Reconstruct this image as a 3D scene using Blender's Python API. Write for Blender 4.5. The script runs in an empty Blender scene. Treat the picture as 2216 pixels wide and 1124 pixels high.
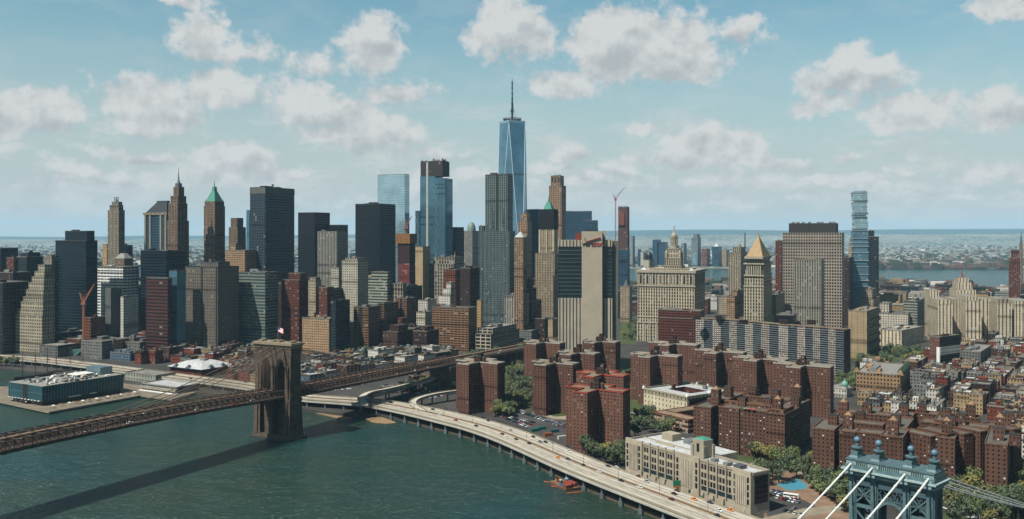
import bpy, math, random
from mathutils import Vector
random.seed(7)
R = math.radians
sc = bpy.context.scene
F, HZ, CX, H = 1950.0, 508.0, 1108.0, 178.0      # focal length, horizon row, centre column of the photo, camera height in metres

# ---------------------------------------------------------------- camera, sky, sun, exposure
cam_d = bpy.data.cameras.new('camera'); cam = bpy.data.objects.new('camera', cam_d)
sc.collection.objects.link(cam); sc.camera = cam
cam.location = (0, 0, H); cam.rotation_euler = (R(90), 0, 0)
cam_d.sensor_width = 36; cam_d.lens = 36*F/2216; cam_d.shift_y = -(562-HZ)/2216
cam_d.clip_start = 1; cam_d.clip_end = 90000
SUN_AZ, SUN_EL = 50.0, 54.0                       # degrees left of straight behind the camera, elevation
sd = bpy.data.lights.new('sun', 'SUN'); so = bpy.data.objects.new('sun', sd); sc.collection.objects.link(so)
sd.energy = 5.0; sd.angle = R(0.5); sd.color = (1.0, 0.955, 0.895)
sv = Vector((-math.sin(R(SUN_AZ))*math.cos(R(SUN_EL)), -math.cos(R(SUN_AZ))*math.cos(R(SUN_EL)), math.sin(R(SUN_EL))))
so.rotation_euler = sv.to_track_quat('Z', 'Y').to_euler()
sc.view_settings.view_transform = 'Standard'; sc.view_settings.look = 'None'
sc.view_settings.exposure = 0.86; sc.view_settings.gamma = 1
cy = sc.cycles
cy.max_bounces = 5; cy.diffuse_bounces = 2; cy.glossy_bounces = 3; cy.transmission_bounces = 2; cy.volume_bounces = 1
cy.transparent_max_bounces = 6; cy.sample_clamp_indirect = 3; cy.caustics_reflective = False; cy.caustics_refractive = False
cy.use_denoising = True

world = bpy.data.worlds.new('World'); sc.world = world; world.use_nodes = True
nt = world.node_tree; N = nt.nodes; L = nt.links; N.clear()
def nd(t, **k):
    n = N.new(t)
    for a, b in k.items(): setattr(n, a, b)
    return n
def mth(op, a, b=None, c=None, clamp=False):
    n = nd('ShaderNodeMath', operation=op); n.use_clamp = clamp
    for i, v in enumerate((a, b, c)):
        if v is None: continue
        if isinstance(v, (int, float)): n.inputs[i].default_value = v
        else: L.new(v, n.inputs[i])
    return n.outputs[0]
def vm(op, a, b=None):
    n = nd('ShaderNodeVectorMath', operation=op)
    for i, v in enumerate((a, b)):
        if v is None: continue
        if isinstance(v, tuple): n.inputs[i].default_value = v
        else: L.new(v, n.inputs[i])
    return n.outputs['Value' if op == 'LENGTH' else 'Vector']
sky = nd('ShaderNodeTexSky', sky_type='NISHITA', sun_disc=False)
sky.sun_elevation = R(SUN_EL); sky.sun_rotation = R(180+SUN_AZ); sky.altitude = 100; sky.air_density = 1.0; sky.dust_density = 1.6; sky.ozone_density = 1.6
tc = nd('ShaderNodeTexCoord'); sep = nd('ShaderNodeSeparateXYZ'); L.new(tc.outputs['Generated'], sep.inputs[0])
az = mth('ARCTAN2', sep.outputs[0], sep.outputs[1]); el = mth('ARCSINE', sep.outputs[2])
cmb = nd('ShaderNodeCombineXYZ'); L.new(az, cmb.inputs[0]); L.new(el, cmb.inputs[1])
def noise(vec, scale, detail, rough=.55):
    n = nd('ShaderNodeTexNoise'); n.inputs['Scale'].default_value = scale; n.inputs['Detail'].default_value = detail
    n.inputs['Roughness'].default_value = rough; L.new(vec, n.inputs['Vector']); return n
wn = noise(vm('MULTIPLY', cmb.outputs[0], (1, 1.35, 1)), 14, 7, .6)
warp = vm('MULTIPLY', vm('SUBTRACT', wn.outputs['Color'], (.5, .5, .5)), (.075, .05, 0))
P = vm('ADD', cmb.outputs[0], warp)
# cumulus clouds of that afternoon: centre column, row, half width, half height, strength
CL = [(80,245,92,48,1),(430,72,58,48,.85),(540,100,60,34,.6),(330,215,105,62,1.05),(480,190,130,45,.75),(300,278,80,28,.75),
 (680,140,65,38,.55),(810,95,78,58,.95),(700,235,130,40,.8),(860,192,90,30,.8),(790,285,140,42,1),(310,333,110,15,.7),(195,378,85,20,.6),
 (180,398,100,10,.6),(515,345,90,36,.9),(640,366,55,18,.7),(1110,70,100,68,1),(1380,90,170,78,1.15),(1230,180,90,26,.9),(1460,140,120,40,.8),
 (1612,72,52,36,.75),(1840,165,105,44,.95),(1780,225,70,16,.7),(1970,240,90,40,.95),(2055,205,50,24,.5),(2180,235,80,44,.95),
 (2170,20,90,28,.9),(385,0,60,14,.7),(1225,330,36,24,.9),(1520,320,78,46,1.05),(1610,320,58,34,.9),(1480,345,70,28,.8),(1330,365,60,22,.7),
 (1395,275,34,20,.5),(1180,365,70,20,.6),(1640,358,120,20,.7),(1250,390,150,18,.6),(935,335,60,20,.6),(1380,335,30,18,.5),(1830,338,48,14,.65),
 (1800,392,90,14,.5),(1980,400,90,12,.4),(2150,360,90,18,.4),(900,400,110,30,.5),(1560,400,150,12,.45),(60,410,70,14,.35),(1640,440,220,12,.3),
 (1960,300,80,12,.4),(1950,365,40,8,.4),(2080,420,120,10,.35),(700,430,140,12,.25),(1020,380,60,24,.5)]
fld = low = None
for (x, y, rx, ry, w) in CL:
    a = math.atan((x-CX)/F); e = math.atan((HZ-y)/math.hypot(F, x-CX)); sx = rx*1.22/F; sy = ry*1.2/F
    v1 = vm('MULTIPLY', vm('SUBTRACT', P, (a, e, 0)), (1/sx, 1/sy, 0))
    s1 = mth('MULTIPLY', mth('SUBTRACT', 1.0, vm('LENGTH', v1)), w)
    s2 = mth('MULTIPLY', mth('SUBTRACT', 1.0, vm('LENGTH', vm('ADD', v1, (-.12, .62, 0)))), w)
    fld = s1 if fld is None else mth('MAXIMUM', fld, s1)
    low = s2 if low is None else mth('MAXIMUM', low, s2)
fn = noise(cmb.outputs[0], 27, 9, .56); fn2 = noise(vm('ADD', cmb.outputs[0], (.006, -.012, 0)), 27, 6, .55)
bn = noise(P, 13, 4, .55)
fn3 = noise(cmb.outputs[0], 90, 5, .6)
dens = mth('ADD', mth('ADD', fld, mth('MULTIPLY', mth('SUBTRACT', fn3.outputs[0], .5), .72)), mth('MULTIPLY', mth('SUBTRACT', fn.outputs[0], .5), 1.15))
def mr(v, a, b, c=0., d=1.):
    n = nd('ShaderNodeMapRange', interpolation_type='SMOOTHSTEP'); L.new(v, n.inputs[0])
    for i, q in enumerate((a, b, c, d)): n.inputs[i+1].default_value = q
    return n.outputs[0]
alpha = mr(dens, -0.02, 0.42, 0, .93)
relief = mth('MULTIPLY', mth('SUBTRACT', fn.outputs[0], fn2.outputs[0]), 3.4)
shade = mth('ADD', mth('MULTIPLY', mr(low, 0.05, 0.7), .62), mth('MULTIPLY', mr(bn.outputs[0], .45, .75), .18))
shade = mth('SUBTRACT', shade, relief, clamp=True)
def rgbmix(fac, a, b):
    n = nd('ShaderNodeMix', data_type='RGBA')
    if isinstance(fac, float): n.inputs[0].default_value = fac
    else: L.new(fac, n.inputs[0])
    for i, q in ((6, a), (7, b)):
        if isinstance(q, tuple): n.inputs[i].default_value = (*q, 1)
        else: L.new(q, n.inputs[i])
    return n.outputs[2]
cc = rgbmix(shade, (7.5, 7.5, 7.4), (4.9, 5.25, 5.4))
skc = nd('ShaderNodeMix', data_type='RGBA', blend_type='MULTIPLY'); skc.inputs[0].default_value = 1
L.new(sky.outputs[0], skc.inputs[6]); skc.inputs[7].default_value = (1.08, 1.46, 1.24, 1)
hz = rgbmix(mr(el, 0.0, 0.27, .95, 0.0), skc.outputs[2], (5.7, 6.15, 6.2))   # thin bright haze low in the sky
wsp = noise(vm('MULTIPLY', P, (1, 3.4, 1)), 8, 9, .6)
alpha = mth('MAXIMUM', alpha, mth('MULTIPLY', mr(wsp.outputs[0], .44, .64), mr(el, .17, .06, .13, .85)))
alow = mth('MULTIPLY', alpha, mr(el, 0.0, 0.05, .35, 1))
fin = rgbmix(alow, hz, cc)
bg = nd('ShaderNodeBackground'); bg.inputs[1].default_value = 0.05; L.new(fin, bg.inputs[0])
wo = nd('ShaderNodeOutputWorld'); L.new(bg.outputs[0], wo.inputs[0])
world.cycles.sampling_method = 'MANUAL'; world.cycles.sample_map_resolution = 512

# ---------------------------------------------------------------- helpers
ALB = .365                              # the photo's sunlit values are brighter than real surface colours
def dim(c, keep=False):                 # whites stay near 0.7, everything else drops to its real base colour
    if keep: return tuple(c)
    l = max(0, min(1, (min(c)-.40)/.25)); k = ALB+(.74-ALB)*l; return tuple(q*k for q in c)
def S(r, g, b):
    f = lambda c: (c/255/12.92) if c <= 10 else ((c/255+.055)/1.055)**2.4
    return (f(r), f(g), f(b))
def W(px, py, z=3.0):                 # point of the plane at height z seen at a place in the photo
    Y = (H-z)*F/(py-HZ); return ((px-CX)*Y/F, Y)
def X(px, Y): return (px-CX)*Y/F
def Zr(row, Y): return H-(row-HZ)*Y/F
col = sc.collection
def link(o, parent=None):
    col.objects.link(o)
    if parent: o.parent = parent
    return o
def tag(o, label=None, cat=None, group=None, kind=None):
    if label: o['label'] = label
    if cat: o['category'] = cat
    if group: o['group'] = group
    if kind: o['kind'] = kind
    return o
def empty(name, loc=(0, 0, 0), rz=0):
    o = bpy.data.objects.new(name, None); o.location = loc; o.rotation_euler = (0, 0, rz); o.empty_display_size = 1
    return link(o)
# --- materials
_m = {}
def nodes_of(name):
    m = bpy.data.materials.new(name); m.use_nodes = True; return m, m.node_tree.nodes, m.node_tree.links
def plain(name, rgb, rough=.8, metal=0., var=.25, scale=.15, bump=0.):
    if name in _m: return _m[name]
    m, n, l = nodes_of(name); b = n['Principled BSDF']
    tcn = n.new('ShaderNodeTexCoord'); no = n.new('ShaderNodeTexNoise'); no.inputs['Scale'].default_value = scale; no.inputs['Detail'].default_value = 6; no.inputs['Roughness'].default_value = .65
    l.new(tcn.outputs['Object'], no.inputs['Vector'])
    rp = n.new('ShaderNodeMapRange'); l.new(no.outputs[0], rp.inputs[0]); rp.inputs[1].default_value = .3; rp.inputs[2].default_value = .7
    rp.inputs[3].default_value = 1-var; rp.inputs[4].default_value = 1+var
    mx = n.new('ShaderNodeMix'); mx.data_type = 'RGBA'; mx.blend_type = 'MULTIPLY'; mx.inputs[0].default_value = 1
    mx.inputs[6].default_value = (*dim(rgb, metal > .4 or name.startswith('car')), 1); oi = n.new('ShaderNodeObjectInfo'); rv = n.new('ShaderNodeMath'); rv.operation = 'MULTIPLY_ADD'; rv.inputs[1].default_value = .24 if var >= .1 else 0; rv.inputs[2].default_value = .88 if var >= .1 else 1; l.new(oi.outputs['Random'], rv.inputs[0])
    rw = n.new('ShaderNodeMath'); rw.operation = 'MULTIPLY'; l.new(rp.outputs[0], rw.inputs[0]); l.new(rv.outputs[0], rw.inputs[1]); l.new(rw.outputs[0], mx.inputs[7]); l.new(mx.outputs[2], b.inputs['Base Color'])
    if rough > .6: b.inputs['Specular IOR Level'].default_value = .2
    b.inputs['Roughness'].default_value = rough; b.inputs['Metallic'].default_value = metal
    if bump:
        bp = n.new('ShaderNodeBump'); bp.inputs['Strength'].default_value = bump; l.new(no.outputs[0], bp.inputs['Height']); l.new(bp.outputs[0], b.inputs['Normal'])
    _m[name] = m; return m
FG = bpy.data.node_groups.new('facade', 'ShaderNodeTree')
def build_fg():
    g = FG; I = g.interface
    for nm, ty, dv in (('Wall', 'C', (.4, .4, .4, 1)), ('Window', 'C', (.03, .04, .05, 1)), ('Spandrel', 'C', (.3, .3, .3, 1)), ('WF', 'F', .5), ('HF', 'F', .5),
                       ('Blind', 'F', .1), ('Metal', 'F', 0.), ('AC', 'F', 0.), ('Rough', 'F', .15), ('Top', 'F', 0.)):
        s = I.new_socket(nm, in_out='INPUT', socket_type='NodeSocketColor' if ty == 'C' else 'NodeSocketFloat'); s.default_value = dv
    I.new_socket('BSDF', in_out='OUTPUT', socket_type='NodeSocketShader')
    n, l = g.nodes, g.links
    gi = n.new('NodeGroupInput'); go = n.new('NodeGroupOutput')
    def m(op, a, b=None, clamp=False):
        k = n.new('ShaderNodeMath'); k.operation = op; k.use_clamp = clamp
        for i, v in enumerate((a, b)):
            if v is None: continue
            if isinstance(v, (int, float)): k.inputs[i].default_value = v
            else: l.new(v, k.inputs[i])
        return k.outputs[0]
    def mix(f, a, b, mode='MIX'):
        k = n.new('ShaderNodeMix'); k.data_type = 'RGBA'; k.blend_type = mode
        for i, v in ((0, f), (6, a), (7, b)):
            if isinstance(v, tuple): k.inputs[i].default_value = v
            elif isinstance(v, (int, float)): k.inputs[i].default_value = v
            else: l.new(v, k.inputs[i])
        return k.outputs[2]
    uv = n.new('ShaderNodeUVMap'); uv.uv_map = 'uv'; sp = n.new('ShaderNodeSeparateXYZ'); l.new(uv.outputs[0], sp.inputs[0])
    u, v = sp.outputs[0], sp.outputs[1]
    fu = m('ABSOLUTE', m('SUBTRACT', m('FRACT', u), .5)); fvr = m('FRACT', v); fv = m('ABSOLUTE', m('SUBTRACT', fvr, .5))
    mu = m('LESS_THAN', fu, m('MULTIPLY', gi.outputs['WF'], .5)); mv = m('LESS_THAN', fv, m('MULTIPLY', gi.outputs['HF'], .5))
    cb = n.new('ShaderNodeCombineXYZ'); l.new(m('FLOOR', u), cb.inputs[0]); l.new(m('FLOOR', v), cb.inputs[1])
    wn = n.new('ShaderNodeTexWhiteNoise'); wn.noise_dimensions = '2D'; l.new(cb.outputs[0], wn.inputs['Vector'])
    rs = n.new('ShaderNodeSeparateColor'); l.new(wn.outputs['Color'], rs.inputs[0])
    tcn = n.new('ShaderNodeTexCoord')
    n1 = n.new('ShaderNodeTexNoise'); n1.inputs['Scale'].default_value = .06; n1.inputs['Detail'].default_value = 5; l.new(tcn.outputs['Object'], n1.inputs['Vector'])
    mp = n.new('ShaderNodeMapping'); mp.inputs['Scale'].default_value = (.5, .5, .03); l.new(tcn.outputs['Object'], mp.inputs[0])
    n2 = n.new('ShaderNodeTexNoise'); n2.inputs['Scale'].default_value = 1.; n2.inputs['Detail'].default_value = 3; l.new(mp.outputs[0], n2.inputs['Vector'])
    dirt = m('ADD', m('MULTIPLY', n1.outputs[0], .7), m('MULTIPLY', n2.outputs[0], .55)); dirt = m('ADD', dirt, .38)
    frow = m('ADD', .94, m('MULTIPLY', rs.outputs[1], .1))
    oi = n.new('ShaderNodeObjectInfo'); w1 = n.new('ShaderNodeTexWhiteNoise'); w1.noise_dimensions = '1D'; l.new(m('FLOOR', v), w1.inputs['W'])
    mech = m('SUBTRACT', 1., m('MULTIPLY', m('LESS_THAN', w1.outputs['Value'], .05), .45))
    dirt = m('MULTIPLY', dirt, m('ADD', .84, m('MULTIPLY', oi.outputs['Random'], .32)))
    wall = mix(1., gi.outputs['Wall'], m('MULTIPLY', dirt, frow), 'MULTIPLY')
    span = mix(1., gi.outputs['Spandrel'], dirt, 'MULTIPLY')
    wincol = mix(1., gi.outputs['Window'], m('ADD', m('ADD', .6, m('MULTIPLY', gi.outputs['Metal'], .3)), m('MULTIPLY', rs.outputs[0], m('MULTIPLY', m('SUBTRACT', 1., gi.outputs['Metal']), .8))), 'MULTIPLY')
    blind = m('LESS_THAN', rs.outputs[2], gi.outputs['Blind'])
    n4 = n.new('ShaderNodeTexNoise'); n4.inputs['Scale'].default_value = .025; n4.inputs['Detail'].default_value = 3; l.new(tcn.outputs['Object'], n4.inputs['Vector'])
    wincol = mix(1., wincol, m('ADD', .35, m('MULTIPLY', n4.outputs[0], 1.3)), 'MULTIPLY')  # broad noise in the pane colour stands in for uneven reflections
    wincol = mix(m('MULTIPLY', blind, .5), wincol, (.24, .23, .2, 1))
    base = mix(mu, wall, span); win = m('MULTIPLY', mu, mv); base = mix(win, base, wincol)
    acm = m('MULTIPLY', m('LESS_THAN', fu, .17), m('LESS_THAN', m('ABSOLUTE', m('SUBTRACT', fvr, .3)), .13))
    acm = m('MULTIPLY', acm, m('LESS_THAN', m('FRACT', m('MULTIPLY', rs.outputs[0], 7.31)), gi.outputs['AC']))
    base = mix(1., base, mech, 'MULTIPLY')
    base = mix(acm, base, (.42, .42, .4, 1))
    glz = m('MULTIPLY', win, m('SUBTRACT', 1., blind))
    b = n.new('ShaderNodeBsdfPrincipled'); l.new(base, b.inputs['Base Color'])
    rg = m('SUBTRACT', .85, m('MULTIPLY', glz, m('SUBTRACT', .85, gi.outputs['Rough']))); l.new(rg, b.inputs['Roughness'])
    l.new(m('MULTIPLY', glz, gi.outputs['Metal']), b.inputs['Metallic'])
    # each pane tilts a little, and wall relief follows the window grid
    tl = n.new('ShaderNodeBump'); tl.inputs['Strength'].default_value = .35; tl.inputs['Distance'].default_value = .6
    l.new(m('MULTIPLY', win, -1.), tl.inputs['Height']); l.new(tl.outputs[0], b.inputs['Normal'])
    l.new(m('ADD', .15, m('MULTIPLY', glz, .35)), b.inputs['Specular IOR Level']); l.new(b.outputs[0], go.inputs[0])
build_fg()
NEAR = ('red_brick_project', 'village_brick', 'deco_school', 'cream_school', 'channel_glass', 'tan_school', 'precast_ribs', 'brick_bands', 'teal_bands', 'drum_cols')
def facade(name, wall, win=(28, 38, 42), span=None, wf=.5, hf=.5, blind=.12, metal=0., bay=3.2, fl=3.5, ac=0., rough=.18):
    if name not in _m:
        m, n, l = nodes_of(name); n.remove(n['Principled BSDF']); g = n.new('ShaderNodeGroup'); g.node_tree = FG
        for k, v in (('Wall', S(*wall)), ('Window', S(*win)), ('Spandrel', S(*(span or wall)))): g.inputs[k].default_value = (*dim(v, k == 'Window' and metal > .4), 1)
        for k, v in (('WF', wf), ('HF', hf), ('Blind', blind*.6), ('Metal', metal), ('AC', ac), ('Rough', rough)): g.inputs[k].default_value = v
        l.new(g.outputs[0], n['Material Output'].inputs[0]); m['bay'] = bay*(1.25 if name not in NEAR else 1); m['fl'] = fl*(1.22 if name not in NEAR else 1); _m[name] = m
    return _m[name]
# --- mesh builder
class MB:
    def __init__(s): s.v = []; s.f = []; s.uv = []; s.o = random.randint(0, 400)*10; s.mi = []
    def quad(s, pts, uvs=None, mi=0):
        k = len(s.v); s.v += [tuple(p) for p in pts]; s.f.append(tuple(range(k, k+len(pts)))); s.uv += uvs or [(0, 0)]*len(pts); s.mi.append(mi)
    def walls(s, poly, z0, z1, bay=3.2, fl=3.5, poly1=None, mi=0):
        n = len(poly); q = poly1 or poly; nf = max(1, round((z1-z0)/fl)); s.o += 50
        for i in range(n):
            a, b = poly[i], poly[(i+1) % n]; c, d = q[(i+1) % n], q[i]
            nb = max(1, round(math.dist(a, b)/bay)); o = s.o+i*37
            s.quad([(*a, z0), (*b, z0), (*c, z1), (*d, z1)], [(o, o), (o+nb, o), (o+nb, o+nf), (o, o+nf)], mi)
    def cap(s, poly, z, mi=0): s.quad([(*p, z) for p in poly], None, mi)
    def prism(s, poly, z0, z1, bay=3.2, fl=3.5, poly1=None, mi=0, bottom=False):
        s.walls(poly, z0, z1, bay, fl, poly1, mi); s.cap(poly1 or poly, z1, mi)
        if bottom: s.cap(poly[::-1], z0, mi)
    def box(s, x0, x1, y0, y1, z0, z1, bottom=True): s.prism([(x0, y0), (x1, y0), (x1, y1), (x0, y1)], z0, z1, bottom=bottom)
    def cyl(s, x, y, r, z0, z1, n=12, r1=None, bottom=False):
        c = lambda rr: [(x+rr*math.cos(2*math.pi*i/n), y+rr*math.sin(2*math.pi*i/n)) for i in range(n)]
        s.prism(c(r), z0, z1, poly1=c(r if r1 is None else max(r1, .01)), bottom=bottom)
    def dome(s, x, y, r, z0, hh, n=14, k=5):
        for j in range(k):
            a, b = math.pi/2*j/k, math.pi/2*(j+1)/k
            s.cyl(x, y, r*math.cos(a), z0+hh*math.sin(a), z0+hh*math.sin(b), n, r*math.cos(b))
    def bar(s, p, q, w, hgt=None):          # square bar between two points
        p, q = Vector(p), Vector(q); d = (q-p).normalized(); up = Vector((0, 0, 1)) if abs(d.z) < .95 else Vector((1, 0, 0))
        a = d.cross(up).normalized()*w/2; b = a.cross(d).normalized()*(hgt or w)/2
        c0 = [p+a+b, p-a+b, p-a-b, p+a-b]; c1 = [x+(q-p) for x in c0]
        for i in range(4): j = (i+1) % 4; s.quad([c0[i], c0[j], c1[j], c1[i]])
        s.quad(c0[::-1]); s.quad(c1)
    def tube(s, pts, r, n=6):
        rings = []
        for i, p in enumerate(pts):
            p = Vector(p); d = (Vector(pts[min(i+1, len(pts)-1)])-Vector(pts[max(i-1, 0)])).normalized()
            a = d.cross(Vector((0, 0, 1))).normalized(); b = a.cross(d)
            rings.append([p+(a*math.cos(t)+b*math.sin(t))*r for t in [2*math.pi*k/n for k in range(n)]])
        for i in range(len(rings)-1):
            for k in range(n): s.quad([rings[i][k], rings[i][(k+1) % n], rings[i+1][(k+1) % n], rings[i+1][k]])
    def mesh(s, name, *mats):
        me = bpy.data.meshes.new(name); me.from_pydata(s.v, [], s.f)
        ul = me.uv_layers.new(name='uv'); ul.data.foreach_set('uv', [c for t in s.uv for c in t])
        for m in mats: me.materials.append(m)
        me.polygons.foreach_set('material_index', s.mi); me.update(); return me
    def build(s, name, mat, parent=None):
        return link(bpy.data.objects.new(name, s.mesh(name, *(mat if isinstance(mat, tuple) else (mat,)))), parent)
FOOT = []                                   # footprints, so that trees and small houses keep clear of them
def inside(p, poly):
    c = False; n = len(poly)
    for i in range(n):
        (x1, y1), (x2, y2) = poly[i], poly[(i+1) % n]
        if (y1 > p[1]) != (y2 > p[1]) and p[0] < (x2-x1)*(p[1]-y1)/(y2-y1)+x1: c = not c
    return c
def free(p, pad=0):
    pts = [p] + ([(p[0]+pad*math.cos(a), p[1]+pad*math.sin(a)) for a in (0, 1.57, 3.14, 4.71)] if pad else [])
    return not any(inside(q, f) for f in FOOT for q in pts)
def dup(root, loc, rz=0, sc_=None, label=None, group=None):
    r = root.copy(); col.objects.link(r); r.location = loc; r.rotation_euler = (0, 0, rz)
    if sc_: r.scale = (sc_, sc_, sc_)
    if label: r['label'] = label
    if group: r['group'] = group
    for ch in root.children:
        c = ch.copy(); col.objects.link(c); c.parent = r
    return r
ORD = 'first second third fourth fifth sixth seventh eighth ninth tenth eleventh twelfth thirteenth fourteenth fifteenth sixteenth seventeenth eighteenth nineteenth twentieth'.split()
def ordw(i):
    if i < 20: return ORD[i]
    t = ['twenty', 'thirty', 'forty', 'fifty', 'sixty', 'seventy', 'eighty', 'ninety'][(i+1)//10-2]; k = (i+1) % 10
    return (t[:-1]+'ieth') if k == 0 else t+'-'+ORD[k-1]
# --- roof materials
ROOFS = {k: plain('roof_'+k, S(*v), .9, 0, .3, .25) for k, v in dict(grey=(118, 114, 106), white=(188, 189, 187), dark=(62, 60, 58), tan=(160, 140, 115), brown=(96, 78, 66), green=(105, 160, 140), red=(140, 70, 52), pale=(165, 160, 150), copper=(176, 128, 84)).items()}
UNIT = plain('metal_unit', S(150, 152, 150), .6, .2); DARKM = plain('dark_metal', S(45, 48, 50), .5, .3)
TANK = plain('tank_wood', S(92, 76, 62), .9); STEEL = plain('steel_grey', S(120, 124, 126), .5, .4)
def rect(u0, u1, v0, v1): return [(u0, v0), (u1, v0), (u1, v1), (u0, v1)]
def water_tank(root, x, y, z, r=2.0, hh=4.2):
    m = MB(); m.cyl(x, y, r, z+3, z+3+hh, 12, bottom=True); m.cyl(x, y, r*1.06, z+3+hh, z+4.6+hh, 12, .1)
    for a in (0, 1.57, 3.14, 4.71): m.bar((x+r*.7*math.cos(a), y+r*.7*math.sin(a), z), (x+r*.7*math.cos(a), y+r*.7*math.sin(a), z+3), .35)
    return m.build('water_tank', TANK, root)
class Bl: pass
def frame(root_name, x, y, th, label, cat, group=None):
    o = empty(root_name, (x, y, 0), -R(th)); return tag(o, label, cat, group)
def bld(name, label, pl, pc, pr, Y, top, mat, th=25, tiers=None, roof='grey', clutter=2, cat='building', group=None, base=2.5, depth=None, parapet=True, tank=0, minor=False):
    """a block whose near corner stands at column pc and depth Y; left face runs to column pl, right face to pr"""
    s, c = math.sin(R(th)), math.cos(R(th)); Xc = X(pc, Y); kl, kr = (pl-CX)/F, (pr-CX)/F
    w = max(4, (Xc-kl*Y)/(c+kl*s)); den = s-kr*c
    d = depth or (min(95, (kr*Y-Xc)/den) if den > .04 and pr > pc+1 else w*.8)
    d = max(6, d); z1 = Zr(top, Y)
    b = Bl(); b.w, b.d, b.z, b.x, b.y, b.th = w, d, z1, Xc, Y, th
    loc = lambda u, v: (Xc+u*c+v*s, Y-u*s+v*c); b.loc = loc
    FOOT.append([loc(*p) for p in rect(-w-1, 1, -1, d+1)])
    root = frame(name, Xc, Y, th, label, cat, group); b.root = root
    bay, fl = mat['bay'], mat['fl']; m = MB(); rm = MB(); tl = []
    m.walls(rect(-w, 0, 0, d), base, z1, bay, fl); tl.append((-w, 0, 0, d, z1)); zp = z1
    for t in (tiers or []):
        r_, a0, a1, b0, b1 = t[:5]; zt = Zr(r_, Y); q = (-w+a0*w, -w+a1*w, b0*d, b1*d)
        m.walls(rect(*q), zp-.02, zt, bay, fl); tl.append((*q, zt)); zp = zt
    wl = m.build('wall', mat, root); b.wall = wl
    for q in tl: rm.cap(rect(*q[:4]), q[4]-(.9 if parapet else 0))
    rm.build('roof', ROOFS[roof], root)
    if parapet:
        pm = MB(); t = .45
        for (u0, u1, v0, v1, z) in tl:
            for (i0, i1, j0, j1) in ((u0, u1, v0, v0+t), (u0, u1, v1-t, v1), (u0, u0+t, v0+t, v1-t), (u1-t, u1, v0+t, v1-t)):
                pm.prism(rect(i0-.12 if i0 == u0 else i0, i1+.12 if i1 == u1 else i1, j0-.12 if j0 == v0 else j0, j1+.12 if j1 == v1 else j1), z-1.0, z+.25, bottom=True)
        pm.build('parapet', plain('cope_'+roof, S(*{'white': (190, 188, 180), 'dark': (80, 78, 74)}.get(roof, (140, 134, 122))), .85), root)
    u0, u1, v0, v1, z = tl[-1]; zz = z-(.9 if parapet else 0)
    rnd = random.Random(int(pl*7+Y)); ww, dd = u1-u0, v1-v0
    for i in range(clutter):
        bw, bd, bh = ww*rnd.uniform(.12, .32), dd*rnd.uniform(.15, .35), rnd.uniform(1.6, 5.0) if ww > 12 else 2.4
        bx0 = u0+rnd.uniform(.08, .6)*ww; by0 = v0+rnd.uniform(.1, .55)*dd
        k = MB(); k.prism(rect(bx0, bx0+bw, by0, by0+bd), zz, zz+bh)
        k.build('bulkhead' if i % 2 == 0 else 'rooftop_unit', mat if (i % 2 == 0 and not minor) else UNIT, root)
    for i in range(tank): water_tank(root, u0+ww*(.3+.4*i), v0+dd*.55, zz)
    return b

# ---------------------------------------------------------------- ground, water, far shore, hills
def sheet(name, poly, z, mat, skirt=None, parent=None, **k):
    m = MB(); m.cap(poly, z)
    if skirt is not None: m.walls(poly, skirt, z)
    o = m.build(name, mat, parent)
    if parent is None: tag(o, kind='structure', **k)
    return o
def water_mat():
    m, n, l = nodes_of('river_water'); b = n['Principled BSDF']; b.inputs['Base Color'].default_value = (*S(30, 74, 74), 1)
    b.inputs['Roughness'].default_value = .2; b.inputs['IOR'].default_value = 1.33
    t = n.new('ShaderNodeTexCoord'); hs = []
    for sc_, sx, d, st in ((.26, 2.2, 5, .34), (.035, 1.6, 3, .5), (.006, 1.2, 3, .3)):
        mp = n.new('ShaderNodeMapping'); mp.inputs['Scale'].default_value = (sc_, sc_*sx, 1); mp.inputs['Rotation'].default_value = (0, 0, R(25)); l.new(t.outputs['Object'], mp.inputs[0])
        no = n.new('ShaderNodeTexNoise'); no.inputs['Scale'].default_value = 1; no.inputs['Detail'].default_value = d; no.inputs['Distortion'].default_value = .6; l.new(mp.outputs[0], no.inputs['Vector']); hs.append((no, st))
    bp = n.new('ShaderNodeBump'); bp.inputs['Strength'].default_value = .75; bp.inputs['Distance'].default_value = 3.6; l.new(hs[0][0].outputs[0], bp.inputs['Height'])
    b2 = n.new('ShaderNodeBump'); b2.inputs['Strength'].default_value = .3; b2.inputs['Distance'].default_value = 7; l.new(hs[1][0].outputs[0], b2.inputs['Height']); l.new(bp.outputs[0], b2.inputs['Normal'])
    l.new(b2.outputs[0], b.inputs['Normal'])
    mr_ = n.new('ShaderNodeMapRange'); l.new(hs[2][0].outputs[0], mr_.inputs[0]); mr_.inputs[1].default_value = .35; mr_.inputs[2].default_value = .65
    mx = n.new('ShaderNodeMix'); mx.data_type = 'RGBA'; l.new(mr_.outputs[0], mx.inputs[0]); mx.inputs[6].default_value = (*S(28, 44, 32), 1); mx.inputs[7].default_value = (*S(14, 46, 46), 1)
    l.new(mx.outputs[2], b.inputs['Base Color']); return m
WATER = water_mat()
sheet('water', [(-22000, -700), (22000, -700), (22000, 33000), (-22000, 33000)], 0, WATER)
ASPH = plain('asphalt', S(84, 82, 79), .9, 0, .35, .03); LANDM = plain('city_ground', S(80, 77, 72), .95, 0, .4, .02)
SHORE = [(-2600, 2100), (-1500, 1640), (-780, 1236), (-585, 1140), (-430, 1045), (-300, 975), (-226, 915), (-150, 872), (-128, 878), (-60, 824), (-12, 760), (48, 652), (97, 574), (150, 490), (240, 345), (420, 120), (700, -300), (2200, -300)]
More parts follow.
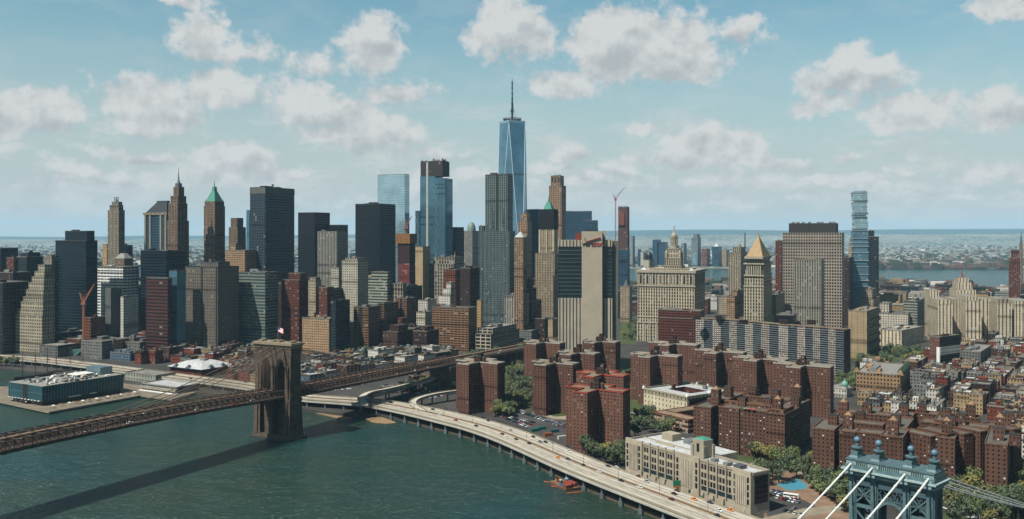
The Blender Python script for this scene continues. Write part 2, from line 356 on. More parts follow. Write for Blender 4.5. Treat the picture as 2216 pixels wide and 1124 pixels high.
WEST = [(3600, 1500), (2200, 2250), (1420, 2500), (1420, 3050), (900, 3250), (414, 2950), (-300, 2750), (-1200, 2500), (-2600, 2400)]
sheet('ground', SHORE+WEST, 3.0, LANDM, skirt=-2)
# far shore across the second river
def far_mat():
    m, n, l = nodes_of('far_land'); b = n['Principled BSDF']; b.inputs['Roughness'].default_value = 1
    t = n.new('ShaderNodeTexCoord'); a = n.new('ShaderNodeTexNoise'); a.inputs['Scale'].default_value = .0006; a.inputs['Detail'].default_value = 8; l.new(t.outputs['Object'], a.inputs['Vector'])
    v = n.new('ShaderNodeTexVoronoi'); v.inputs['Scale'].default_value = .03; l.new(t.outputs['Object'], v.inputs['Vector'])
    r = n.new('ShaderNodeValToRGB'); l.new(a.outputs[0], r.inputs[0]); r.color_ramp.elements[0].position = .42; r.color_ramp.elements[0].color = (*S(40, 54, 38), 1); r.color_ramp.elements[1].position = .6; r.color_ramp.elements[1].color = (*S(88, 90, 80), 1)
    sp = n.new('ShaderNodeSeparateColor'); l.new(v.outputs['Color'], sp.inputs[0]); g = n.new('ShaderNodeMath'); g.operation = 'GREATER_THAN'; g.inputs[1].default_value = .8; l.new(sp.outputs[0], g.inputs[0])
    mx = n.new('ShaderNodeMix'); mx.data_type = 'RGBA'; l.new(g.outputs[0], mx.inputs[0]); l.new(r.outputs[0], mx.inputs[6]); mx.inputs[7].default_value = (*S(128, 125, 117), 1)
    l.new(mx.outputs[2], b.inputs['Base Color']); return m
FARM = far_mat()
sheet('far_shore', [(-21000, 8200), (-6000, 5900), (-2600, 5300), (-900, 4900), (500, 4650), (1500, 4550), (2200, 4700), (4200, 4300), (21000, 3200), (21000, 30500), (-21000, 30500)], 4.0, FARM, skirt=-2)
def hills(name, Y, rows, depth, mat):
    m = MB(); n = len(rows); rnd = random.Random(3)
    for i in range(n-1):
        (x0, r0), (x1, r1) = rows[i], rows[i+1]
        for k in range(8):
            a, b = k/8, (k+1)/8; xa, xb = x0+(x1-x0)*a, x0+(x1-x0)*b; ra, rb = r0+(r1-r0)*a, r0+(r1-r0)*b
            za, zb = Zr(ra, Y), Zr(rb, Y); A, B_ = X(xa, Y), X(xb, Y)
            m.quad([(A, Y-depth, 3), (B_, Y-depth, 3), (B_, Y, zb), (A, Y, za)]); m.quad([(A, Y, za), (B_, Y, zb), (B_, Y+depth, 3), (A, Y+depth, 3)])
    return tag(m.build(name, mat), kind='structure')
HILLM = plain('wooded_hill', S(52, 72, 50), 1, 0, .35, .0008)
hills('hills', 26000, [(-500, 514), (0, 512), (150, 513.5), (330, 510), (500, 511), (760, 508), (1000, 505), (1200, 502), (1370, 499), (1480, 497.5), (1560, 497), (1680, 499), (1760, 500), (1850, 498), (1960, 496.5), (2100, 496), (2216, 495.5), (2800, 496)], 3400, HILLM)
hills('hills', 16500, [(-500, 517), (200, 519), (700, 516), (1200, 513), (1500, 509), (1800, 508), (2216, 507), (2800, 509)], 2400, FARM)
# ---- far-off town, a mass nobody could count
def attr_mat(name, cols, rough=.9):
    m, n, l = nodes_of(name); b = n['Principled BSDF']; uv = n.new('ShaderNodeUVMap'); uv.uv_map = 'uv'; wn = n.new('ShaderNodeTexWhiteNoise'); wn.noise_dimensions = '2D'
    fl = n.new('ShaderNodeVectorMath'); fl.operation = 'FLOOR'; sc1 = n.new('ShaderNodeVectorMath'); sc1.operation = 'SCALE'; sc1.inputs['Scale'].default_value = .1
    l.new(uv.outputs[0], sc1.inputs[0]); l.new(sc1.outputs[0], fl.inputs[0]); l.new(fl.outputs[0], wn.inputs['Vector'])
    r = n.new('ShaderNodeValToRGB'); r.color_ramp.interpolation = 'CONSTANT'; e = r.color_ramp.elements
    for i, c in enumerate(cols):
        q = e[i] if i < 2 else e.new(i/len(cols)); q.position = i/len(cols); q.color = (*dim(S(*c)), 1)
    l.new(wn.outputs['Value'], r.inputs[0]); l.new(r.outputs[0], b.inputs['Base Color']); b.inputs['Roughness'].default_value = rough; return m
class TB(MB):
    def blk(s, x, y, w, d, z0, z1, th, seed):
        c, sn = math.cos(th), math.sin(th); P4 = [(x+u*c+v*sn, y-u*sn+v*c) for u, v in ((-w/2, -d/2), (w/2, -d/2), (w/2, d/2), (-w/2, d/2))]
        u0 = [(seed*10+5, seed*10+5)]*4
        for i in range(4): a, b = P4[i], P4[(i+1) % 4]; s.quad([(*a, z0), (*b, z0), (*b, z1), (*a, z1)], u0)
        s.quad([(*p, z1) for p in P4], u0)
TOWN = attr_mat('town_walls', [(170, 160, 146), (124, 88, 72), (140, 132, 122), (206, 202, 192), (92, 88, 86), (58, 72, 50), (50, 66, 44), (62, 76, 50), (112, 96, 82), (52, 68, 48)])
rt = random.Random(11); tb = TB()
for i in range(5200):
    Y = 4750*math.exp(rt.random()**1.25*1.05); x = X(rt.uniform(-150, 2350), Y)
    if Y < 4900 and rt.random() < .3: continue
    big = rt.random() < .05; w = rt.uniform(10, 34)*(1.6 if big else 1); tb.blk(x, Y, w, rt.uniform(10, 30)*(1.4 if big else 1), 3, 3+rt.uniform(6, 15)*(2.3 if big else 1), rt.uniform(.2, .6), i % 97)
for i in range(420):                                  # waterfront quarter on the right, denser
    Y = rt.uniform(4620, 5300); x = X(rt.uniform(1900, 2200), Y); tb.blk(x, Y, rt.uniform(14, 60), rt.uniform(14, 30), 3, 3+rt.uniform(9, 30), .3, i % 97)
tag(tb.build('distant_town', TOWN), 'hazy low town spreading over the far river bank towards the hills', 'town', kind='stuff')
FOL = []
def leafmat(name, c1, c2):
    m, n, l = nodes_of(name); b = n['Principled BSDF']; b.inputs['Roughness'].default_value = .75
    g = n.new('ShaderNodeNewGeometry'); oi = n.new('ShaderNodeObjectInfo'); r = n.new('ShaderNodeMix'); r.data_type = 'RGBA'; r.inputs[6].default_value = (*S(*c1), 1); r.inputs[7].default_value = (*S(*c2), 1)
    a = n.new('ShaderNodeMath'); a.operation = 'MULTIPLY_ADD'; a.inputs[1].default_value = .6; l.new(g.outputs['Random Per Island'], a.inputs[0]); mm = n.new('ShaderNodeMath'); mm.operation = 'MULTIPLY'; mm.inputs[1].default_value = .4; l.new(oi.outputs['Random'], mm.inputs[0]); l.new(mm.outputs[0], a.inputs[2])
    l.new(a.outputs[0], r.inputs[0]); l.new(r.outputs[2], b.inputs['Base Color']); return m
LEAF = [leafmat('leaves_dark', (26, 38, 24), (68, 78, 40)), leafmat('leaves_mid', (34, 46, 26), (88, 96, 46)), leafmat('leaves_olive', (48, 52, 28), (116, 108, 50))]
BARK = plain('bark', S(74, 62, 52), .9)

# ---------------------------------------------------------------- stone-towered suspension bridge
def stone_mat():
    m, n, l = nodes_of('tower_stone'); b = n['Principled BSDF']; b.inputs['Roughness'].default_value = .92
    uv = n.new('ShaderNodeUVMap'); uv.uv_map = 'uv'; br = n.new('ShaderNodeTexBrick'); l.new(uv.outputs[0], br.inputs['Vector']); br.inputs['Scale'].default_value = 1
    br.inputs['Color1'].default_value = (*S(100, 78, 54), 1); br.inputs['Color2'].default_value = (*S(50, 46, 38), 1); br.inputs['Mortar'].default_value = (*S(44, 40, 36), 1)
    br.inputs['Mortar Size'].default_value = .05; br.inputs['Brick Width'].default_value = .9; br.inputs['Row Height'].default_value = .5
    t = n.new('ShaderNodeTexCoord'); no = n.new('ShaderNodeTexNoise'); no.inputs['Scale'].default_value = .12; no.inputs['Detail'].default_value = 6; l.new(t.outputs['Object'], no.inputs['Vector'])
    rp = n.new('ShaderNodeMapRange'); l.new(no.outputs[0], rp.inputs[0]); rp.inputs[1].default_value = .3; rp.inputs[2].default_value = .7; rp.inputs[3].default_value = .42; rp.inputs[4].default_value = .95
    mx = n.new('ShaderNodeMix'); mx.data_type = 'RGBA'; mx.blend_type = 'MULTIPLY'; mx.inputs[0].default_value = 1; l.new(br.outputs['Color'], mx.inputs[6]); l.new(rp.outputs[0], mx.inputs[7])
    l.new(mx.outputs[2], b.inputs['Base Color']); m['bay'] = 2.2; m['fl'] = 1.3; return m
STONE = stone_mat()
BT, BD = (-206.0, 793.0), 27.6             # tower centre, heading of the deck right of straight ahead
bs, bc = math.sin(R(BD)), math.cos(R(BD))
bridge = empty('suspension_bridge', (BT[0], BT[1], 0), -R(BD)); tag(bridge, 'long brown steel bridge hung by cables from a stone tower with two pointed arches', 'bridge')
# local frame: x across the deck (right), y along it towards the city
tw = MB(); b_, f_ = 2.2, 1.3
def pier(cx, wd, z0, z1, dy0, dy1, w1=None):
    w1 = w1 or wd; tw.prism(rect(cx-wd/2, cx+wd/2, -dy0/2, dy0/2), z0, z1, b_, f_, rect(cx-w1/2, cx+w1/2, -dy1/2, dy1/2))
tw.prism(rect(-21.8, 21.8, -9.6, 9.6), -3, 4, b_, f_, rect(-21.2, 21.2, -9.0, 9.0))
for cx, wd in ((-17.0, 6.6), (0, 4.6), (17.0, 6.6)):
    pier(cx, wd+1.2, 4, 33, 17.4, 15.2, wd+.2)
    tw.prism(rect(cx-wd/2-.5, cx+wd/2+.5, -8.0, 8.0), 33, 35.2, b_, f_)
    pier(cx, wd, 35.2, 64, 14.2, 12.8, wd-.4)
    for sgn in (-1, 1):        # buttress strips
        tw.prism(rect(cx-1.6, cx+1.6, sgn*8.6-1.0, sgn*8.6+1.0), 4, 32.9, b_, f_, rect(cx-1.3, cx+1.3, sgn*7.9-.7, sgn*7.9+.7))
        tw.prism(rect(cx-1.3, cx+1.3, sgn*7.2-.7, sgn*7.2+.7), 35.25, 63.9, b_, f_)
tw.prism(rect(-18, 18, -4.2, 4.2), 4, 32.0, b_, f_)       # solid wall between the piers under the roadway
# pointed arches: spandrel slices above the openings
for ax, hw in ((-8.0, 5.75), (8.0, 5.75)):
    n = 8
    for i in range(n):
        x0, x1 = ax-hw+2*hw*i/n, ax-hw+2*hw*(i+1)/n; xm = (x0+x1)/2-ax
        zz = 58+ (math.sqrt(max(0, (2*hw)**2-(abs(xm)+hw)**2)))*1.3
        for sg in (0,): tw.prism(rect(x0, x1, -6.2, 6.2), zz, 73.0, b_, f_); tw.cap(rect(x0, x1, -6.2, 6.2)[::-1], zz)
tw.prism(rect(-20.6, 20.6, -6.4, 6.4), 73.0, 79.0, b_, f_); pier(-16.6, 7.2, 64, 73.0, 12.7, 12.6); pier(0, 4.8, 64, 73, 12.7, 12.6); pier(16.6, 7.2, 64, 73, 12.7, 12.6)
tower_ = tw.build('stone_tower', STONE, bridge)
cp = MB()
for (e, z0, z1) in ((.6, 79, 80.6), (1.2, 80.6, 81.8), (2.2, 81.8, 82.9), (1.4, 82.9, 83.8)): cp.prism(rect(-20.6-e, 20.6+e, -6.4-e, 6.4+e), z0, z1, b_, f_, bottom=True)
for cx in (-17, -3, 3, 17): cp.prism(rect(cx-2, cx+2, -3.5, 3.5), 84.2, 85.2, b_, f_)
cp.build('cornice', plain('cornice_stone', S(168, 152, 126), .9, 0, .3, .5), bridge)
fp = MB(); fp.cyl(0, 0, .22, 84, 97, 6); fp.build('flagpole', UNIT, bridge)
fl_m, n_, l_ = nodes_of('striped_flag'); uvn = n_.new('ShaderNodeUVMap'); uvn.uv_map = 'uv'; spn = n_.new('ShaderNodeSeparateXYZ'); l_.new(uvn.outputs[0], spn.inputs[0])
def fm(op, a, b):
    k = n_.new('ShaderNodeMath'); k.operation = op
    for i, v in enumerate((a, b)):
        if isinstance(v, (int, float)): k.inputs[i].default_value = v
        else: l_.new(v, k.inputs[i])
    return k.outputs[0]
def fx(f, a, b):
    k = n_.new('ShaderNodeMix'); k.data_type = 'RGBA'; l_.new(f, k.inputs[0])
    for i, v in ((6, a), (7, b)):
        if isinstance(v, tuple): k.inputs[i].default_value = v
        else: l_.new(v, k.inputs[i])
    return k.outputs[2]
st = fx(fm('LESS_THAN', fm('FRACT', fm('MULTIPLY', spn.outputs[1], 6.5), 0), .5), (.75, .74, .72, 1), (.5, .03, .04, 1))
st = fx(fm('MULTIPLY', fm('LESS_THAN', spn.outputs[0], .4), fm('GREATER_THAN', spn.outputs[1], .46)), st, (.02, .04, .18, 1)); l_.new(st, n_['Principled BSDF'].inputs['Base Color'])
fg = MB(); nn = 8
for i in range(nn):
    a, b = i/nn, (i+1)/nn; ya, yb = .5*math.sin(a*6), .5*math.sin(b*6)
    fg.quad([(a*6.2, ya, 92.5-a*1.4), (b*6.2, yb, 92.5-b*1.4), (b*6.2, yb, 96.5-b*1.0), (a*6.2, ya, 96.5-a*1.0)], [(a, 0), (b, 0), (b, 1), (a, 1)])
fg.build('flag', fl_m, bridge)
BSTEEL = plain('bridge_steel', S(104, 84, 70), .75, .1, .35, .4); DECKM = plain('bridge_deck', S(112, 92, 78), .9, 0, .3, .3); WOOD = plain('walkway_planks', S(150, 118, 92), .9, 0, .25, .4)
def dz(y):                             # roadway height along the bridge
    if y < 0: return 36.5+7.5*(1-((y+243)/243)**2)
    return 36.5-.0235*y if y < 460 else 25.7-.025*(y-460)
ys = [-420+20*i for i in range(22)]+[20*i for i in range(1, 34)]
dk = MB()
for a, b in zip(ys[:-1], ys[1:]):
    za, zb = dz(a), dz(b)
    for z_, w_ in ((0, 12.9), (-1.2, 12.9)):
        q = [(-w_, a, za+z_), (w_, a, za+z_), (w_, b, zb+z_), (-w_, b, zb+z_)]; dk.quad(q if z_ == 0 else q[::-1])
    for sx in (-12.9, 12.9): dk.quad([(sx, a, za-1.2), (sx, b, zb-1.2), (sx, b, zb), (sx, a, za)])
dk.build('road_deck', DECKM, bridge)
wk = MB()
for a, b in zip(ys[:-1], ys[1:]): wk.quad([(-2.4, a, dz(a)+5.2), (2.4, a, dz(a)+5.2), (2.4, b, dz(b)+5.2), (-2.4, b, dz(b)+5.2)]); wk.quad([(-2.4, a, dz(a)+4.9), (-2.4, b, dz(b)+4.9), (2.4, b, dz(b)+4.9), (2.4, a, dz(a)+4.9)])
wk.build('walkway', WOOD, bridge)
for sx in (-12.9, -5.0, 5.0, 12.9):     # stiffening trusses
    t = MB(); hh = 5.2 if abs(sx) > 6 else 5.6; y = -420
    while y < 300:
        if abs(y) > 10:
            y2 = y+6; t.bar((sx, y, dz(y)-1.5), (sx, y, dz(y)+hh), .5); t.bar((sx, y, dz(y)-1.2), (sx, y2, dz(y2)+hh), .28); t.bar((sx, y2, dz(y2)-1.2), (sx, y, dz(y)+hh), .28)
        t.bar((sx, y, dz(y)+hh), (sx, y+6, dz(y+6)+hh), .7); t.bar((sx, y, dz(y)-1.6), (sx, y+6, dz(y+6)-1.6), .9); y += 6
    t.build('truss', BSTEEL, bridge)
fb = MB(); y = -420
while y < 300: fb.bar((-13, y, dz(y)+5.5), (13, y, dz(y)+5.5), .45); fb.bar((-13, y, dz(y)-1.9), (13, y, dz(y)-1.9), .6, 1.2); y += 9
tag(fb.build('cross_beam', BSTEEL, bridge), kind='stuff')
def cz(y): return 44.5+37.5*((y+243)/243)**2 if y < 0 else 82-(82-31)*(y/283)+.0004*y*(y-283)
sus = MB(); stay = MB(); CBL = plain('cable_tan', S(150, 122, 98), .6, .1)
for sx in (-12.6, -2.6, 2.6, 12.6):
    c = MB(); c.tube([(sx, y, cz(y)) for y in [-420+15*i for i in range(29)]+[0]+[15*i for i in range(1, 19)]+[283]], .34); c.build('main_cable', CBL, bridge)
    y = -417
    while y < 280:
        if abs(y) > 12 and cz(y) > dz(y)+6: sus.bar((sx, y, dz(y)+4), (sx, y, cz(y)), .085)
        y += 6.0
    for k in range(6, 24):
        for sg in (-1, 1): y = sg*k*5.5; stay.bar((sx, 0, 81), (sx, y, dz(y)+4), .075)
tag(sus.build('suspender', CBL, bridge), kind='stuff'); tag(stay.build('stay_cable', CBL, bridge), kind='stuff')
an = MB(); an.prism(rect(-17, 17, 262, 305), 2.5, dz(283)-2, b_, f_)       # anchorage and masonry approach with piers
an.build('anchorage', STONE, bridge)
for y in (330, 365, 400, 435, 470, 505, 540, 575, 610):
    p = MB(); p.prism(rect(-12, 12, y-2.6, y+2.6), 2.5, dz(y)-1.3, b_, f_); p.build('approach_pier', STONE, bridge)
pr = MB()
for sx in (-13.2, 13.2):
    for a, b in zip(ys[:-1], ys[1:]):
        if a >= 300: pr.bar((sx, a, dz(a)+.2), (sx, b, dz(b)+.2), .8, 3.6)
pr.build('parapet', plain('approach_wall', S(150, 118, 96), .9, 0, .3, .3), bridge)
fd = MB(); fd.prism(rect(-23.5, 23.5, -11, 11), -3, 1.2, b_, f_); fd.build('caisson', plain('wet_stone', S(62, 60, 54), .6), bridge)
# light bulb-shaped inspection platforms hanging on the cables
bx_ = MB()
def bxy(x, y): return (BT[0]+x*bc+y*bs, BT[1]-x*bs+y*bc)

# ---------------------------------------------------------------- blue steel bridge tower, lower right
MT, MD = (143.5, 338.0), 47.0
BLUE = plain('blue_paint', S(104, 136, 142), .6, .1, .32, .5); BLUEL = plain('blue_paint_worn_sunlit', S(176, 200, 196), .6, .1, .3, .4); WHT = plain('white_cable', S(206, 206, 200), .6, 0, .2, .6)  # the pale blue is worn paint with sunlight on the ledges painted in
blu = empty('steel_suspension_bridge', (MT[0], MT[1], 0), -R(MD)); tag(blu, 'blue steel bridge tower with four ball finials and thick white cables', 'bridge')
CXS = (-14.6, -6.1, 6.1, 14.6); zt = 88.4
for cx in CXS:
    for yy in (-3.2, 3.2):
        g = MB(); g.prism(rect(cx-1.1, cx+1.1, yy-1.1, yy+1.1), -2, zt-3); g.prism(rect(cx-1.5, cx+1.5, yy-.4, yy+.4), -2, zt-3); g.build('column', BLUE, blu)
    w = MB(); w.prism(rect(cx-.5, cx+.5, -1.9, 1.9), -2, zt-3); z = 4
    while z < zt-6: w.bar((cx, -3.2, z), (cx, 3.2, z+4), .5); w.bar((cx, 3.2, z), (cx, -3.2, z+4), .5); z += 4.4
    w.build('column_web', BLUE, blu)
for (xa, xb) in ((-14.6, -6.1), (6.1, 14.6)):
    for yy in (-3.0, 3.0):
        w = MB(); z = zt-14
        while z > 5:
            w.bar((xa, yy, z), (xb, yy, z+8.6), .55); w.bar((xb, yy, z), (xa, yy, z+8.6), .55); w.bar((xa, yy, z), (xb, yy, z), .8, 1.2); z -= 9.4
        w.build('cross_bracing', BLUE, blu)
for yy in (-3.0, 3.0):                   # arch between the middle columns
    w = MB(); pts = [(6.1*math.cos(a), yy, zt-18+7.4*math.sin(a)) for a in [math.pi*i/14 for i in range(15)]]
    for p, q in zip(pts[:-1], pts[1:]): w.bar(p, q, .9, 1.0); w.bar(p, (p[0], yy, zt-8), .3)
    for sx in (-1, 1): w.bar((sx*4.9, yy, zt-19), (sx*4.9, yy, zt-34), .5); w.bar((sx*6, yy, zt-34), (sx*3.5, yy, zt-20), .4)
    w.build('portal_arch', BLUE, blu)
w = MB(); w.prism(rect(-15.8, 15.8, -3.9, 3.9), zt-6, zt-2.6, bottom=True)
for x_ in range(-15, 15, 3):
    for yy in (-3.2, 3.2): w.bar((x_, yy, zt-10), (x_+3, yy, zt-6), .35); w.bar((x_+3, yy, zt-10), (x_, yy, zt-6), .35); w.bar((x_, yy, zt-10), (x_+3, yy, zt-10), .5)
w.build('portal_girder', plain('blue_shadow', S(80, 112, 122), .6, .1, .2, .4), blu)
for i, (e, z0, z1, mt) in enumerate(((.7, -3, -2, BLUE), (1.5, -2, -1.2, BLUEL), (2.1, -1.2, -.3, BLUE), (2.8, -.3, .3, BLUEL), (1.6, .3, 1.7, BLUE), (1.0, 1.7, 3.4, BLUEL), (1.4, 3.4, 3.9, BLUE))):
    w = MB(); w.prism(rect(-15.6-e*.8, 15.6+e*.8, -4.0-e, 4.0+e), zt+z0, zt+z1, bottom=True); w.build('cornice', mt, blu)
de = MB(); x = -15.5                      # row of brackets along the attic
while x < 15.6:
    if min(abs(x-c) for c in CXS) > 1.9:
        for yy in (-5.3, 5.3): de.prism(rect(x-.16, x+.16, yy-.25, yy+.25), zt+1.7, zt+3.3)
    x += .8
tag(de.build('bracket', BLUE, blu), kind='stuff')
BALL = plain('finial_blue', S(110, 150, 176), .5, .1, .15, .6)
for cx in CXS:
    w = MB(); w.prism(rect(cx-1.9, cx+1.9, -3.6, 3.6), zt+3.4, zt+4.6, poly1=rect(cx-1.5, cx+1.5, -2.8, 2.8)); w.prism(rect(cx-1.35, cx+1.35, -2.4, 2.4), zt+4.6, zt+6.2)
    w.prism(rect(cx-1.6, cx+1.6, -6.8, -3.4), zt-1.6, zt+3.6, poly1=rect(cx-1.2, cx+1.2, -4.6, -2.6)); w.prism(rect(cx-1.6, cx+1.6, 3.4, 6.8), zt-1.6, zt+3.6, poly1=rect(cx-1.2, cx+1.2, 2.6, 4.6))
    w.cyl(cx, 0, 1.1, zt+6.2, zt+7.2, 10, 2.1); w.cyl(cx, 0, 2.1, zt+7.2, zt+7.7, 10, bottom=True); w.cyl(cx, 0, .7, zt+7.7, zt+9.2, 8)
    sd_ = w.build('saddle_housing', BLUE, blu)
    b = MB()
    for j in range(8):
        a0, a1 = -math.pi/2+math.pi*j/8, -math.pi/2+math.pi*(j+1)/8; b.cyl(cx, 0, 1.25*math.cos(a0), zt+10.3+1.25*math.sin(a0), zt+10.3+1.25*math.sin(a1), 14, 1.25*math.cos(a1))
    b.cyl(cx, 0, .12, zt+11.4, zt+12.1, 6); bo = b.build('ball_finial', BALL, blu)
    pts = [(cx, -s, 50+(zt+2.6-50)*(1-s/224)**2) for s in range(0, 300, 10)]; c = MB(); c.tube([(p[0], p[1]-3, p[2]) for p in pts], .35, 8)
    pts2 = [(cx, 4+s, zt+1.5-.33*s+.00012*s*s) for s in range(0, 215, 10)]; c2 = MB(); c2.tube(pts2, .26, 8)
    for k, (cc_, pp) in enumerate(((c, [(p[0], p[1]-3, p[2]) for p in pts]), (c2, pts2))):
        for p in pp[1:-1]:                # clamp bands
            i = pp.index(p); q = pp[i+1]; d = (Vector(q)-Vector(p)).normalized()*.8; cc_.tube([p, tuple(Vector(p)+d)], .5, 8)
        cc_.build('main_cable', WHT, blu)
sp_ = MB()
for cx in CXS:
    for i in range(2, 15):
        s = i*6.0; z = zt+1.5-.33*s+.00012*s*s
        if z > 48: sp_.bar((cx, 4+s, 44), (cx, 4+s, z), .05)
tag(sp_.build('suspender', STEEL, blu), kind='stuff')
dk2 = MB(); dk2.box(-18, 18, -230, 92, 39.5, 41.5); dk2.build('road_deck', plain('blue_deck', S(70, 84, 90), .8), blu)

# ---------------------------------------------------------------- elevated waterfront highway
CONC = plain('concrete', S(178, 166, 144), .85, 0, .22, .12); CONCD = plain('concrete_dark', S(120, 112, 98), .9, 0, .3, .12); ROADC = plain('road_concrete', S(206, 197, 180), .9, 0, .22, .06)
PAINT = plain('white_paint', S(215, 213, 206), .7, 0, .1, .5); RUSTL = plain('seam_tan', S(150, 118, 84), .9); PBLUE = plain('pillar_blue', S(128, 146, 150), .6, .1, .2, .4)
def resample(pts, step):
    out = [Vector(pts[0])]
    for p, q in zip(pts[:-1], pts[1:]):
        p, q = Vector(p), Vector(q); n = max(1, int((q-p).length/step))
        for i in range(1, n+1): out.append(p+(q-p)*i/n)
    return out
def catmull(pts, k=6):
    P_ = [Vector(p) for p in pts]; P_ = [P_[0]*2-P_[1]]+P_+[P_[-1]*2-P_[-2]]; out = []
    for i in range(1, len(P_)-2):
        a, b, c, d = P_[i-1:i+3]
        for j in range(k):
            t = j/k; out.append(.5*((2*b)+(c-a)*t+(2*a-5*b+4*c-d)*t*t+(3*b-a-3*c+d)*t**3))
    return out+[P_[-2]]
river = catmull([(-1150, 1330), (-721, 1232), (-561, 1158), (-410, 1062), (-296, 990), (-226, 925), (-143, 888), (-66, 813), (-18, 750), (39, 643), (89, 560), (140, 478), (190, 400)])
def edge_at(off, pts):
    o = []
    for i, p in enumerate(pts):
        d = (pts[min(i+1, len(pts)-1)]-pts[max(i-1, 0)]).normalized(); o.append(Vector((p[0]-d[1]*off, p[1]+d[0]*off)))
    return o
def hw_w(p): return 24 if p[0] < -200 else min(33, 24+(p[0]+200)*.07)
def strip(m, e0, e1, z, lift=0.):
    for i in range(len(e0)-1): m.quad([(*e0[i], z(e0[i])+lift), (*e0[i+1], z(e0[i+1])+lift), (*e1[i+1], z(e1[i+1])+lift), (*e1[i], z(e1[i])+lift)])
def edge_w(fr): return [edge_at(hw_w(p)*fr, river)[i] for i, p in enumerate(river)]
_e = {}
def lane(fr):
    if fr not in _e: _e[fr] = edge_w(fr)
    return _e[fr]
zf = lambda p: 10.0
hwy = empty('elevated_highway', (0, 0, 0)); tag(hwy, 'pale concrete six lane highway raised on columns along the river edge', 'highway')
m = MB(); strip(m, lane(0), lane(1), zf); strip(m, lane(1), lane(0), lambda p: 8.3)
for fr in (0, 1):
    e = lane(fr)
    for i in range(len(e)-1): m.quad([(*e[i], 8.3), (*e[i+1], 8.3), (*e[i+1], 10), (*e[i], 10)])
m.build('road_deck', ROADC, hwy)
for fr, h_, w_, mt in ((0.0, 1.1, .7, CONC), (1.0, 1.1, .6, CONC), (.52, .9, .8, RUSTL)):
    m = MB(); e = lane(fr)
    for a, b in zip(e[:-1], e[1:]): m.bar((*a, 10+h_/2-.1), (*b, 10+h_/2-.1), w_, h_)
    m.build('median_barrier' if fr == .52 else 'parapet', mt, hwy)
m = MB()
for a, b in zip(lane(0)[:-1], lane(0)[1:]): m.bar((*a, 8.4), (*b, 8.4), 2.2, 1.2)
m.build('edge_girder', plain('girder_pale', S(196, 192, 180), .7, 0, .15, .1), hwy)
dash = MB(); seam = MB()
for fr in (.13, .26, .39, .66, .8, .9):
    pts = resample(lane(fr), 6)
    for i in range(0, len(pts)-1, 2 if fr not in (.13, .9) else 1):
        a, b = pts[i], pts[i+1]; d = (b-a).normalized(); nrm = Vector((-d[1], d[0]))*.09; dash.quad([(*(a-nrm), 10.012), (*(b-nrm), 10.012), (*(b+nrm), 10.012), (*(a+nrm), 10.012)])
for fr, wd in ((.49, .35), (.55, .35), (.27, .5), (.72, .5)):
    e0 = edge_at(-wd, lane(fr)); e1 = edge_at(wd, lane(fr)); strip(seam, e0, e1, lambda p: 10.006)
tyr = MB()
for fr in (.065, .195, .325, .44, .6, .73, .85): strip(tyr, edge_at(-.75, lane(fr)), edge_at(.75, lane(fr)), lambda p: 10.004)
tyr.build('tyre_track', plain('tyre_dark', S(182, 174, 158), .85, 0, .3, .1), hwy)
dash.build('lane_marking', PAINT, hwy); seam.build('tyre_worn_strip', plain('worn_tan', S(170, 148, 116), .9), hwy)
k = 0
for fr in (.03, .5, .97):
    pts = resample(river, 1); acc = 0; last = None
    e = resample(lane(fr), 2); acc = 0
    for a, b in zip(e[:-1], e[1:]):
        acc += (b-a).length
        if acc > 20:
            acc = 0
            if a[0] < -790 or a[1] < 470: continue
            m = MB(); m.prism(rect(a[0]-.55, a[0]+.55, a[1]-.55, a[1]+.55), 3.0 if fr > .03 else 2.2, 8.4); m.prism(rect(a[0]-1.1, a[0]+1.1, a[1]-1.1, a[1]+1.1), -3, 3.2)
            d = (b-a).normalized(); m.bar((a[0]+d[1]*1.5, a[1]-d[0]*1.5, 7.9), (a[0]-d[1]*2.5, a[1]+d[0]*2.5, 7.9), .8, .9); m.build('support_column', PBLUE if fr < .1 else CONCD, hwy)
# lower river walk and rocky foot of the sea wall
m = MB(); e0 = edge_at(3.5, lane(0)); e1 = edge_at(16, lane(0))
strip(m, e0, e1, lambda p: 2.6); 
for i in range(len(e0)-1): m.quad([(*e0[i], -2), (*e0[i+1], -2), (*e0[i+1], 2.6), (*e0[i], 2.6)])
tag(m.build('river_walk', plain('walk_stone', S(118, 104, 88), .95, 0, .4, .2)), kind='structure')
sand = plain('beach_sand', S(176, 146, 110), .95, 0, .25, .2)
for pts in ([(652, 876), (700, 880), (745, 888), (772, 893), (762, 905), (742, 908), (712, 900), (660, 888)], [(796, 897), (815, 900), (842, 908), (858, 915), (838, 917), (806, 914), (790, 906)]):
    tag(sheet('beach', [W(*p, .5) for p in pts][::-1], .5, sand, skirt=-1), kind='structure')
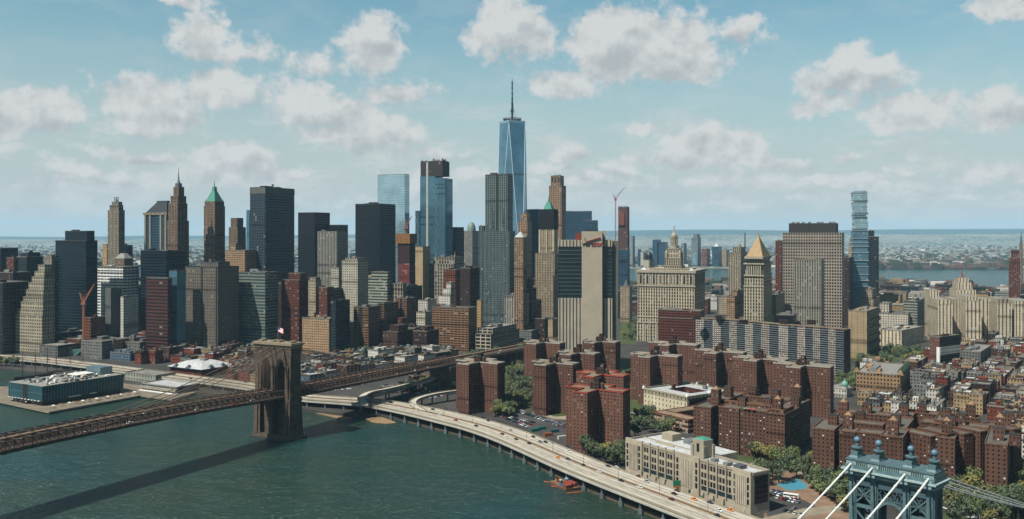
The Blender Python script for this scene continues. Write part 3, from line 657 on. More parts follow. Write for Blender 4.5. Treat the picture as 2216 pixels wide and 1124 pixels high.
# ramps from the stone bridge down to the highway
def ramp(name, label, pts, width, mat=ROADC, cols=True):
    root = empty(name, (0, 0, 0)); tag(root, label, 'ramp'); c3 = catmull([(*W(px, py, z), z) for px, py, z in pts], 5)
    L_, R_ = [], []
    for i, p in enumerate(c3):
        d = (c3[min(i+1, len(c3)-1)]-c3[max(i-1, 0)]); d.z = 0; d.normalize(); nv = Vector((-d.y, d.x, 0))*width/2; L_.append(p+nv); R_.append(p-nv)
    m = MB()
    for i in range(len(c3)-1):
        m.quad([R_[i], R_[i+1], L_[i+1], L_[i]])
        for E_ in (L_, R_): a, b = E_[i], E_[i+1]; dn = Vector((0, 0, 1.4)); m.quad([a-dn, b-dn, b, a])
        m.quad([R_[i]-dn, L_[i]-dn, L_[i+1]-dn, R_[i+1]-dn])
    m.build('road_deck', mat, root)
    for E_ in (L_, R_):
        m = MB()
        for a, b in zip(E_[:-1], E_[1:]): m.bar(a+Vector((0, 0, .4)), b+Vector((0, 0, .4)), .4, 1.0)
        m.build('parapet', CONC, root)
    if cols:
        for i in range(3, len(c3)-1, 4):
            p = c3[i]
            if p.z > 6: m = MB(); m.cyl(p.x, p.y, .8, 2.8, p.z-1.3, 8); m.build('support_column', CONCD, root)
ramp('bridge_ramp', 'curved concrete ramp swinging out below the stone bridge approach towards the river', [(990, 790, 16), (930, 822, 15), (880, 832, 14.5), (835, 842, 14), (800, 849, 14), (783, 860, 14), (788, 878, 13.2)], 8)
ramp('highway_ramp', 'thin curved ramp joining the highway near the leftmost brick tower', [(1000, 844, 13), (950, 851, 13), (918, 858, 12), (897, 866, 11), (894, 876, 10.3), (915, 890, 10.1)], 7)
ramp('side_road_ramp', 'straight concrete ramp running below the stone bridge approach', [(945, 815, 12), (870, 839, 11), (800, 858, 10.2)], 8)
ramp('approach_road', 'short sunlit ramp between trees and the brick towers', [(1095, 797, 7), (1140, 784, 8), (1180, 774, 9)], 7, cols=False)

# ---------------------------------------------------------------- facades
fa = facade
M_ = dict(
 limestone=fa('limestone', (186, 170, 142), (58, 56, 52), wf=.42, hf=.5, bay=2.6, fl=3.5), buff=fa('buff_brick', (192, 158, 122), (60, 48, 40), wf=.46, hf=.45, bay=2.8, fl=3.0),
 zig=fa('pale_limestone', (196, 184, 156), (60, 60, 54), wf=.5, hf=.56, bay=3.0, fl=3.9, blind=.05), tealglass=fa('teal_glass', (30, 50, 60), (24, 48, 60), (28, 46, 56), wf=.96, hf=.6, metal=.35, bay=1.6, fl=3.8, blind=0, rough=.2),
 black=fa('black_glass', (26, 29, 33), (20, 26, 32), (24, 28, 32), wf=.8, hf=.65, metal=.1, bay=1.8, fl=3.8, blind=0, rough=.3), darkstrip=fa('dark_strip', (82, 90, 94), (22, 30, 36), (26, 34, 40), wf=.86, hf=.7, bay=3.4, fl=3.9, blind=.03),
 whiteband=fa('white_band', (208, 208, 202), (34, 40, 44), (208, 208, 202), wf=.88, hf=.46, bay=6, fl=3.9, blind=.03), vstrip=fa('white_vertical', (196, 190, 174), (40, 48, 52), (62, 66, 66), wf=.55, hf=.7, bay=2.6, fl=3.8, blind=.06),
 artdeco=fa('artdeco_grey', (196, 180, 152), (60, 58, 54), (112, 104, 92), wf=.5, hf=.6, bay=2.7, fl=3.7), artdark=fa('artdeco_brown', (164, 136, 110), (44, 40, 38), (100, 84, 72), wf=.48, hf=.6, bay=2.6, fl=3.6),
 chase=fa('aluminium_tower', (92, 106, 116), (36, 52, 64), (58, 72, 84), wf=.72, hf=.62, metal=.3, bay=3.0, fl=3.9, blind=.05, rough=.25), maroon=fa('maroon_band', (108, 58, 52), (30, 26, 28), (108, 58, 52), wf=1, hf=.5, bay=4, fl=3.9, blind=.02),
 twin=fa('grey_tan_blue', (136, 118, 96), (66, 92, 112), (128, 112, 92), wf=.62, hf=.48, bay=3.4, fl=3.7, blind=.1), greenband=fa('green_band', (152, 156, 140), (72, 110, 118), (152, 156, 140), wf=.96, hf=.52, metal=.3, bay=2.4, fl=3.8, blind=.1),
 redres=fa('red_brown_flats', (128, 70, 50), (44, 40, 40), (100, 60, 46), wf=.5, hf=.55, bay=3.0, fl=3.0, blind=.2), brownbalc=fa('brown_balcony_bands', (150, 112, 80), (38, 34, 34), (150, 112, 80), wf=.84, hf=.5, bay=5.0, fl=2.9, blind=.04),
 white=fa('white_concrete', (204, 196, 176), (48, 46, 44), wf=.4, hf=.42, bay=3.4, fl=3.2, blind=.05), midband=fa('pale_green_band', (178, 178, 160), (66, 86, 84), (178, 178, 160), wf=.96, hf=.5, metal=.2, bay=3, fl=3.8),
 whitegrid=fa('white_grid', (192, 180, 158), (62, 60, 56), (150, 138, 118), wf=.66, hf=.62, bay=4.4, fl=5.2, blind=.2), paleglass=fa('pale_sky_glass', (150, 176, 184), (176, 204, 212), (150, 178, 188), wf=.95, hf=.85, metal=.85, bay=2.2, fl=4, blind=0, rough=.12),
 blueglass=fa('blue_glass', (64, 88, 98), (88, 130, 146), (70, 98, 110), wf=.92, hf=.8, metal=.7, bay=2.2, fl=4, blind=0, rough=.12), wtc=fa('sky_blue_glass', (90, 120, 136), (112, 148, 166), (92, 126, 146), wf=.97, hf=.9, metal=.8, bay=1.6, fl=4.0, blind=0, rough=.1),
 steelres=fa('rippled_steel', (132, 144, 142), (40, 56, 60), (92, 106, 106), wf=.6, hf=.66, metal=.2, bay=3.0, fl=3.4, blind=.02), net=fa('red_netting', (136, 44, 40), (60, 34, 32), (150, 62, 54), wf=.7, hf=.62, bay=4, fl=3.2, blind=.15, rough=.8),
 wool=fa('cream_terracotta', (202, 186, 156), (74, 68, 60), (160, 128, 96), wf=.5, hf=.6, bay=2.6, fl=3.8), park30=fa('tan_limestone', (186, 152, 118), (66, 58, 52), (150, 122, 96), wf=.48, hf=.56, bay=3.0, fl=3.6, blind=.2),
 blueband=fa('blue_band_glass', (120, 140, 148), (40, 66, 84), (60, 88, 104), wf=.98, hf=.62, metal=.5, bay=3, fl=4, blind=0, rough=.15), muni=fa('municipal_stone', (212, 198, 170), (34, 32, 30), (150, 140, 118), wf=.54, hf=.58, bay=3.4, fl=4.2, blind=.1),
 police=fa('red_granite_grid', (118, 66, 50), (34, 30, 30), wf=.6, hf=.5, bay=2.6, fl=3.4, blind=.03), chatham=fa('grey_brick_balconies', (128, 110, 98), (50, 52, 56), (196, 190, 180), wf=.6, hf=.48, bay=2.8, fl=2.8, blind=.35),
 javits=fa('checker_stone', (178, 164, 146), (30, 30, 32), wf=.56, hf=.56, bay=3.4, fl=4.3, blind=0), louv=fa('dark_louvre', (64, 58, 54), (40, 38, 38), (44, 42, 40), wf=.6, hf=1, bay=1.8, fl=5, blind=0, rough=.7),
 moyn=fa('grey_marble', (176, 168, 148), (70, 74, 76), (110, 110, 104), wf=.5, hf=.62, bay=2.9, fl=4, blind=.1), jenga=fa('stacked_glass', (184, 198, 198), (104, 146, 160), (180, 196, 198), wf=.86, hf=.66, metal=.6, bay=3, fl=4, blind=.12, rough=.12),
 darkbrown=fa('dark_brick', (74, 54, 46), (30, 28, 28), wf=.46, hf=.5, bay=2.8, fl=3.2), notch=fa('tan_concrete', (196, 172, 132), (96, 80, 62), wf=.12, hf=.4, bay=7, fl=2.9, blind=0), court=fa('court_limestone', (222, 206, 176), (110, 104, 94), (160, 148, 128), wf=.36, hf=.8, bay=4.2, fl=3.9, blind=.1),
 smith=fa('red_brick_project', (122, 86, 70), (50, 40, 38), wf=.34, hf=.42, bay=3.1, fl=2.9, blind=.1, ac=.012), kv=fa('village_brick', (114, 82, 66), (42, 36, 34), wf=.36, hf=.44, bay=3.0, fl=2.95, blind=.12, ac=.06), cream=fa('cream_school', (226, 214, 182), (60, 52, 46), wf=.22, hf=.5, bay=5.2, fl=4.2, blind=0),
 deco=fa('deco_school', (188, 168, 136), (56, 52, 48), (150, 138, 116), wf=.5, hf=.6, bay=2.9, fl=4.2, blind=.05), tanschool=fa('tan_school', (192, 156, 116), (60, 50, 44), wf=.46, hf=.5, bay=3.6, fl=4, blind=.1), blank=fa('blank_wall', (120, 122, 120), wf=0, hf=0), rustf=fa('rust_frame', (150, 84, 50), (40, 36, 34), wf=.7, hf=.6, bay=4, fl=3.4, blind=.05),
 dkteal=fa('dark_teal_block', (44, 56, 60), (28, 42, 48), wf=.7, hf=.5, bay=3, fl=3.4, blind=.05, metal=.1), greenish=fa('pale_green_wall', (168, 172, 156), (80, 92, 90), wf=.4, hf=.4, bay=4, fl=4, blind=.1), rowred=fa('row_red', (140, 72, 50), (48, 40, 38), wf=.38, hf=.5, bay=2.4, fl=3.3, blind=.2), rowdark=fa('row_dark', (96, 70, 58), (40, 36, 36), wf=.38, hf=.5, bay=2.4, fl=3.3),
 rowtan=fa('row_tan', (186, 158, 118), (64, 56, 48), wf=.38, hf=.5, bay=2.5, fl=3.3), rowwhite=fa('row_white', (206, 202, 190), (64, 62, 60), wf=.36, hf=.48, bay=2.6, fl=3.3), rowgrey=fa('row_grey', (134, 134, 128), (50, 52, 54), wf=.42, hf=.5, bay=2.6, fl=3.4), rowblue=fa('row_blue', (96, 120, 136), (44, 54, 62), wf=.4, hf=.5, bay=2.8, fl=3.3),
 rowyel=fa('row_yellow', (200, 164, 116), (70, 58, 46), wf=.36, hf=.5, bay=2.6, fl=3.3), grid=fa('concrete_grid', (196, 186, 162), (44, 44, 42), wf=.82, hf=.7, bay=7, fl=4.4, blind=.02), jc=fa('far_pale', (170, 176, 174), (90, 112, 124), (140, 154, 160), wf=.6, hf=.55, bay=4, fl=4, blind=.2), jcred=fa('far_red', (150, 84, 70), (80, 70, 70), wf=.5, hf=.5, bay=4, fl=4), jcblue=fa('far_blue', (64, 96, 122), (56, 92, 122), wf=.9, hf=.7, metal=.4, bay=4, fl=4, blind=0))

# ---------------------------------------------------------------- towers and blocks, left to right
# name, label, left px, corner px, right px, depth, top row, facade, options
T = [
 ('office_tower', 'dark office slab with pale vertical strips at the left edge of the photo', -70, 6, 64, 1312, 612, 'darkstrip', dict(roof='grey', clutter=4)),
 ('office_block', 'black flat office block far left behind the slab', -60, 2, 39, 1650, 537, 'black', dict(clutter=1)),
 ('office_block', 'squat dark office block with a louvred crown left of the white stepped tower', 36, 58, 93, 1620, 556, 'dkteal', dict(tiers=[(547, .2, .9, .1, .9)], clutter=1)),
 ('office_block', 'small reddish block between two dark blocks at far left', 14, 30, 40, 1560, 558, 'redres', dict(clutter=1)),
 ('office_block', 'low dark block behind the left edge slab', -40, 28, 66, 1480, 590, 'darkbrown', dict(clutter=3, roof='pale')),
 ('office_tower', 'light grey tower peeking between the stepped tower and the teal glass tower', 96, 112, 122, 1420, 558, 'artdeco', dict(tiers=[(552, .2, .9, .1, .9)], clutter=1)),
 ('ziggurat_tower', 'cream stepped tower climbing in terraces beside the elevated highway', 33, 91, 118, 1306, 684, 'zig', dict(tiers=[(672, .06, 1, .04, 1), (655, .18, 1, .07, 1), (644, .25, .99, .1, 1), (628, .34, .98, .14, 1), (613, .42, .98, .18, 1), (600, .52, .97, .22, 1), (588, .6, .96, .27, .97), (574, .7, .95, .32, .94)], clutter=1)),
 ('glass_tower', 'dark teal glass tower with a boxy crown right of the stepped cream tower', 120, 186, 211, 1400, 521, 'tealglass', dict(tiers=[(500, .26, .98, .15, .8)], clutter=2, roof='dark')),
 ('office_building', 'white banded office building with a solid white top storey', 204, 266, 300, 1460, 590, 'whiteband', dict(tiers=[(578, 0, 1, 0, 1)], clutter=2, roof='pale')),
 ('slender_tower', 'slim old stone tower with an antenna frame on its crown', 233, 257, 270, 1630, 455, 'artdeco', dict(tiers=[(444, .12, .92, .1, .9), (437, .25, .85, .25, .85)], clutter=1)),
 ('office_block', 'narrow ochre building just left of the slim stone tower', 222, 231, 236, 1700, 529, 'rowyel', dict(clutter=0)),
 ('office_block', 'dark striped block just right of the slim stone tower', 262, 272, 287, 1740, 531, 'darkstrip', dict(clutter=1)),
 ('office_block', 'brown octagonal block with a pale sloping roof', 248, 269, 288, 1560, 560, 'artdark', dict(clutter=0)),
 ('office_tower', 'tower with a dark mansard roof over corner columns and a glass front', 313, 361, 372, 1640, 465, 'blueband', dict(clutter=0, roof='dark')),
 ('spire_tower', 'tall brown stone tower with stepped shoulders and a thin needle spire', 362, 384, 409, 1520, 478, 'artdark', dict(tiers=[(440, .06, .96, .05, .9), (424, .16, .9, .14, .85), (404, .28, .8, .28, .76)], clutter=0)),
 ('glass_block', 'dark blue glass office block in front of the mansard tower', 304, 360, 402, 1450, 543, 'tealglass', dict(clutter=2, roof='dark')),
 ('office_tower', 'maroon striped office tower beside the fish market', 316, 363, 372, 1262, 602, 'maroon', dict(clutter=1, roof='brown')),
 ('glass_block', 'glossy blue-black glass slice right of the maroon tower', 366, 383, 402, 1275, 586, 'blueglass', dict(clutter=1, roof='dark')),
 ('green_roof_tower', 'brown stone tower with a green copper pyramid roof', 441, 465, 487, 1570, 446, 'artdark', dict(clutter=0)),
 ('office_tower', 'wide grey-brown tower of paired bays with blue windows above the market', 401, 471, 517, 1290, 578, 'twin', dict(tiers=[(568, .3, .85, .25, .8)], clutter=2, roof='dark')),
 ('apartment_block', 'sandy apartment block with rooftop boxes behind the grey-brown tower', 488, 530, 556, 1520, 542, 'buff', dict(tiers=[(531, .1, .4, .2, .7)], clutter=3)),
 ('stone_tower_block', 'brown stone tower with a flat top left of the dark aluminium tower', 495, 514, 532, 1800, 492, 'artdark', dict(tiers=[(472, .12, .85, .1, .85)], clutter=0)),
 ('glass_block', 'sliver of bright blue glass behind the aluminium tower', 533, 539, 544, 2100, 455, 'blueglass', dict(clutter=0)),
 ('office_tower', 'broad dark blue aluminium tower with a blank grey band at its top', 541, 574, 637, 1540, 419, 'chase', dict(tiers=[(405, 0, 1, 0, 1)], clutter=2, roof='dark')),
 ('office_building', 'green-grey banded building right of the grey-brown tower', 517, 574, 602, 1330, 590, 'greenband', dict(clutter=4, roof='grey')),
 ('apartment_tower', 'reddish-brown balcony tower behind the stone bridge tower', 609, 647, 668, 1350, 606, 'redres', dict(tiers=[(592, .3, .95, .2, .8)], clutter=2)),
 ('office_block', 'dark red slab tucked behind the balcony tower', 600, 612, 620, 1420, 612, 'darkbrown', dict(clutter=1)),
 ('black_tower', 'flat black tower left of the white pinstriped tower', 645, 681, 714, 1720, 460, 'black', dict(clutter=1, roof='dark')),
 ('black_tower', 'shorter brown-black tower behind the white pinstriped tower', 700, 733, 753, 1740, 487, 'black', dict(clutter=0, roof='dark')),
 ('office_tower', 'white pinstriped slab tower standing before two black towers', 687, 729, 752, 1540, 501, 'vstrip', dict(clutter=1, roof='grey')),
 ('black_tower', 'massive square black steel tower left of centre', 769, 821, 856, 1840, 441, 'black', dict(clutter=3, roof='dark')),
 ('glass_tower', 'pale sky-coloured glass tower behind the massive black tower', 817, 876, 886, 2010, 377, 'paleglass', dict(clutter=0)),
 ('white_tower', 'slim white concrete apartment tower below the massive black tower', 740, 774, 797, 1370, 564, 'white', dict(tiers=[(559, .15, .9, .1, .9)], clutter=2)),
 ('office_building', 'pale building with green window bands under the massive black tower', 795, 838, 848, 1440, 603, 'midband', dict(tiers=[(589, .15, .98, .2, .9)], clutter=1, roof='pale')),
 ('office_block', 'small cream block beside the white pinstriped tower', 716, 733, 741, 1480, 580, 'white', dict(clutter=1)),
 ('apartment_tower', 'narrow tan tower with a pale top left of the red-brown block', 667, 683, 696, 1340, 607, 'limestone', dict(tiers=[(601, .1, .9, .1, .9)], clutter=0)),
 ('apartment_block', 'red-brown block between the narrow tan tower and a dark block', 690, 708, 722, 1330, 622, 'redres', dict(clutter=1)),
 ('office_block', 'tall shadowy block right of the red-brown block', 708, 722, 745, 1360, 626, 'dkteal', dict(clutter=3, roof='dark')),
 ('office_block', 'lower shadowy block stepping down behind the tan corner building', 716, 726, 757, 1300, 652, 'dkteal', dict(clutter=2, roof='dark')),
 ('apartment_building', 'sandy apartment building with a notched corner right of the stone bridge tower', 654, 712, 731, 1302, 690, 'buff', dict(clutter=2, roof='tan', tank=1)),
 ('apartment_slab', 'brown balcony slab, nearest of three standing in echelon', 765, 797, 822, 1330, 665, 'brownbalc', dict(clutter=3, roof='brown')),
 ('apartment_slab', 'brown balcony slab, middle of three standing in echelon', 817, 831, 862, 1372, 657, 'brownbalc', dict(clutter=3, roof='brown')),
 ('apartment_slab', 'brown balcony slab, farthest of three standing in echelon', 857, 880, 900, 1412, 646, 'brownbalc', dict(clutter=2, roof='brown')),
 ('office_block', 'big shadowy block with a small stone front behind the balcony slabs', 848, 878, 914, 1480, 622, 'dkteal', dict(clutter=3, roof='dark')),
 ('office_block', 'small pale stone house front rising above the farthest balcony slab', 848, 872, 880, 1440, 614, 'whitegrid', dict(clutter=1)),
 ('tower_under_construction', 'unfinished tower wrapped in red netting with an orange crown', 861, 886, 898, 1560, 520, 'net', dict(clutter=0)),
 ('office_slab', 'blank beige slab right of the red netted tower', 899, 915, 931, 1640, 534, 'notch', dict(clutter=0)),
 ('office_block', 'dark block left of the green domed building', 955, 988, 1004, 2040, 492, 'black', dict(clutter=0)),
 ('domed_tower', 'grey office tower with a pale green dome', 1003, 1022, 1037, 2300, 500, 'vstrip', dict(clutter=0)),
 ('office_building', 'cream gridded office building with a recessed top and tiny pyramid', 929, 981, 1007, 1640, 572, 'whitegrid', dict(tiers=[(557, .12, 1, .1, .9)], clutter=2)),
 ('building_under_construction', 'block draped in rusty scaffolding before the cream gridded building', 960, 985, 997, 1560, 584, 'rustf', dict(clutter=1)),
 ('stepped_building', 'small white building with terraces stepping down to the left', 949, 974, 984, 1500, 640, 'rowwhite', dict(tiers=[(625, .35, 1, .1, 1), (612, .6, 1, .2, 1)], clutter=1)),
 ('apartment_tower', 'brown tower with a dark right side behind the wide twin brown slab', 996, 1017, 1037, 1500, 580, 'darkbrown', dict(clutter=2)),
 ('apartment_block', 'cream and brown block with stacked balconies left of the wide twin brown slab', 901, 920, 936, 1400, 676, 'white', dict(clutter=2)),
 ('apartment_block', 'low white block above the balcony block', 905, 925, 945, 1480, 650, 'rowwhite', dict(clutter=2)),
 ('apartment_slab', 'wide twin brown slab with striped balconies behind the bridge approach', 935, 1014, 1031, 1345, 667, 'brownbalc', dict(clutter=3, roof='brown')),
 ('slender_tower', 'slim grey tower with round ornaments left of the rippled steel tower', 1036, 1046, 1052, 1600, 489, 'steelres', dict(clutter=1)),
 ('steel_tower', 'tall rippled steel apartment tower in front of the tallest glass tower', 1050, 1098, 1110, 1478, 377, 'steelres', dict(clutter=2, roof='dark')),
 ('apartment_block', 'narrow orange building at the foot of the rippled steel tower', 1032, 1041, 1045, 1400, 650, 'rowyel', dict(clutter=0)),
 ('office_tower', 'pinkish stone tower with a white pyramid cap', 1113, 1132, 1140, 1440, 514, 'park30', dict(clutter=0)),
 ('office_tower', 'beige stepped tower right behind the white pyramid cap', 1122, 1141, 1151, 1560, 478, 'park30', dict(tiers=[(461, .2, .9, .1, .9)], clutter=1)),
 ('glass_tower', 'blue banded glass tower behind the black wrapped gothic crown', 1138, 1166, 1175, 2120, 453, 'blueband', dict(clutter=0)),
 ('gothic_tower', 'cream gothic skyscraper with its crown wrapped in black netting', 1168, 1198, 1207, 1660, 497, 'wool', dict(clutter=0)),
 ('gothic_wing', 'lower cream gothic wing at the foot of the wrapped tower', 1158, 1200, 1211, 1630, 549, 'wool', dict(clutter=1)),
 ('stone_tower_block', 'tall tan limestone tower behind the black wrapped crown', 1188, 1215, 1225, 1830, 402, 'park30', dict(tiers=[(380, .1, .86, .1, .9)], clutter=2)),
 ('glass_tower', 'broad blue banded office block right of the tan limestone tower', 1214, 1277, 1281, 2260, 457, 'blueband', dict(clutter=1)),
 ('glass_block', 'lower step of the broad blue banded block', 1262, 1290, 1294, 2230, 477, 'blueband', dict(clutter=1)),
 ('office_tower', 'concrete ribbed tower with rounded corners left of the big windowless tower', 1092, 1119, 1145, 1450, 640, 'vstrip', dict(clutter=2, roof='pale')),
 ('office_block', 'shadowed stepped block behind the concrete ribbed tower', 1118, 1150, 1172, 1500, 652, 'darkbrown', dict(tiers=[(625, .2, .8, .2, .8), (604, .36, .64, .3, .7)], clutter=0)),
 ('office_block', 'dark block left of the gothic wing', 1150, 1178, 1190, 1450, 690, 'darkbrown', dict(clutter=2)),
 ('college_building', 'low concrete grid building with a white roof by the bridge approach', 1029, 1062, 1134, 1342, 724, 'grid', dict(tiers=[(712, .0, 1, .06, .9)], clutter=5, roof='pale', th=27)),
 ('office_block', 'long low grey building between the white roof and the windowless tower', 1110, 1150, 1190, 1430, 716, 'rowgrey', dict(clutter=4, roof='pale')),
 ('office_block', 'small windowless concrete block beside the big windowless tower', 1186, 1196, 1209, 1330, 692, 'notch', dict(clutter=1)),
 ('twisted_tower', 'unfinished tall thin tower with rusty floors beside a red crane', 1336, 1358, 1363, 2130, 540, 'blueband', dict(clutter=0)),
 ('ornate_house', 'small ornate building with a steep little roof by the dark trees', 1342, 1362, 1368, 1800, 620, 'wool', dict(clutter=0)),
 ('police_headquarters', 'cube of red brick with rows of small windows below the domed civic tower', 1424, 1516, 1524, 1280, 690, 'police', dict(tiers=[(673, 0, 1, 0, 1)], clutter=4, roof='tan')),
 ('office_tower', 'grey stepped tower with a round cap left of the gold pyramid', 1577, 1603, 1620, 1760, 548, 'artdeco', dict(tiers=[(536, .2, .85, .2, .85)], clutter=0)),
 ('office_block', 'tan stone block left of the gold pyramid tower', 1573, 1590, 1613, 1480, 642, 'buff', dict(tiers=[(632, .3, 1, .2, .9)], clutter=1)),
 ('office_block', 'stone block between the gold pyramid tower and the chequered slab', 1662, 1680, 1699, 1480, 640, 'limestone', dict(clutter=2)),
 ('courthouse_annex', 'wide stone base block under the gold pyramid tower', 1600, 1655, 1680, 1400, 690, 'limestone', dict(clutter=2)),
 ('apartment_tower', 'dark red slab just left of the chequered slab', 1678, 1691, 1698, 1760, 521, 'redres', dict(clutter=1)),
 ('office_slab', 'huge chequered stone slab with a dark louvred crown', 1694, 1822, 1827, 1540, 504, 'javits', dict(clutter=0, depth=45)),
 ('courthouse_tower', 'pale marble tower with a notched top standing before the chequered slab', 1719, 1777, 1781, 1330, 562, 'moyn', dict(clutter=1, depth=40)),
 ('office_block', 'low black glass block left of the pale marble tower', 1680, 1716, 1722, 1300, 682, 'black', dict(clutter=2, depth=40)),
 ('office_tower', 'beige stepped tower left of the stacked glass tower', 1836, 1848, 1856, 2000, 530, 'limestone', dict(tiers=[(515, .2, .9, .1, .9)], clutter=0, depth=30)),
 ('office_tower', 'dark blue stepped block right of the stacked glass tower', 1876, 1900, 1908, 1900, 512, 'dkteal', dict(tiers=[(499, .1, .6, .1, .9)], clutter=1, depth=40)),
 ('apartment_block', 'brown block between the chequered slab and the stacked glass tower', 1824, 1838, 1848, 1720, 558, 'darkbrown', dict(clutter=1)),
 ('apartment_tower', 'tan concrete tower with a jagged dark right edge above the park', 1836, 1876, 1903, 1262, 674, 'notch', dict(clutter=3, roof='tan', th=33)),
 ('federal_courthouse', 'low stone courthouse with tall columns and a flat roof above the park', 1904, 1951, 2003, 1400, 716, 'court', dict(clutter=4, roof='pale', th=44)),
 ('office_building', 'long grey louvred building left of the terraced stone courthouse', 1955, 1985, 2012, 1560, 652, 'midband', dict(clutter=3, roof='pale', th=40)),
 ('office_building', 'broad cream building with a pale tank block above the columned courthouse', 1898, 1965, 1975, 1540, 680, 'white', dict(tiers=[(660, .05, .35, .2, .8)], clutter=3, th=30)),
 ('office_building', 'grey stone building with a square turret above the park', 1862, 1890, 1905, 1600, 648, 'limestone', dict(tiers=[(628, .2, .8, .2, .8)], clutter=1, th=30)),
 ('brick_tower', 'tall red brick tower with a dark cap at the right edge', 2184, 2208, 2225, 2050, 558, 'redres', dict(tiers=[(541, .2, .9, .1, .9)], clutter=1)),
 ('office_building', 'red and white building with a black glass side above the rooftops', 2012, 2033, 2078, 1130, 730, 'smith', dict(clutter=2, roof='grey', th=55)),
 ('loft_building', 'grey loft building with large windows right of the red and white building', 2077, 2122, 2146, 1140, 762, 'rowgrey', dict(clutter=5, roof='pale', tank=1, th=36)),
 ('brick_block', 'dark plain brick block at the foot of the terraced courthouse', 2138, 2152, 2163, 1330, 722, 'darkbrown', dict(clutter=1, th=36)),
 ('office_block', 'orange timbered tower base by the unfinished brick block near the river', 196, 214, 240, 1290, 768, 'rowred', dict(clutter=2)),
 ('building_under_construction', 'unfinished grey frame tower beside the orange crane', 180, 196, 228, 1310, 688, 'rustf', dict(clutter=1)),
 ('blank_tower', 'blank grey party-wall tower right of the orange crane', 228, 240, 264, 1340, 624, 'blank', dict(clutter=1)),
 ('apartment_tower', 'white tower with zigzag dark lines beside the blank grey tower', 261, 267, 299, 1330, 642, 'rowwhite', dict(clutter=1, roof='pale')),
 ('office_block', 'small yellow building by the foot of the zigzag tower', 229, 245, 266, 1275, 738, 'rowyel', dict(clutter=2)),
 ('office_building', 'low rounded blue-grey building by the market', 238, 282, 312, 1245, 765, 'rowblue', dict(clutter=3, roof='pale')),
 ('office_block', 'shadowed block right of the zigzag tower', 266, 290, 318, 1300, 732, 'rowgrey', dict(clutter=2)),
]
BB = {}
for i, (nm, lb, pl, pc, pr, Y, top, mt, op) in enumerate(T):
    op = dict(op); th = op.pop('th', 25); cat = {'ziggurat_tower': 'tower', 'glass_tower': 'tower', 'office_tower': 'tower'}.get(nm, 'building')
    BB[lb] = bld(nm, lb, pl, pc, pr, Y, top, M_[mt], th, cat=cat, **op)
def get(s): return next(v for k, v in BB.items() if s in k)
def addp(b, name, mb, mat): return mb.build(name, mat, b.root)

# ---------------------------------------------------------------- crowns, spires and other parts of those towers
GREENCU = plain('copper_green', S(92, 172, 150), .7, 0, .2, .3); GOLD = plain('gold_tile', S(184, 150, 100), .6, 0, .25, .3); SLATE = plain('slate_roof', S(54, 62, 68), .6, .1, .15, .1)
def pyr(b, u0, u1, v0, v1, z0, z1, mat, f=.02, name='pyramid_roof'):
    m = MB(); cu, cv = (u0+u1)/2, (v0+v1)/2; k = lambda a, c: c+(a-c)*f
    m.prism(rect(u0, u1, v0, v1), z0, z1, 2, 2, rect(k(u0, cu), k(u1, cu), k(v0, cv), k(v1, cv))); return m.build(name, mat, b.root)
def spire(b, u, v, z0, z1, r, mat, name='spire'):
    m = MB(); m.cyl(u, v, r, z0, z0+(z1-z0)*.45, 8, r*.45); m.cyl(u, v, r*.45, z0+(z1-z0)*.45, z1, 6, .12); return m.build(name, mat, b.root)
b = get('green copper pyramid'); w, d, Y = b.w, b.d, b.y
m = MB(); m.walls(rect(-w+1, -1, 1, d-1), b.z, Zr(436, Y), 2.6, 3.6); m.cap(rect(-w+1, -1, 1, d-1), Zr(436, Y)); m.build('upper_wall', M_['artdark'], b.root)
pyr(b, -w+1.5, -1.5, 1.5, d-1.5, Zr(437, Y), Zr(410, Y), GREENCU, .2); pyr(b, -w/2-3.2, -w/2+3.2, d/2-3.2, d/2+3.2, Zr(411, Y), Zr(404, Y), GREENCU, .8, 'lantern'); spire(b, -w/2, d/2, Zr(405, Y), Zr(389, Y), 1.6, GREENCU)
for (u, v) in ((-w+2, 2), (-2, 2), (-2, d-2)): spire(b, u, v, Zr(440, Y), Zr(430, Y), 1.1, M_['artdark'], 'corner_finial')
b = get('needle spire'); w, d, Y = b.w, b.d, b.y; cu, cv = -w*.46, d*.5
m = MB(); m.prism(rect(cu-w*.17, cu+w*.17, cv-w*.17, cv+w*.17), Zr(404, Y), Zr(396, Y), 2, 3); m.cyl(cu, cv, w*.14, Zr(396, Y), Zr(386, Y), 8, w*.04); m.build('lantern', STEEL, b.root); spire(b, cu, cv, Zr(387, Y), Zr(360, Y), 1.3, STEEL)
b = get('antenna frame'); w, d, Y = b.w, b.d, b.y; m = MB()
for z in (Zr(436, Y), Zr(432, Y), Zr(428, Y)): m.bar((-w*.66, d*.5, z), (-w*.3, d*.5, z), .9); m.bar((-w*.5, d*.3, z), (-w*.5, d*.7, z), .8)
for u in (-.64, -.48, -.32): m.bar((w*u, d*.5, Zr(440, Y)), (w*u, d*.5, Zr(426, Y)), .8)
m.build('antenna_frame', STEEL, b.root)
b = get('dark mansard roof'); w, d, Y = b.w, b.d, b.y
m = MB(); m.prism(rect(-w-2, 2, -2, d+2), b.z, b.z+4, bottom=True); m.build('cornice', M_['limestone'], b.root); m = MB(); m.prism(rect(-w+1, -1, 1, d-1), b.z+4, Zr(437, Y), poly1=rect(-w*.5, -w*.06, d*.3, d*.8)); m.build('mansard_roof', SLATE, b.root)
m = MB(); m.prism(rect(-w*.52, -w*.04, d*.28, d*.82), Zr(437, Y), Zr(434.5, Y), bottom=True); m.build('ridge_cap', SLATE, b.root)
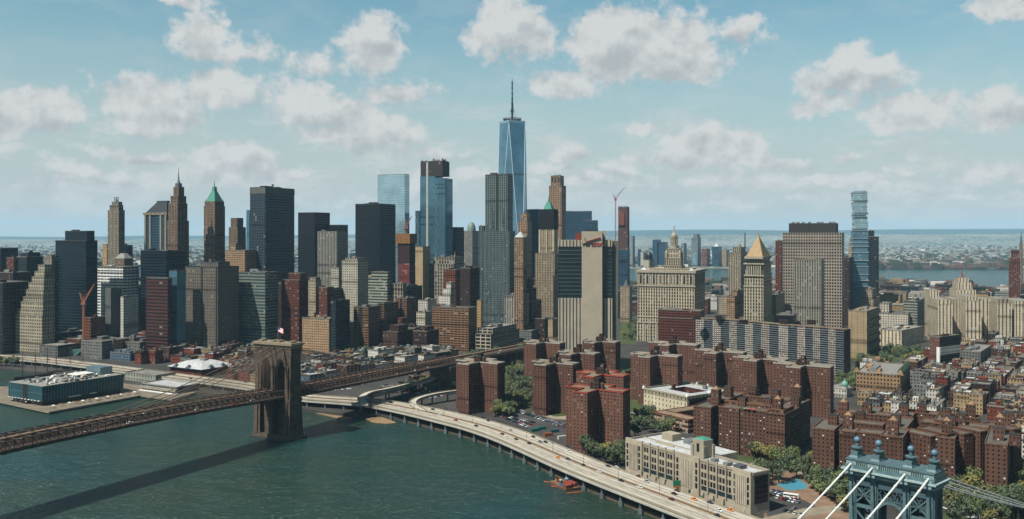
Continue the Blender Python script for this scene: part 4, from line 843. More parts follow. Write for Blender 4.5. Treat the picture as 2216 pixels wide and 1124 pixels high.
for u in (-w+2.2, -w*.74, -w*.26, -2.2):
    m = MB(); m.prism(rect(u-1.9, u+1.9, -1.4, 1.4), Zr(542, Y), b.z); m.build('corner_column', plain('banded_stone', S(178, 166, 142), .85, 0, .3, .5), b.root)
b = get('pale sloping roof'); pyr(b, -b.w, 0, 0, b.d, b.z, b.z+9, ROOFS['pale'], .35, 'sloping_roof')
b = get('pale green dome'); w, d, Y = b.w, b.d, b.y; m = MB(); m.dome(-w/2, d/2, w*.46, b.z, Zr(482, Y)-b.z+2, 16, 6); m.build('dome', GREENCU if False else plain('dome_green', S(136, 168, 148), .6, 0, .12, .2), b.root)
b = get('white pyramid cap'); pyr(b, -b.w, 0, 0, b.d, b.z, Zr(501, b.y), ROOFS['white'], .02)
b = get('recessed top and tiny pyramid'); pyr(b, -b.w*.13, -b.w*.03, b.d*.2, b.d*.4, b.z-2, Zr(543, b.y), ROOFS['tan'], .02)
b = get('wrapped in black netting'); w, d, Y = b.w, b.d, b.y
m = MB(); m.prism(rect(-w-.6, .6, -.6, d+.6), b.z+.3, Zr(453, Y)); m.build('netting', plain('black_net', S(34, 34, 36), .95, 0, .3, .3), b.root)
pyr(b, -w*.8, -w*.2, d*.2, d*.8, Zr(453, Y), Zr(438, Y), GREENCU, .45, 'pinnacle'); spire(b, -w/2, d/2, Zr(439, Y), Zr(423, Y), 3.2, GREENCU)
for u in (-w, 0, -w*.5): m = MB(); m.prism(rect(u-1.6, u+1.6, -1.3, 1.3), 3, b.z-.2); m.build('pier_rib', plain('cream_rib', S(210, 194, 162), .85, 0, .2, .2), b.root)
b = get('unfinished tower wrapped'); w, d, Y = b.w, b.d, b.y
m = MB(); m.prism(rect(-w-2.5, 2.5, -2.5, d+2.5), b.z-6, Zr(506, Y), bottom=True); m.build('crown_formwork', plain('orange_formwork', S(160, 112, 62), .8, 0, .6, .5), b.root)
m = MB(); m.prism(rect(-w-.4, .4, -.4, d+.4), b.z-40, b.z-6); m.build('netting', plain('dark_net', S(70, 44, 42), .9, 0, .5, .3), b.root)
b = get('tall tan limestone'); 
for u in (.25, .5, .72):
    m = MB(); m.prism(rect(-b.w+b.w*u-1.5, -b.w+b.w*u+1.5, b.d*.08, b.d*.1+.2), Zr(394, b.y), Zr(383, b.y)); m.build('niche_shade', DARKM, b.root)  # dark panels paint in the shade of the crown niches
b = get('ornate building'); pyr(b, -b.w*.7, -b.w*.2, b.d*.1, b.d*.6, b.z, b.z+14, SLATE, .05)
b = get('round cap'); m = MB(); m.dome(-b.w*.48, b.d*.5, b.w*.2, Zr(536, b.y), Zr(526, b.y)-Zr(536, b.y)); m.build('dome', ROOFS['pale'], b.root)
b = get('chequered stone slab'); w, d, Y = b.w, b.d, b.y
m = MB(); m.prism(rect(-w*.9, -w*.1, 3, d-3), b.z, Zr(483, Y), 1.8, 30); m.build('louvred_crown', M_['louv'], b.root)
for u in (.17, .25, .34, .45, .6, .66, .8, .86): m = MB(); m.prism(rect(-w+w*u-2.5, -w+w*u+2.5, 6, 12), Zr(483, Y), Zr(480, Y)); m.build('rooftop_unit', UNIT, b.root)
b = get('concrete with a jagged') if False else get('jagged dark right edge'); w, d = b.w, b.d; zz = 8
while zz < b.z-6:
    m = MB(); m.prism(rect(.05, 2.2, 1, d-2), zz, zz+5.5, bottom=True); m.build('balcony_bay', M_['dkteal'], b.root); zz += 11
b = get('broad dark blue aluminium'); m = MB(); m.prism(rect(-b.w-.3, .3, -.3, b.d+.3), Zr(419, b.y), Zr(406, b.y)); m.build('blank_band', plain('grey_band', S(120, 122, 116), .8, 0, .15, .1), b.root)
m = MB(); m.bar((-b.w*.1, b.d*.3, b.z), (-b.w*.1, b.d*.3, Zr(397, b.y)), .8); m.cyl(-b.w*.1, b.d*.3, 2.2, Zr(401, b.y), Zr(398, b.y), 10, bottom=True); m.build('antenna', STEEL, b.root)
b = get('paired bays')
for u in (-b.w*.46, -b.w*.02): m = MB(); m.prism(rect(u-2.3, u, -.5, .3), 3, b.z-.5); m.build('recess_shade', DARKM, b.root)  # dark strips stand in for the shade of the slots between bays
b = get('wide twin brown'); m = MB(); m.prism(rect(-b.w*.56, -b.w*.48, -.4, .4), 3, b.z-.3); m.build('recess_shade', DARKM, b.root)  # dark strip painted in for the shaded gap between the two halves
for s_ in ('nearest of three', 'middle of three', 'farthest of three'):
    b = get(s_); m = MB(); m.prism(rect(-b.w*.62, -b.w*.42, -.35, .35), 3, b.z-.3); m.build('recess_shade', DARKM, b.root)  # dark strip in place of a shaded recess
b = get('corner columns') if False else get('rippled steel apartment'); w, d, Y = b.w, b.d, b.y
m = MB(); m.prism(rect(-w*.52, -w*.4, -.5, .5), 3, b.z-.5); m.build('recess_shade', DARKM, b.root)  # dark strip imitates the shade in the slot between the bays
m = MB(); m.prism(rect(-w*1.07, .12*w, -3, d*.9), 2.5, Zr(500, Y), 2.6, 3.2); m.build('lower_wall', M_['steelres'], b.root)
rr = random.Random(5)
for k in range(14):                           # rippling bay fronts
    u = -w+w*(k%7+.5)/7
    if -w*.54 < u < -w*.38: continue
    z0 = rr.uniform(20, 120); z1 = z0+rr.uniform(60, 130); z1 = min(z1, b.z-2); m = MB(); m.prism(rect(u-1.8, u+1.8, -3.9 if z0 < 180 and z1 < Zr(500, Y) else -1.0, .2), z0, z1, 1.8, 3.2, rect(u-.6, u+2.4, -.6, .2), bottom=True); m.build('rippled_bay', M_['steelres'], b.root)
b = get('red and white building'); w, d = b.w, b.d
m = MB(); m.prism(rect(-3.6, .4, -.4, 2.5), 2.6, Zr(752, b.y)); m.build('white_pier', PAINT, b.root)
m = MB(); m.prism(rect(-.5, .5, 2, d+.1), 2.6, Zr(769, b.y)); m.prism(rect(-.5, .5, 2, d+.1), Zr(752, b.y), b.z-.3); m.build('glass_side', M_['black'], b.root)
m = MB(); m.walls(rect(-.5, .6, 2, d+.2), Zr(769, b.y), Zr(752, b.y), 3, 4); m.cap(rect(-.5, .6, 2, d+.2), Zr(752, b.y)); m.build('white_storeys', M_['rowwhite'], b.root)
# ---- the tallest tower: eight tall triangles, ring and mast
Y = 2060.; x0 = X(1108.5, Y); wz = empty('glass_skyscraper', (x0, Y, 0), -R(14)); tag(wz, 'tallest tower, tapering blue glass with triangular faces and a segmented mast', 'tower'); FOOT.append([(x0-45, Y-45), (x0+45, Y-45), (x0+45, Y+45), (x0-45, Y+45)])
hb, zb, zt_ = 30.5, 57, Zr(268, Y); m = MB(); m.walls(rect(-hb, hb, -hb, hb), 2.5, zb, 1.6, 4); 
lo = rect(-hb, hb, -hb, hb); rt_ = hb; up = [(0, -rt_), (rt_, 0), (0, rt_), (-rt_, 0)]; nb = 38; nf = round((zt_-zb)/4)
for i in range(4):
    a, b_2 = lo[i], lo[(i+1) % 4]; t = up[i]; o = 100*i; m.quad([(*a, zb), (*b_2, zb), (*t, zt_)], [(o, 0), (o+nb, 0), (o+nb/2, nf)])
    t2 = up[(i+1) % 4]; m.quad([(*b_2, zb), (*t2, zt_), (*t, zt_)], [(o+.5+nb/2, 0), (o+nb, nf), (o, nf)])
m.build('glass_wall', M_['wtc'], wz)
for i in range(4):
    for k_ in (i, (i-1) % 4): e_ = MB(); e_.bar((*lo[i], zb), (*up[k_], zt_), 1.3); e_.build('edge_trim', plain('edge_steel', S(196, 210, 216), .25, .8, .05, .2), wz)
m = MB(); m.prism(up, zt_, zt_+5, 1.6, 6); m.build('parapet', plain('bright_parapet', S(130, 150, 160), .3, .6, .1, .2), wz)
m = MB(); m.cyl(0, 0, 9, zt_, zt_+8, 16); m.build('mast_base', DARKM, wz)
for k, (rr_, zz) in enumerate(((20.5, 5.5), (19, 8.5), (20.5, 11))):
    m = MB(); n = 28; m.tube([(rr_*math.cos(2*math.pi*i/n), rr_*math.sin(2*math.pi*i/n), zt_+zz) for i in range(n+1)], .9); m.build('antenna_ring', DARKM, wz)
m = MB()
for i in range(14): a = 2*math.pi*i/14; m.bar((19.5*math.cos(a), 19.5*math.sin(a), zt_), (20*math.cos(a), 20*math.sin(a), zt_+12), .8); 
for i in range(7): a = 2*math.pi*i/7; m.bar((19.5*math.cos(a), 19.5*math.sin(a), zt_+8), (4*math.cos(a), 4*math.sin(a), zt_+8), .8)
m.build('ring_frame', DARKM, wz)
zp = Zr(168, Y); m = MB(); m.cyl(0, 0, 2.6, zt_+5, zt_+50, 8, 2.0); m.cyl(0, 0, 1.7, zt_+50, zp-22, 8, 1.0); m.cyl(0, 0, 1.4, zp-22, zp-9, 8, .9); m.cyl(0, 0, .7, zp-9, zp, 6, .1)
for zz, r_ in ((zt_+27, 4.2), (zt_+30, 3.4), (zt_+44, 2.8), (zt_+56, 2.8), (zt_+68, 2.8), (zt_+80, 2.6), (zt_+90, 2.4), (zp-22, 2.0), (zp-12, 1.8)): m.cyl(0, 0, r_, zz, zz+1.6, 10, bottom=True)
m.build('mast', DARKM, wz)
m = MB()
for i in range(4): a = math.pi/4+i*math.pi/2; m.bar((12*math.cos(a), 12*math.sin(a), zt_+6), (1, 0, zt_+48), .3)
m.build('guy_wire', DARKM, wz)
# ---- glass tower under construction with exposed cross bracing
Y = 1960.; x0 = X(944, Y); t3 = empty('glass_tower_under_construction', (x0, Y, 0), -R(20)); tag(t3, 'blue glass tower with cross bracing and an unfinished dark top', 'tower'); FOOT.append([(x0-60, Y-10), (x0+50, Y-10), (x0+50, Y+60), (x0-60, Y+60)])
s3 = Y/F/math.cos(R(20))
m = MB(); m.walls(rect(-38*s3, -4*s3, 4, 44), 2.5, Zr(381, Y), 2.2, 4); m.cap(rect(-38*s3, -4*s3, 4, 44), Zr(381, Y)); m.build('glass_wall', M_['blueglass'], t3)
m = MB(); m.walls(rect(-4*s3, 20*s3, 0, 40), 2.5, Zr(386, Y), 2.2, 4); m.cap(rect(-4*s3, 20*s3, 0, 40), Zr(386, Y)); m.build('glass_wall', M_['blueglass'], t3)
m = MB(); m.walls(rect(-48*s3, -38.3*s3, 2, 30), 2.5, Zr(456, Y), 2.2, 4); m.cap(rect(-48*s3, -38.3*s3, 2, 30), Zr(456, Y)); m.build('glass_wall', M_['blueglass'], t3)
UNF = fa('unfinished_floors', (74, 58, 48), (30, 34, 38), wf=.8, hf=.6, bay=5, fl=4.2, blind=.1, rough=.7); m = MB(); m.walls(rect(-37.5*s3, 12*s3, 5, 42), Zr(381, Y), Zr(348, Y), 5, 4.2); m.cap(rect(-37.5*s3, 12*s3, 5, 42), Zr(348, Y)); m.build('unfinished_floors', UNF, t3)
m = MB(); rr = random.Random(2)
for i in range(16): u = rr.uniform(-36, 11)*s3; v = rr.uniform(6, 40); m.bar((u, v, Zr(349, Y)), (u+rr.uniform(-2, 2), v, Zr(343.5, Y)+rr.uniform(-2, 2)), 1.6)
m.build('steel_stubs', plain('rust_steel', S(122, 92, 68), .8), t3)
m = MB(); m.prism(rect(-24*s3, -19.5*s3, 3.2, 4.2), 60, Zr(350, Y)); m.build('hoist_strip', plain('hoist', S(190, 188, 180), .6, .1, .3, .4), t3)
for (ua, ub, v) in ((-3, 5, -.4), (-47.5, -39, 1.6)):
    m = MB(); z = 100
    while z < Zr(410 if ua > -9 else 470, Y): m.bar((ua*s3, v, z), (ub*s3, v, z+22), .9); m.bar((ub*s3, v, z), (ua*s3, v, z+22), .9); m.bar((ua*s3, v, z), (ub*s3, v, z), 1.0); z += 24
    m.build('cross_bracing', plain('bright_steel', S(104, 122, 130), .4, .5, .1, .3), t3)
# ---- tower cranes
def crane(name, label, px, Y, zb, zj, tip, back, col_, w=1.8, cab=True):
    x0 = X(px, Y); root = empty(name, (x0, Y, 0)); tag(root, label, 'crane')
    m = MB()
    for a, b_3 in ((-w, -w), (w, -w), (w, w), (-w, w)): m.bar((a/2, b_3/2, zb), (a/2, b_3/2, zj), w*.28)
    z = zb
    while z < zj: m.bar((-w/2, -w/2, z), (w/2, -w/2, z+w*1.3), w*.2); m.bar((w/2, w/2, z), (-w/2, w/2, z+w*1.3), w*.2); z += w*1.3
    m.build('mast', col_, root)
    for nm_, (qx, qz) in (('jib', tip), ('counter_jib', back)):
        m = MB(); p, q = Vector((0, 0, zj)), Vector((qx, 0, qz)); dd = (q-p); n = max(3, int(dd.length/4))
        m.bar(p, q, w*.45); off = Vector((-dd.z, 0, dd.x)).normalized()*w*.9; m.bar(p+off, q, w*.3)
        for i in range(n): a, b_3 = p+dd*i/n, p+dd*(i+1)/n; m.bar(a, b_3+off*(1-(i+1)/n), w*.18)
        m.build(nm_, col_, root)
    m = MB(); m.box(-w*1.4, w*1.4, -w, w, zj-w*1.2, zj+w*.5); m.build('cab', col_, root); m = MB(); m.bar((0, 0, zj+w*4), (tip[0]*.9, 0, zj+(tip[1]-zj)*.9), .25); m.bar((0, 0, zj), (0, 0, zj+w*4), w*.4); m.bar((0, 0, zj+w*4), (back[0]*.9, 0, back[1]), .25); m.build('tie_cable', col_, root)
    return root
OR = plain('crane_orange', S(200, 120, 70), .6, 0, .15, .4); RD = plain('crane_red', S(176, 110, 100), .6, 0, .15, .4)
Y = 1295.; crane('tower_crane', 'rusty orange crane climbing beside the unfinished frame tower at left', 181, Y-12, 3, Zr(655, Y), (X(204, Y)-X(181, Y), Zr(614, Y)), (X(172, Y)-X(181, Y), Zr(632, Y)), OR, 2.1)
Y = 2080.; crane('tower_crane', 'thin pale red crane with a raised jib beside the unfinished thin tower', 1332, Y, 3, Zr(432, Y), (X(1352, Y)-X(1332, Y), Zr(405, Y)), (X(1327, Y)-X(1332, Y), Zr(422, Y)), RD, 2.0)
Y = 1700.; crane('tower_crane', 'small red crane leaning before the blue glass tower under construction', 879, Y, 3, Zr(492, Y), (X(891, Y)-X(879, Y), Zr(468, Y)), (X(877, Y)-X(879, Y), Zr(474, Y)), RD, 2.6)
Y = 1700.; crane('tower_crane', 'tiny pink crane standing among rooftops near the far river', 2083, Y, 3, Zr(600, Y), (X(2080, Y)-X(2083, Y), Zr(583, Y)), (X(2088, Y)-X(2083, Y), Zr(596, Y)), RD, 2.0)
b = get('unfinished tall thin'); w, d, Y = b.w, b.d, b.y
m = MB(); m.walls(rect(-w*.95, -w*.02, 2, d-2), b.z, Zr(448, Y), 5, 4.2); m.cap(rect(-w*.95, -w*.02, 2, d-2), Zr(448, Y)); m.build('unfinished_floors', fa('rusty_floors', (150, 92, 74), (52, 54, 58), (90, 70, 62), wf=.7, hf=.6, bay=6, fl=4.2, blind=.1, rough=.7), b.root)
m = MB(); m.prism(rect(-w*.9, -w*.3, -1, 0), Zr(488, Y), Zr(458, Y)); m.build('safety_screen', plain('screen_rust', S(140, 84, 74), .8), b.root)
m = MB()
for i in range(7): m.bar((-w*.9+i*w*.14, 4, Zr(448, Y)), (-w*.9+i*w*.14, 4, Zr(445, Y)), 1.2)
m.build('steel_stubs', STEEL, b.root)
# ---- windowless telephone tower with its sign
Y = 1152.; x0 = X(1281, Y); tel = empty('telephone_tower', (x0, Y, 0), -R(4)); tag(tel, 'big windowless beige tower with glass bands and a red check mark sign', 'building'); p = Y/F; FOOT.append([(x0-50, Y-10), (x0+40, Y-10), (x0+40, Y+60), (x0-50, Y+60)])
PRE = plain('precast_beige', S(206, 192, 168), .9, 0, .1, .08); ribm = fa('precast_ribs', (212, 200, 176), (40, 36, 34), wf=.34, hf=1, bay=4.2, fl=200, blind=0, rough=.8); tg = fa('teal_bands', (84, 106, 108), (24, 46, 52), (84, 108, 110), wf=1, hf=.78, metal=.2, bay=4, fl=5.0, blind=0, rough=.2)
zs, ztop = Zr(646, Y), Zr(520, Y); zg = Zr(534, Y)
m = MB(); m.walls(rect(-73*p, 44*p, 4, 42), 2.5, zs, 4.2, 200); m.build('ribbed_wall', ribm, tel); m = MB(); m.walls(rect(-73*p, 44*p, 4, 42), zg, ztop, 4.2, 200); m.cap(rect(-73*p, 44*p, 4, 42), ztop); m.build('ribbed_wall', ribm, tel)
m = MB(); m.walls(rect(-73*p, 44*p, 4.4, 41.6), zs, zg, 4, 5.0); m.build('glass_wall', tg, tel)
m = MB(); m.prism(rect(-22*p, 22*p, -3, 45), 2.5, Zr(501, Y)); m.build('shaft', PRE, tel)
m = MB(); m.prism(rect(22*p+.02, 30*p, 10, 36), zg, Zr(501, Y)+1); m.build('shaft', PRE, tel)
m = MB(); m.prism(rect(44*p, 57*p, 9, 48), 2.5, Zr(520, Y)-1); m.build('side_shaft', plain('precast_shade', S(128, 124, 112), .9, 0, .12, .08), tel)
m = MB(); m.prism(rect(-36*p, -24*p, 8, 20), ztop, ztop+9); m.build('mechanical_unit', plain('red_unit', S(150, 66, 44), .8), tel)
for i in range(8): m = MB(); m.prism(rect(-12*p+i*3.4*p, -10*p+i*3.4*p, 2, 4), Zr(501, Y), Zr(497, Y)); m.build('antenna_panel', DARKM, tel)
SR = plain('sign_red', S(186, 40, 34), .5, 0, .05, .3); SB = plain('sign_black', S(30, 30, 32), .5, 0, .05, .3)
m = MB(); m.bar((-16.5*p, -3.6, Zr(515, Y)), (-13*p, -3.6, Zr(523.5, Y)), 1.5, .9); m.bar((-13*p, -3.6, Zr(523.5, Y)), (18*p, -3.6, Zr(514.5, Y)), 2.3, .9); m.build('check_mark', SR, tel)
cu = bpy.data.curves.new('lettering', 'FONT'); cu.body = 'verizon'; cu.size = 9.2; cu.extrude = .3; cu.align_x = 'CENTER'; cu.offset = .14
tmp = bpy.data.objects.new('tmp', cu); me = bpy.data.meshes.new_from_object(tmp); bpy.data.objects.remove(tmp)
xs = [v.co.x for v in me.vertices]; me.materials.append(SB); me.materials.append(SR)
for pl_ in me.polygons: pl_.material_index = 1 if (sum(me.vertices[v].co.x for v in pl_.vertices)/len(pl_.vertices)) > min(xs)+(max(xs)-min(xs))*.54 else 0
lt = link(bpy.data.objects.new('lettering', me), tel); lt.rotation_euler = (R(90), 0, 0); lt.location = (1.5*p, -3.4, Zr(533, Y))
# ---- municipal tower
Y = 1450.; x0 = X(1503, Y); mu = bld('civic_tower', 'cream civic skyscraper with a tiered round tower and golden statue', 1380, 1503, 1552, Y, 590, M_['muni'], 22, clutter=0, roof='pale', cat='building', base=2.5)
w, d = mu.w, mu.d; rib = plain('muni_stone', S(204, 192, 166), .88, 0, .18, .2); dkr = plain('muni_shadow', S(96, 92, 82), .9)
for (z0, z1, e) in ((Zr(592, Y), Zr(586, Y), 2.2), (Zr(622, Y), Zr(619, Y), 1.4), (Zr(703, Y), Zr(700, Y), 1.2), (Zr(690, Y), Zr(688, Y), .8)): m = MB(); m.prism(rect(-w-e, e, -e, d+e), z0, z1, bottom=True); addp(mu, 'cornice', m, rib)
col_h = [Zr(618.5, Y), Zr(594, Y)]
for i in range(17):
    u = -w+w*(i+.5)/17; m = MB(); m.prism(rect(u-1.0, u+1.0, -1.0, .0), *col_h); addp(mu, 'colonnade_pier', m, rib)
for i in range(8):
    v = d*(i+.5)/8; m = MB(); m.prism(rect(0, 1.0, v-1.0, v+1.0), *col_h); addp(mu, 'colonnade_pier', m, rib)
for i in range(9):
    u = -w+w*(i+.5)/9; m = MB(); m.prism(rect(u-2, u+2, -.25, .1), Zr(616, Y), Zr(598, Y)); addp(mu, 'loggia_shade', m, DARKM)  # dark panels imitate the shade inside the loggia
for i in range(10):
    u = -w+w*i/9; m = MB(); m.prism(rect(u-1.1, u+1.1, -1.2, 0), 2.6, Zr(704, Y)); addp(mu, 'base_column', m, rib)
m = MB(); m.prism(rect(-w*.82, -w*.12, d*.15, d*.8), mu.z-1, Zr(583, Y), 3, 3.8); addp(mu, 'attic', m, M_['muni'])
for u in (-w*.92, -w*.03): pyr(mu, u-7 if u < -20 else u-10, u+9 if u < -20 else u+3, 2, 16, mu.z+.3, Zr(581, Y), ROOFS['white'], .05, 'skylight_roof')
cu_, cv_ = -w*.44, d*.4; pz = lambda r: Zr(r, Y); s_ = Y/F
m = MB(); m.prism(rect(cu_-20*s_, cu_+20*s_, cv_-14*s_, cv_+14*s_), pz(583), pz(577), 3, 3); m.prism(rect(cu_-18*s_, cu_+18*s_, cv_-13*s_, cv_+13*s_), pz(577), pz(560), 3, 4.2); addp(mu, 'tower_base', m, M_['muni'])
m = MB(); m.prism(rect(cu_-12.5*s_, cu_+12.5*s_, cv_-10*s_, cv_+10*s_), pz(560), pz(541), 2.6, 6); m.prism(rect(cu_-13.5*s_, cu_+13.5*s_, cv_-11*s_, cv_+11*s_), pz(541), pz(538.5, ), 2.6, 6, bottom=True); addp(mu, 'tower_drum', m, fa('drum_cols', (214, 200, 172), (56, 50, 46), wf=.5, hf=.8, bay=3, fl=9, blind=0))
for su, sv_ in ((-1, -1), (1, -1), (-1, 1), (1, 1)):
    m = MB(); m.cyl(cu_+su*15*s_, cv_+sv_*10.5*s_, 3.3*s_, pz(561), pz(549), 10); m.cyl(cu_+su*15*s_, cv_+sv_*10.5*s_, 3.5*s_, pz(549), pz(541), 10, .3); addp(mu, 'corner_turret', m, rib)
m = MB(); m.cyl(cu_, cv_, 9*s_, pz(538.5), pz(533), 14); m.cyl(cu_, cv_, 6.5*s_, pz(533), pz(514), 14); m.cyl(cu_, cv_, 8.2*s_, pz(514.5), pz(511.5), 14, bottom=True); addp(mu, 'round_stage', m, rib)
for i in range(12):
    a = 2*math.pi*i/12; m = MB(); m.cyl(cu_+7.4*s_*math.cos(a), cv_+7.4*s_*math.sin(a), .8*s_, pz(533), pz(514), 6); addp(mu, 'colonnette', m, rib)
m = MB(); m.cyl(cu_, cv_, 6.5*s_, pz(511.5), pz(509), 12); m.cyl(cu_, cv_, 6.2*s_, pz(509), pz(503), 12, 2.4*s_); m.cyl(cu_, cv_, 2.3*s_, pz(503), pz(498), 8, 1.6*s_); addp(mu, 'cupola', m, rib)
m = MB(); m.cyl(cu_, cv_, 1.0*s_, pz(498), pz(493), 8, .8*s_); m.cyl(cu_, cv_, .55*s_, pz(493), pz(491), 8); m.dome(cu_, cv_, .55*s_, pz(491), .8); m.bar((cu_, cv_, pz(493)), (cu_+2.0*s_, cv_, pz(487.5)), .8); m.bar((cu_, cv_, pz(494)), (cu_-1.6*s_, cv_, pz(491)), .7); addp(mu, 'statue', m, GOLD)
# ---- courthouse tower with a gold pyramid
Y = 1385.; gt = bld('pyramid_tower', 'pale stone tower with a steep golden pyramid roof', 1610, 1652, 1672, Y, 620, M_['muni'], 24, tiers=[(597, .02, .98, .02, .98), (571, .05, .96, .05, .95), (559, .09, .92, .09, .92)], clutter=0, roof='pale')
w, d = gt.w, gt.d; pyr(gt, -w*.93, -w*.07, d*.07, d*.93, Zr(556, Y), Zr(514, Y), GOLD, .1); m = MB(); m.cyl(-w/2, d/2, 2.2, Zr(515, Y), Zr(510, Y), 8, 1.6); m.cyl(-w/2, d/2, 1.6, Zr(510, Y), Zr(500, Y), 8, .1); addp(gt, 'lantern', m, GOLD)
for r0, r1, e in ((622, 619.5, .8), (598.5, 596, .3), (573, 570.5, 1), (561, 555.8, -.6)): m = MB(); m.prism(rect(-w-e, e, -e, d+e), Zr(r0, Y), Zr(r1, Y), bottom=True); addp(gt, 'cornice', m, rib)
for i in range(7):
    u = -w*.9+w*.8*(i+.5)/7; m = MB(); m.prism(rect(u-.9, u+.9, .4, 1.6), Zr(596, Y), Zr(574, Y)); addp(gt, 'colonnade_pier', m, rib)
# ---- stacked glass tower
Y = 1800.; kx = Y/F; x0 = X(1862, Y); jg = empty('stacked_glass_tower', (x0, Y, 0), -R(14)); tag(jg, 'slim glass tower of shifted stacked boxes', 'tower'); FOOT.append([(x0-30, Y-20), (x0+30, Y-20), (x0+30, Y+40), (x0-30, Y+40)])
rr = random.Random(9); z = 2.5; kk = 0; JD = fa('stacked_glass_low', (120, 140, 146), (70, 106, 124), (110, 134, 142), wf=.94, hf=.66, metal=.5, bay=3, fl=4, blind=.04, rough=.15)
zend = Zr(413, Y); zmid = Zr(512, Y)
while z < zend-2:
    hh = rr.choice((4, 8, 12)) if z > zmid else rr.choice((8, 12, 16)); z1 = min(z+hh, zend); sh = 3.2 if z > zmid else 1.0
    a0, a1, b0, b1 = [rr.uniform(-sh, sh) for _ in range(4)]; wd = 13.5 if z > zmid else 15.5; m = MB(); q = rect(-wd*kx-a0*.6, wd*kx+a1*.6, b0-1, 30+b1); m.walls(q, z, z1, 3, 4); m.cap(q, z1); m.cap(q[::-1], z); m.build('floor_stack', M_['jenga'] if z > zmid else JD, jg)
    if z1 < zend: m = MB(); q = rect(-wd*kx-3.0, wd*kx+3.0, -3, 32); m.prism(rect(-wd*kx-1.6-abs(a0)*.5, wd*kx+1.6+abs(a1)*.5, -2.8-abs(b0)*.4, 31), z1-.45, z1+.1, bottom=True); m.build('balcony_slab', plain('slab_white', S(190, 196, 192), .6), jg)
    z = z1
# ---- brick cross-shaped towers
def cross(label, pl, pr, top, th=33, net=False, k=0):
    Yc = (H-52)*F/(top-HZ); xc = X((pl+pr)/2, Yc); Lw = (pr-pl)*Yc/F; c, s = math.cos(R(th)), math.sin(R(th))
    root = empty('cross_shaped_tower', (xc, Yc+12, 0), -R(th)); tag(root, label, 'building', 'red brick cross shaped housing towers')
    a = 6.6; Lx = max(17, Lw/2/c-3); poly = [(-Lx, -a), (-a-2.5, -a), (-a-2.5, -a-19), (a-2.5, -a-19), (a-2.5, -a), (a+2, -a), (Lx, -a), (Lx, a), (a, a), (a, a+13), (-a, a+13), (-a, a), (-Lx, a)]
    FOOT.append([(xc+u*c+(v+12*0)*s, Yc+12-u*s+v*c) for u, v in rect(-Lx-1, Lx+1, -a-20, a+14)])
    m = MB(); m.walls(poly, 2.5, 52, 3.1, 2.75); m.build('wall', M_['smith'], root)
    m = MB(); m.cap(poly, 51.2); m.build('roof', ROOFS['tan'], root)
    m = MB()
    for i in range(len(poly)):
        p_, q_ = poly[i], poly[(i+1) % len(poly)]; m.bar((*p_, 51.75), (*q_, 51.75), .7, 1.3)
    m.build('parapet', plain('net_red' if net else 'cope_white', S(*((178, 84, 66) if net else (188, 180, 166))), .8), root)
    for (u0, u1, v0, v1, h_) in ((-5, 3, -4, 4, 5.5), (-2, 2, -2, 3, 9), (-8, -5.2, 1, 4, 3)): m = MB(); m.prism(rect(u0, u1, v0, v1), 51.2, 51.2+h_); m.build('bulkhead', M_['darkbrown'] if h_ > 5 else M_['smith'], root)
    m = MB(); m.cyl(4.2, 0, 1.8, 51.2, 55.5, 10); m.cyl(4.2, 0, 2.0, 55.5, 57, 10, .2); m.build('water_tank', TANK, root)
    if net:
        m = MB()
        for u in range(int(-Lx)+1, int(Lx), 4): m.bar((u, -a+.2, 51.5), (u, -a+.2, 53.2), .2); m.bar((u, a-.2, 51.5), (u, a-.2, 53.2), .2)
        m.build('scaffold_rail', RD, root)
for args in (('leftmost brick cross tower, by the curving ramp', 987, 1090, 785), ('brick cross tower at the end of the stone bridge approach', 1136, 1222, 742), ('brick cross tower with pale parapets behind the car park', 1155, 1252, 787),
             ('brick cross tower in front of the windowless beige tower', 1212, 1298, 765), ('brick cross tower right below the big check mark sign', 1265, 1342, 740), ('brick cross tower with red netting, the one behind', 1253, 1362, 812, 33, True),
             ('nearest brick cross tower, its parapet hung with red netting', 1231, 1362, 845, 33, True), ('brick cross tower left of the white roofed cream school', 1373, 1476, 770), ('brick cross tower in front of the red brick police cube', 1412, 1515, 745),
             ('brick cross tower right behind the white roofed cream school', 1515, 1616, 762), ('brick cross tower, middle one before the grey balcony wall', 1600, 1706, 778), ('rightmost brick cross tower before the grey balcony wall', 1690, 1804, 792)): cross(*args)
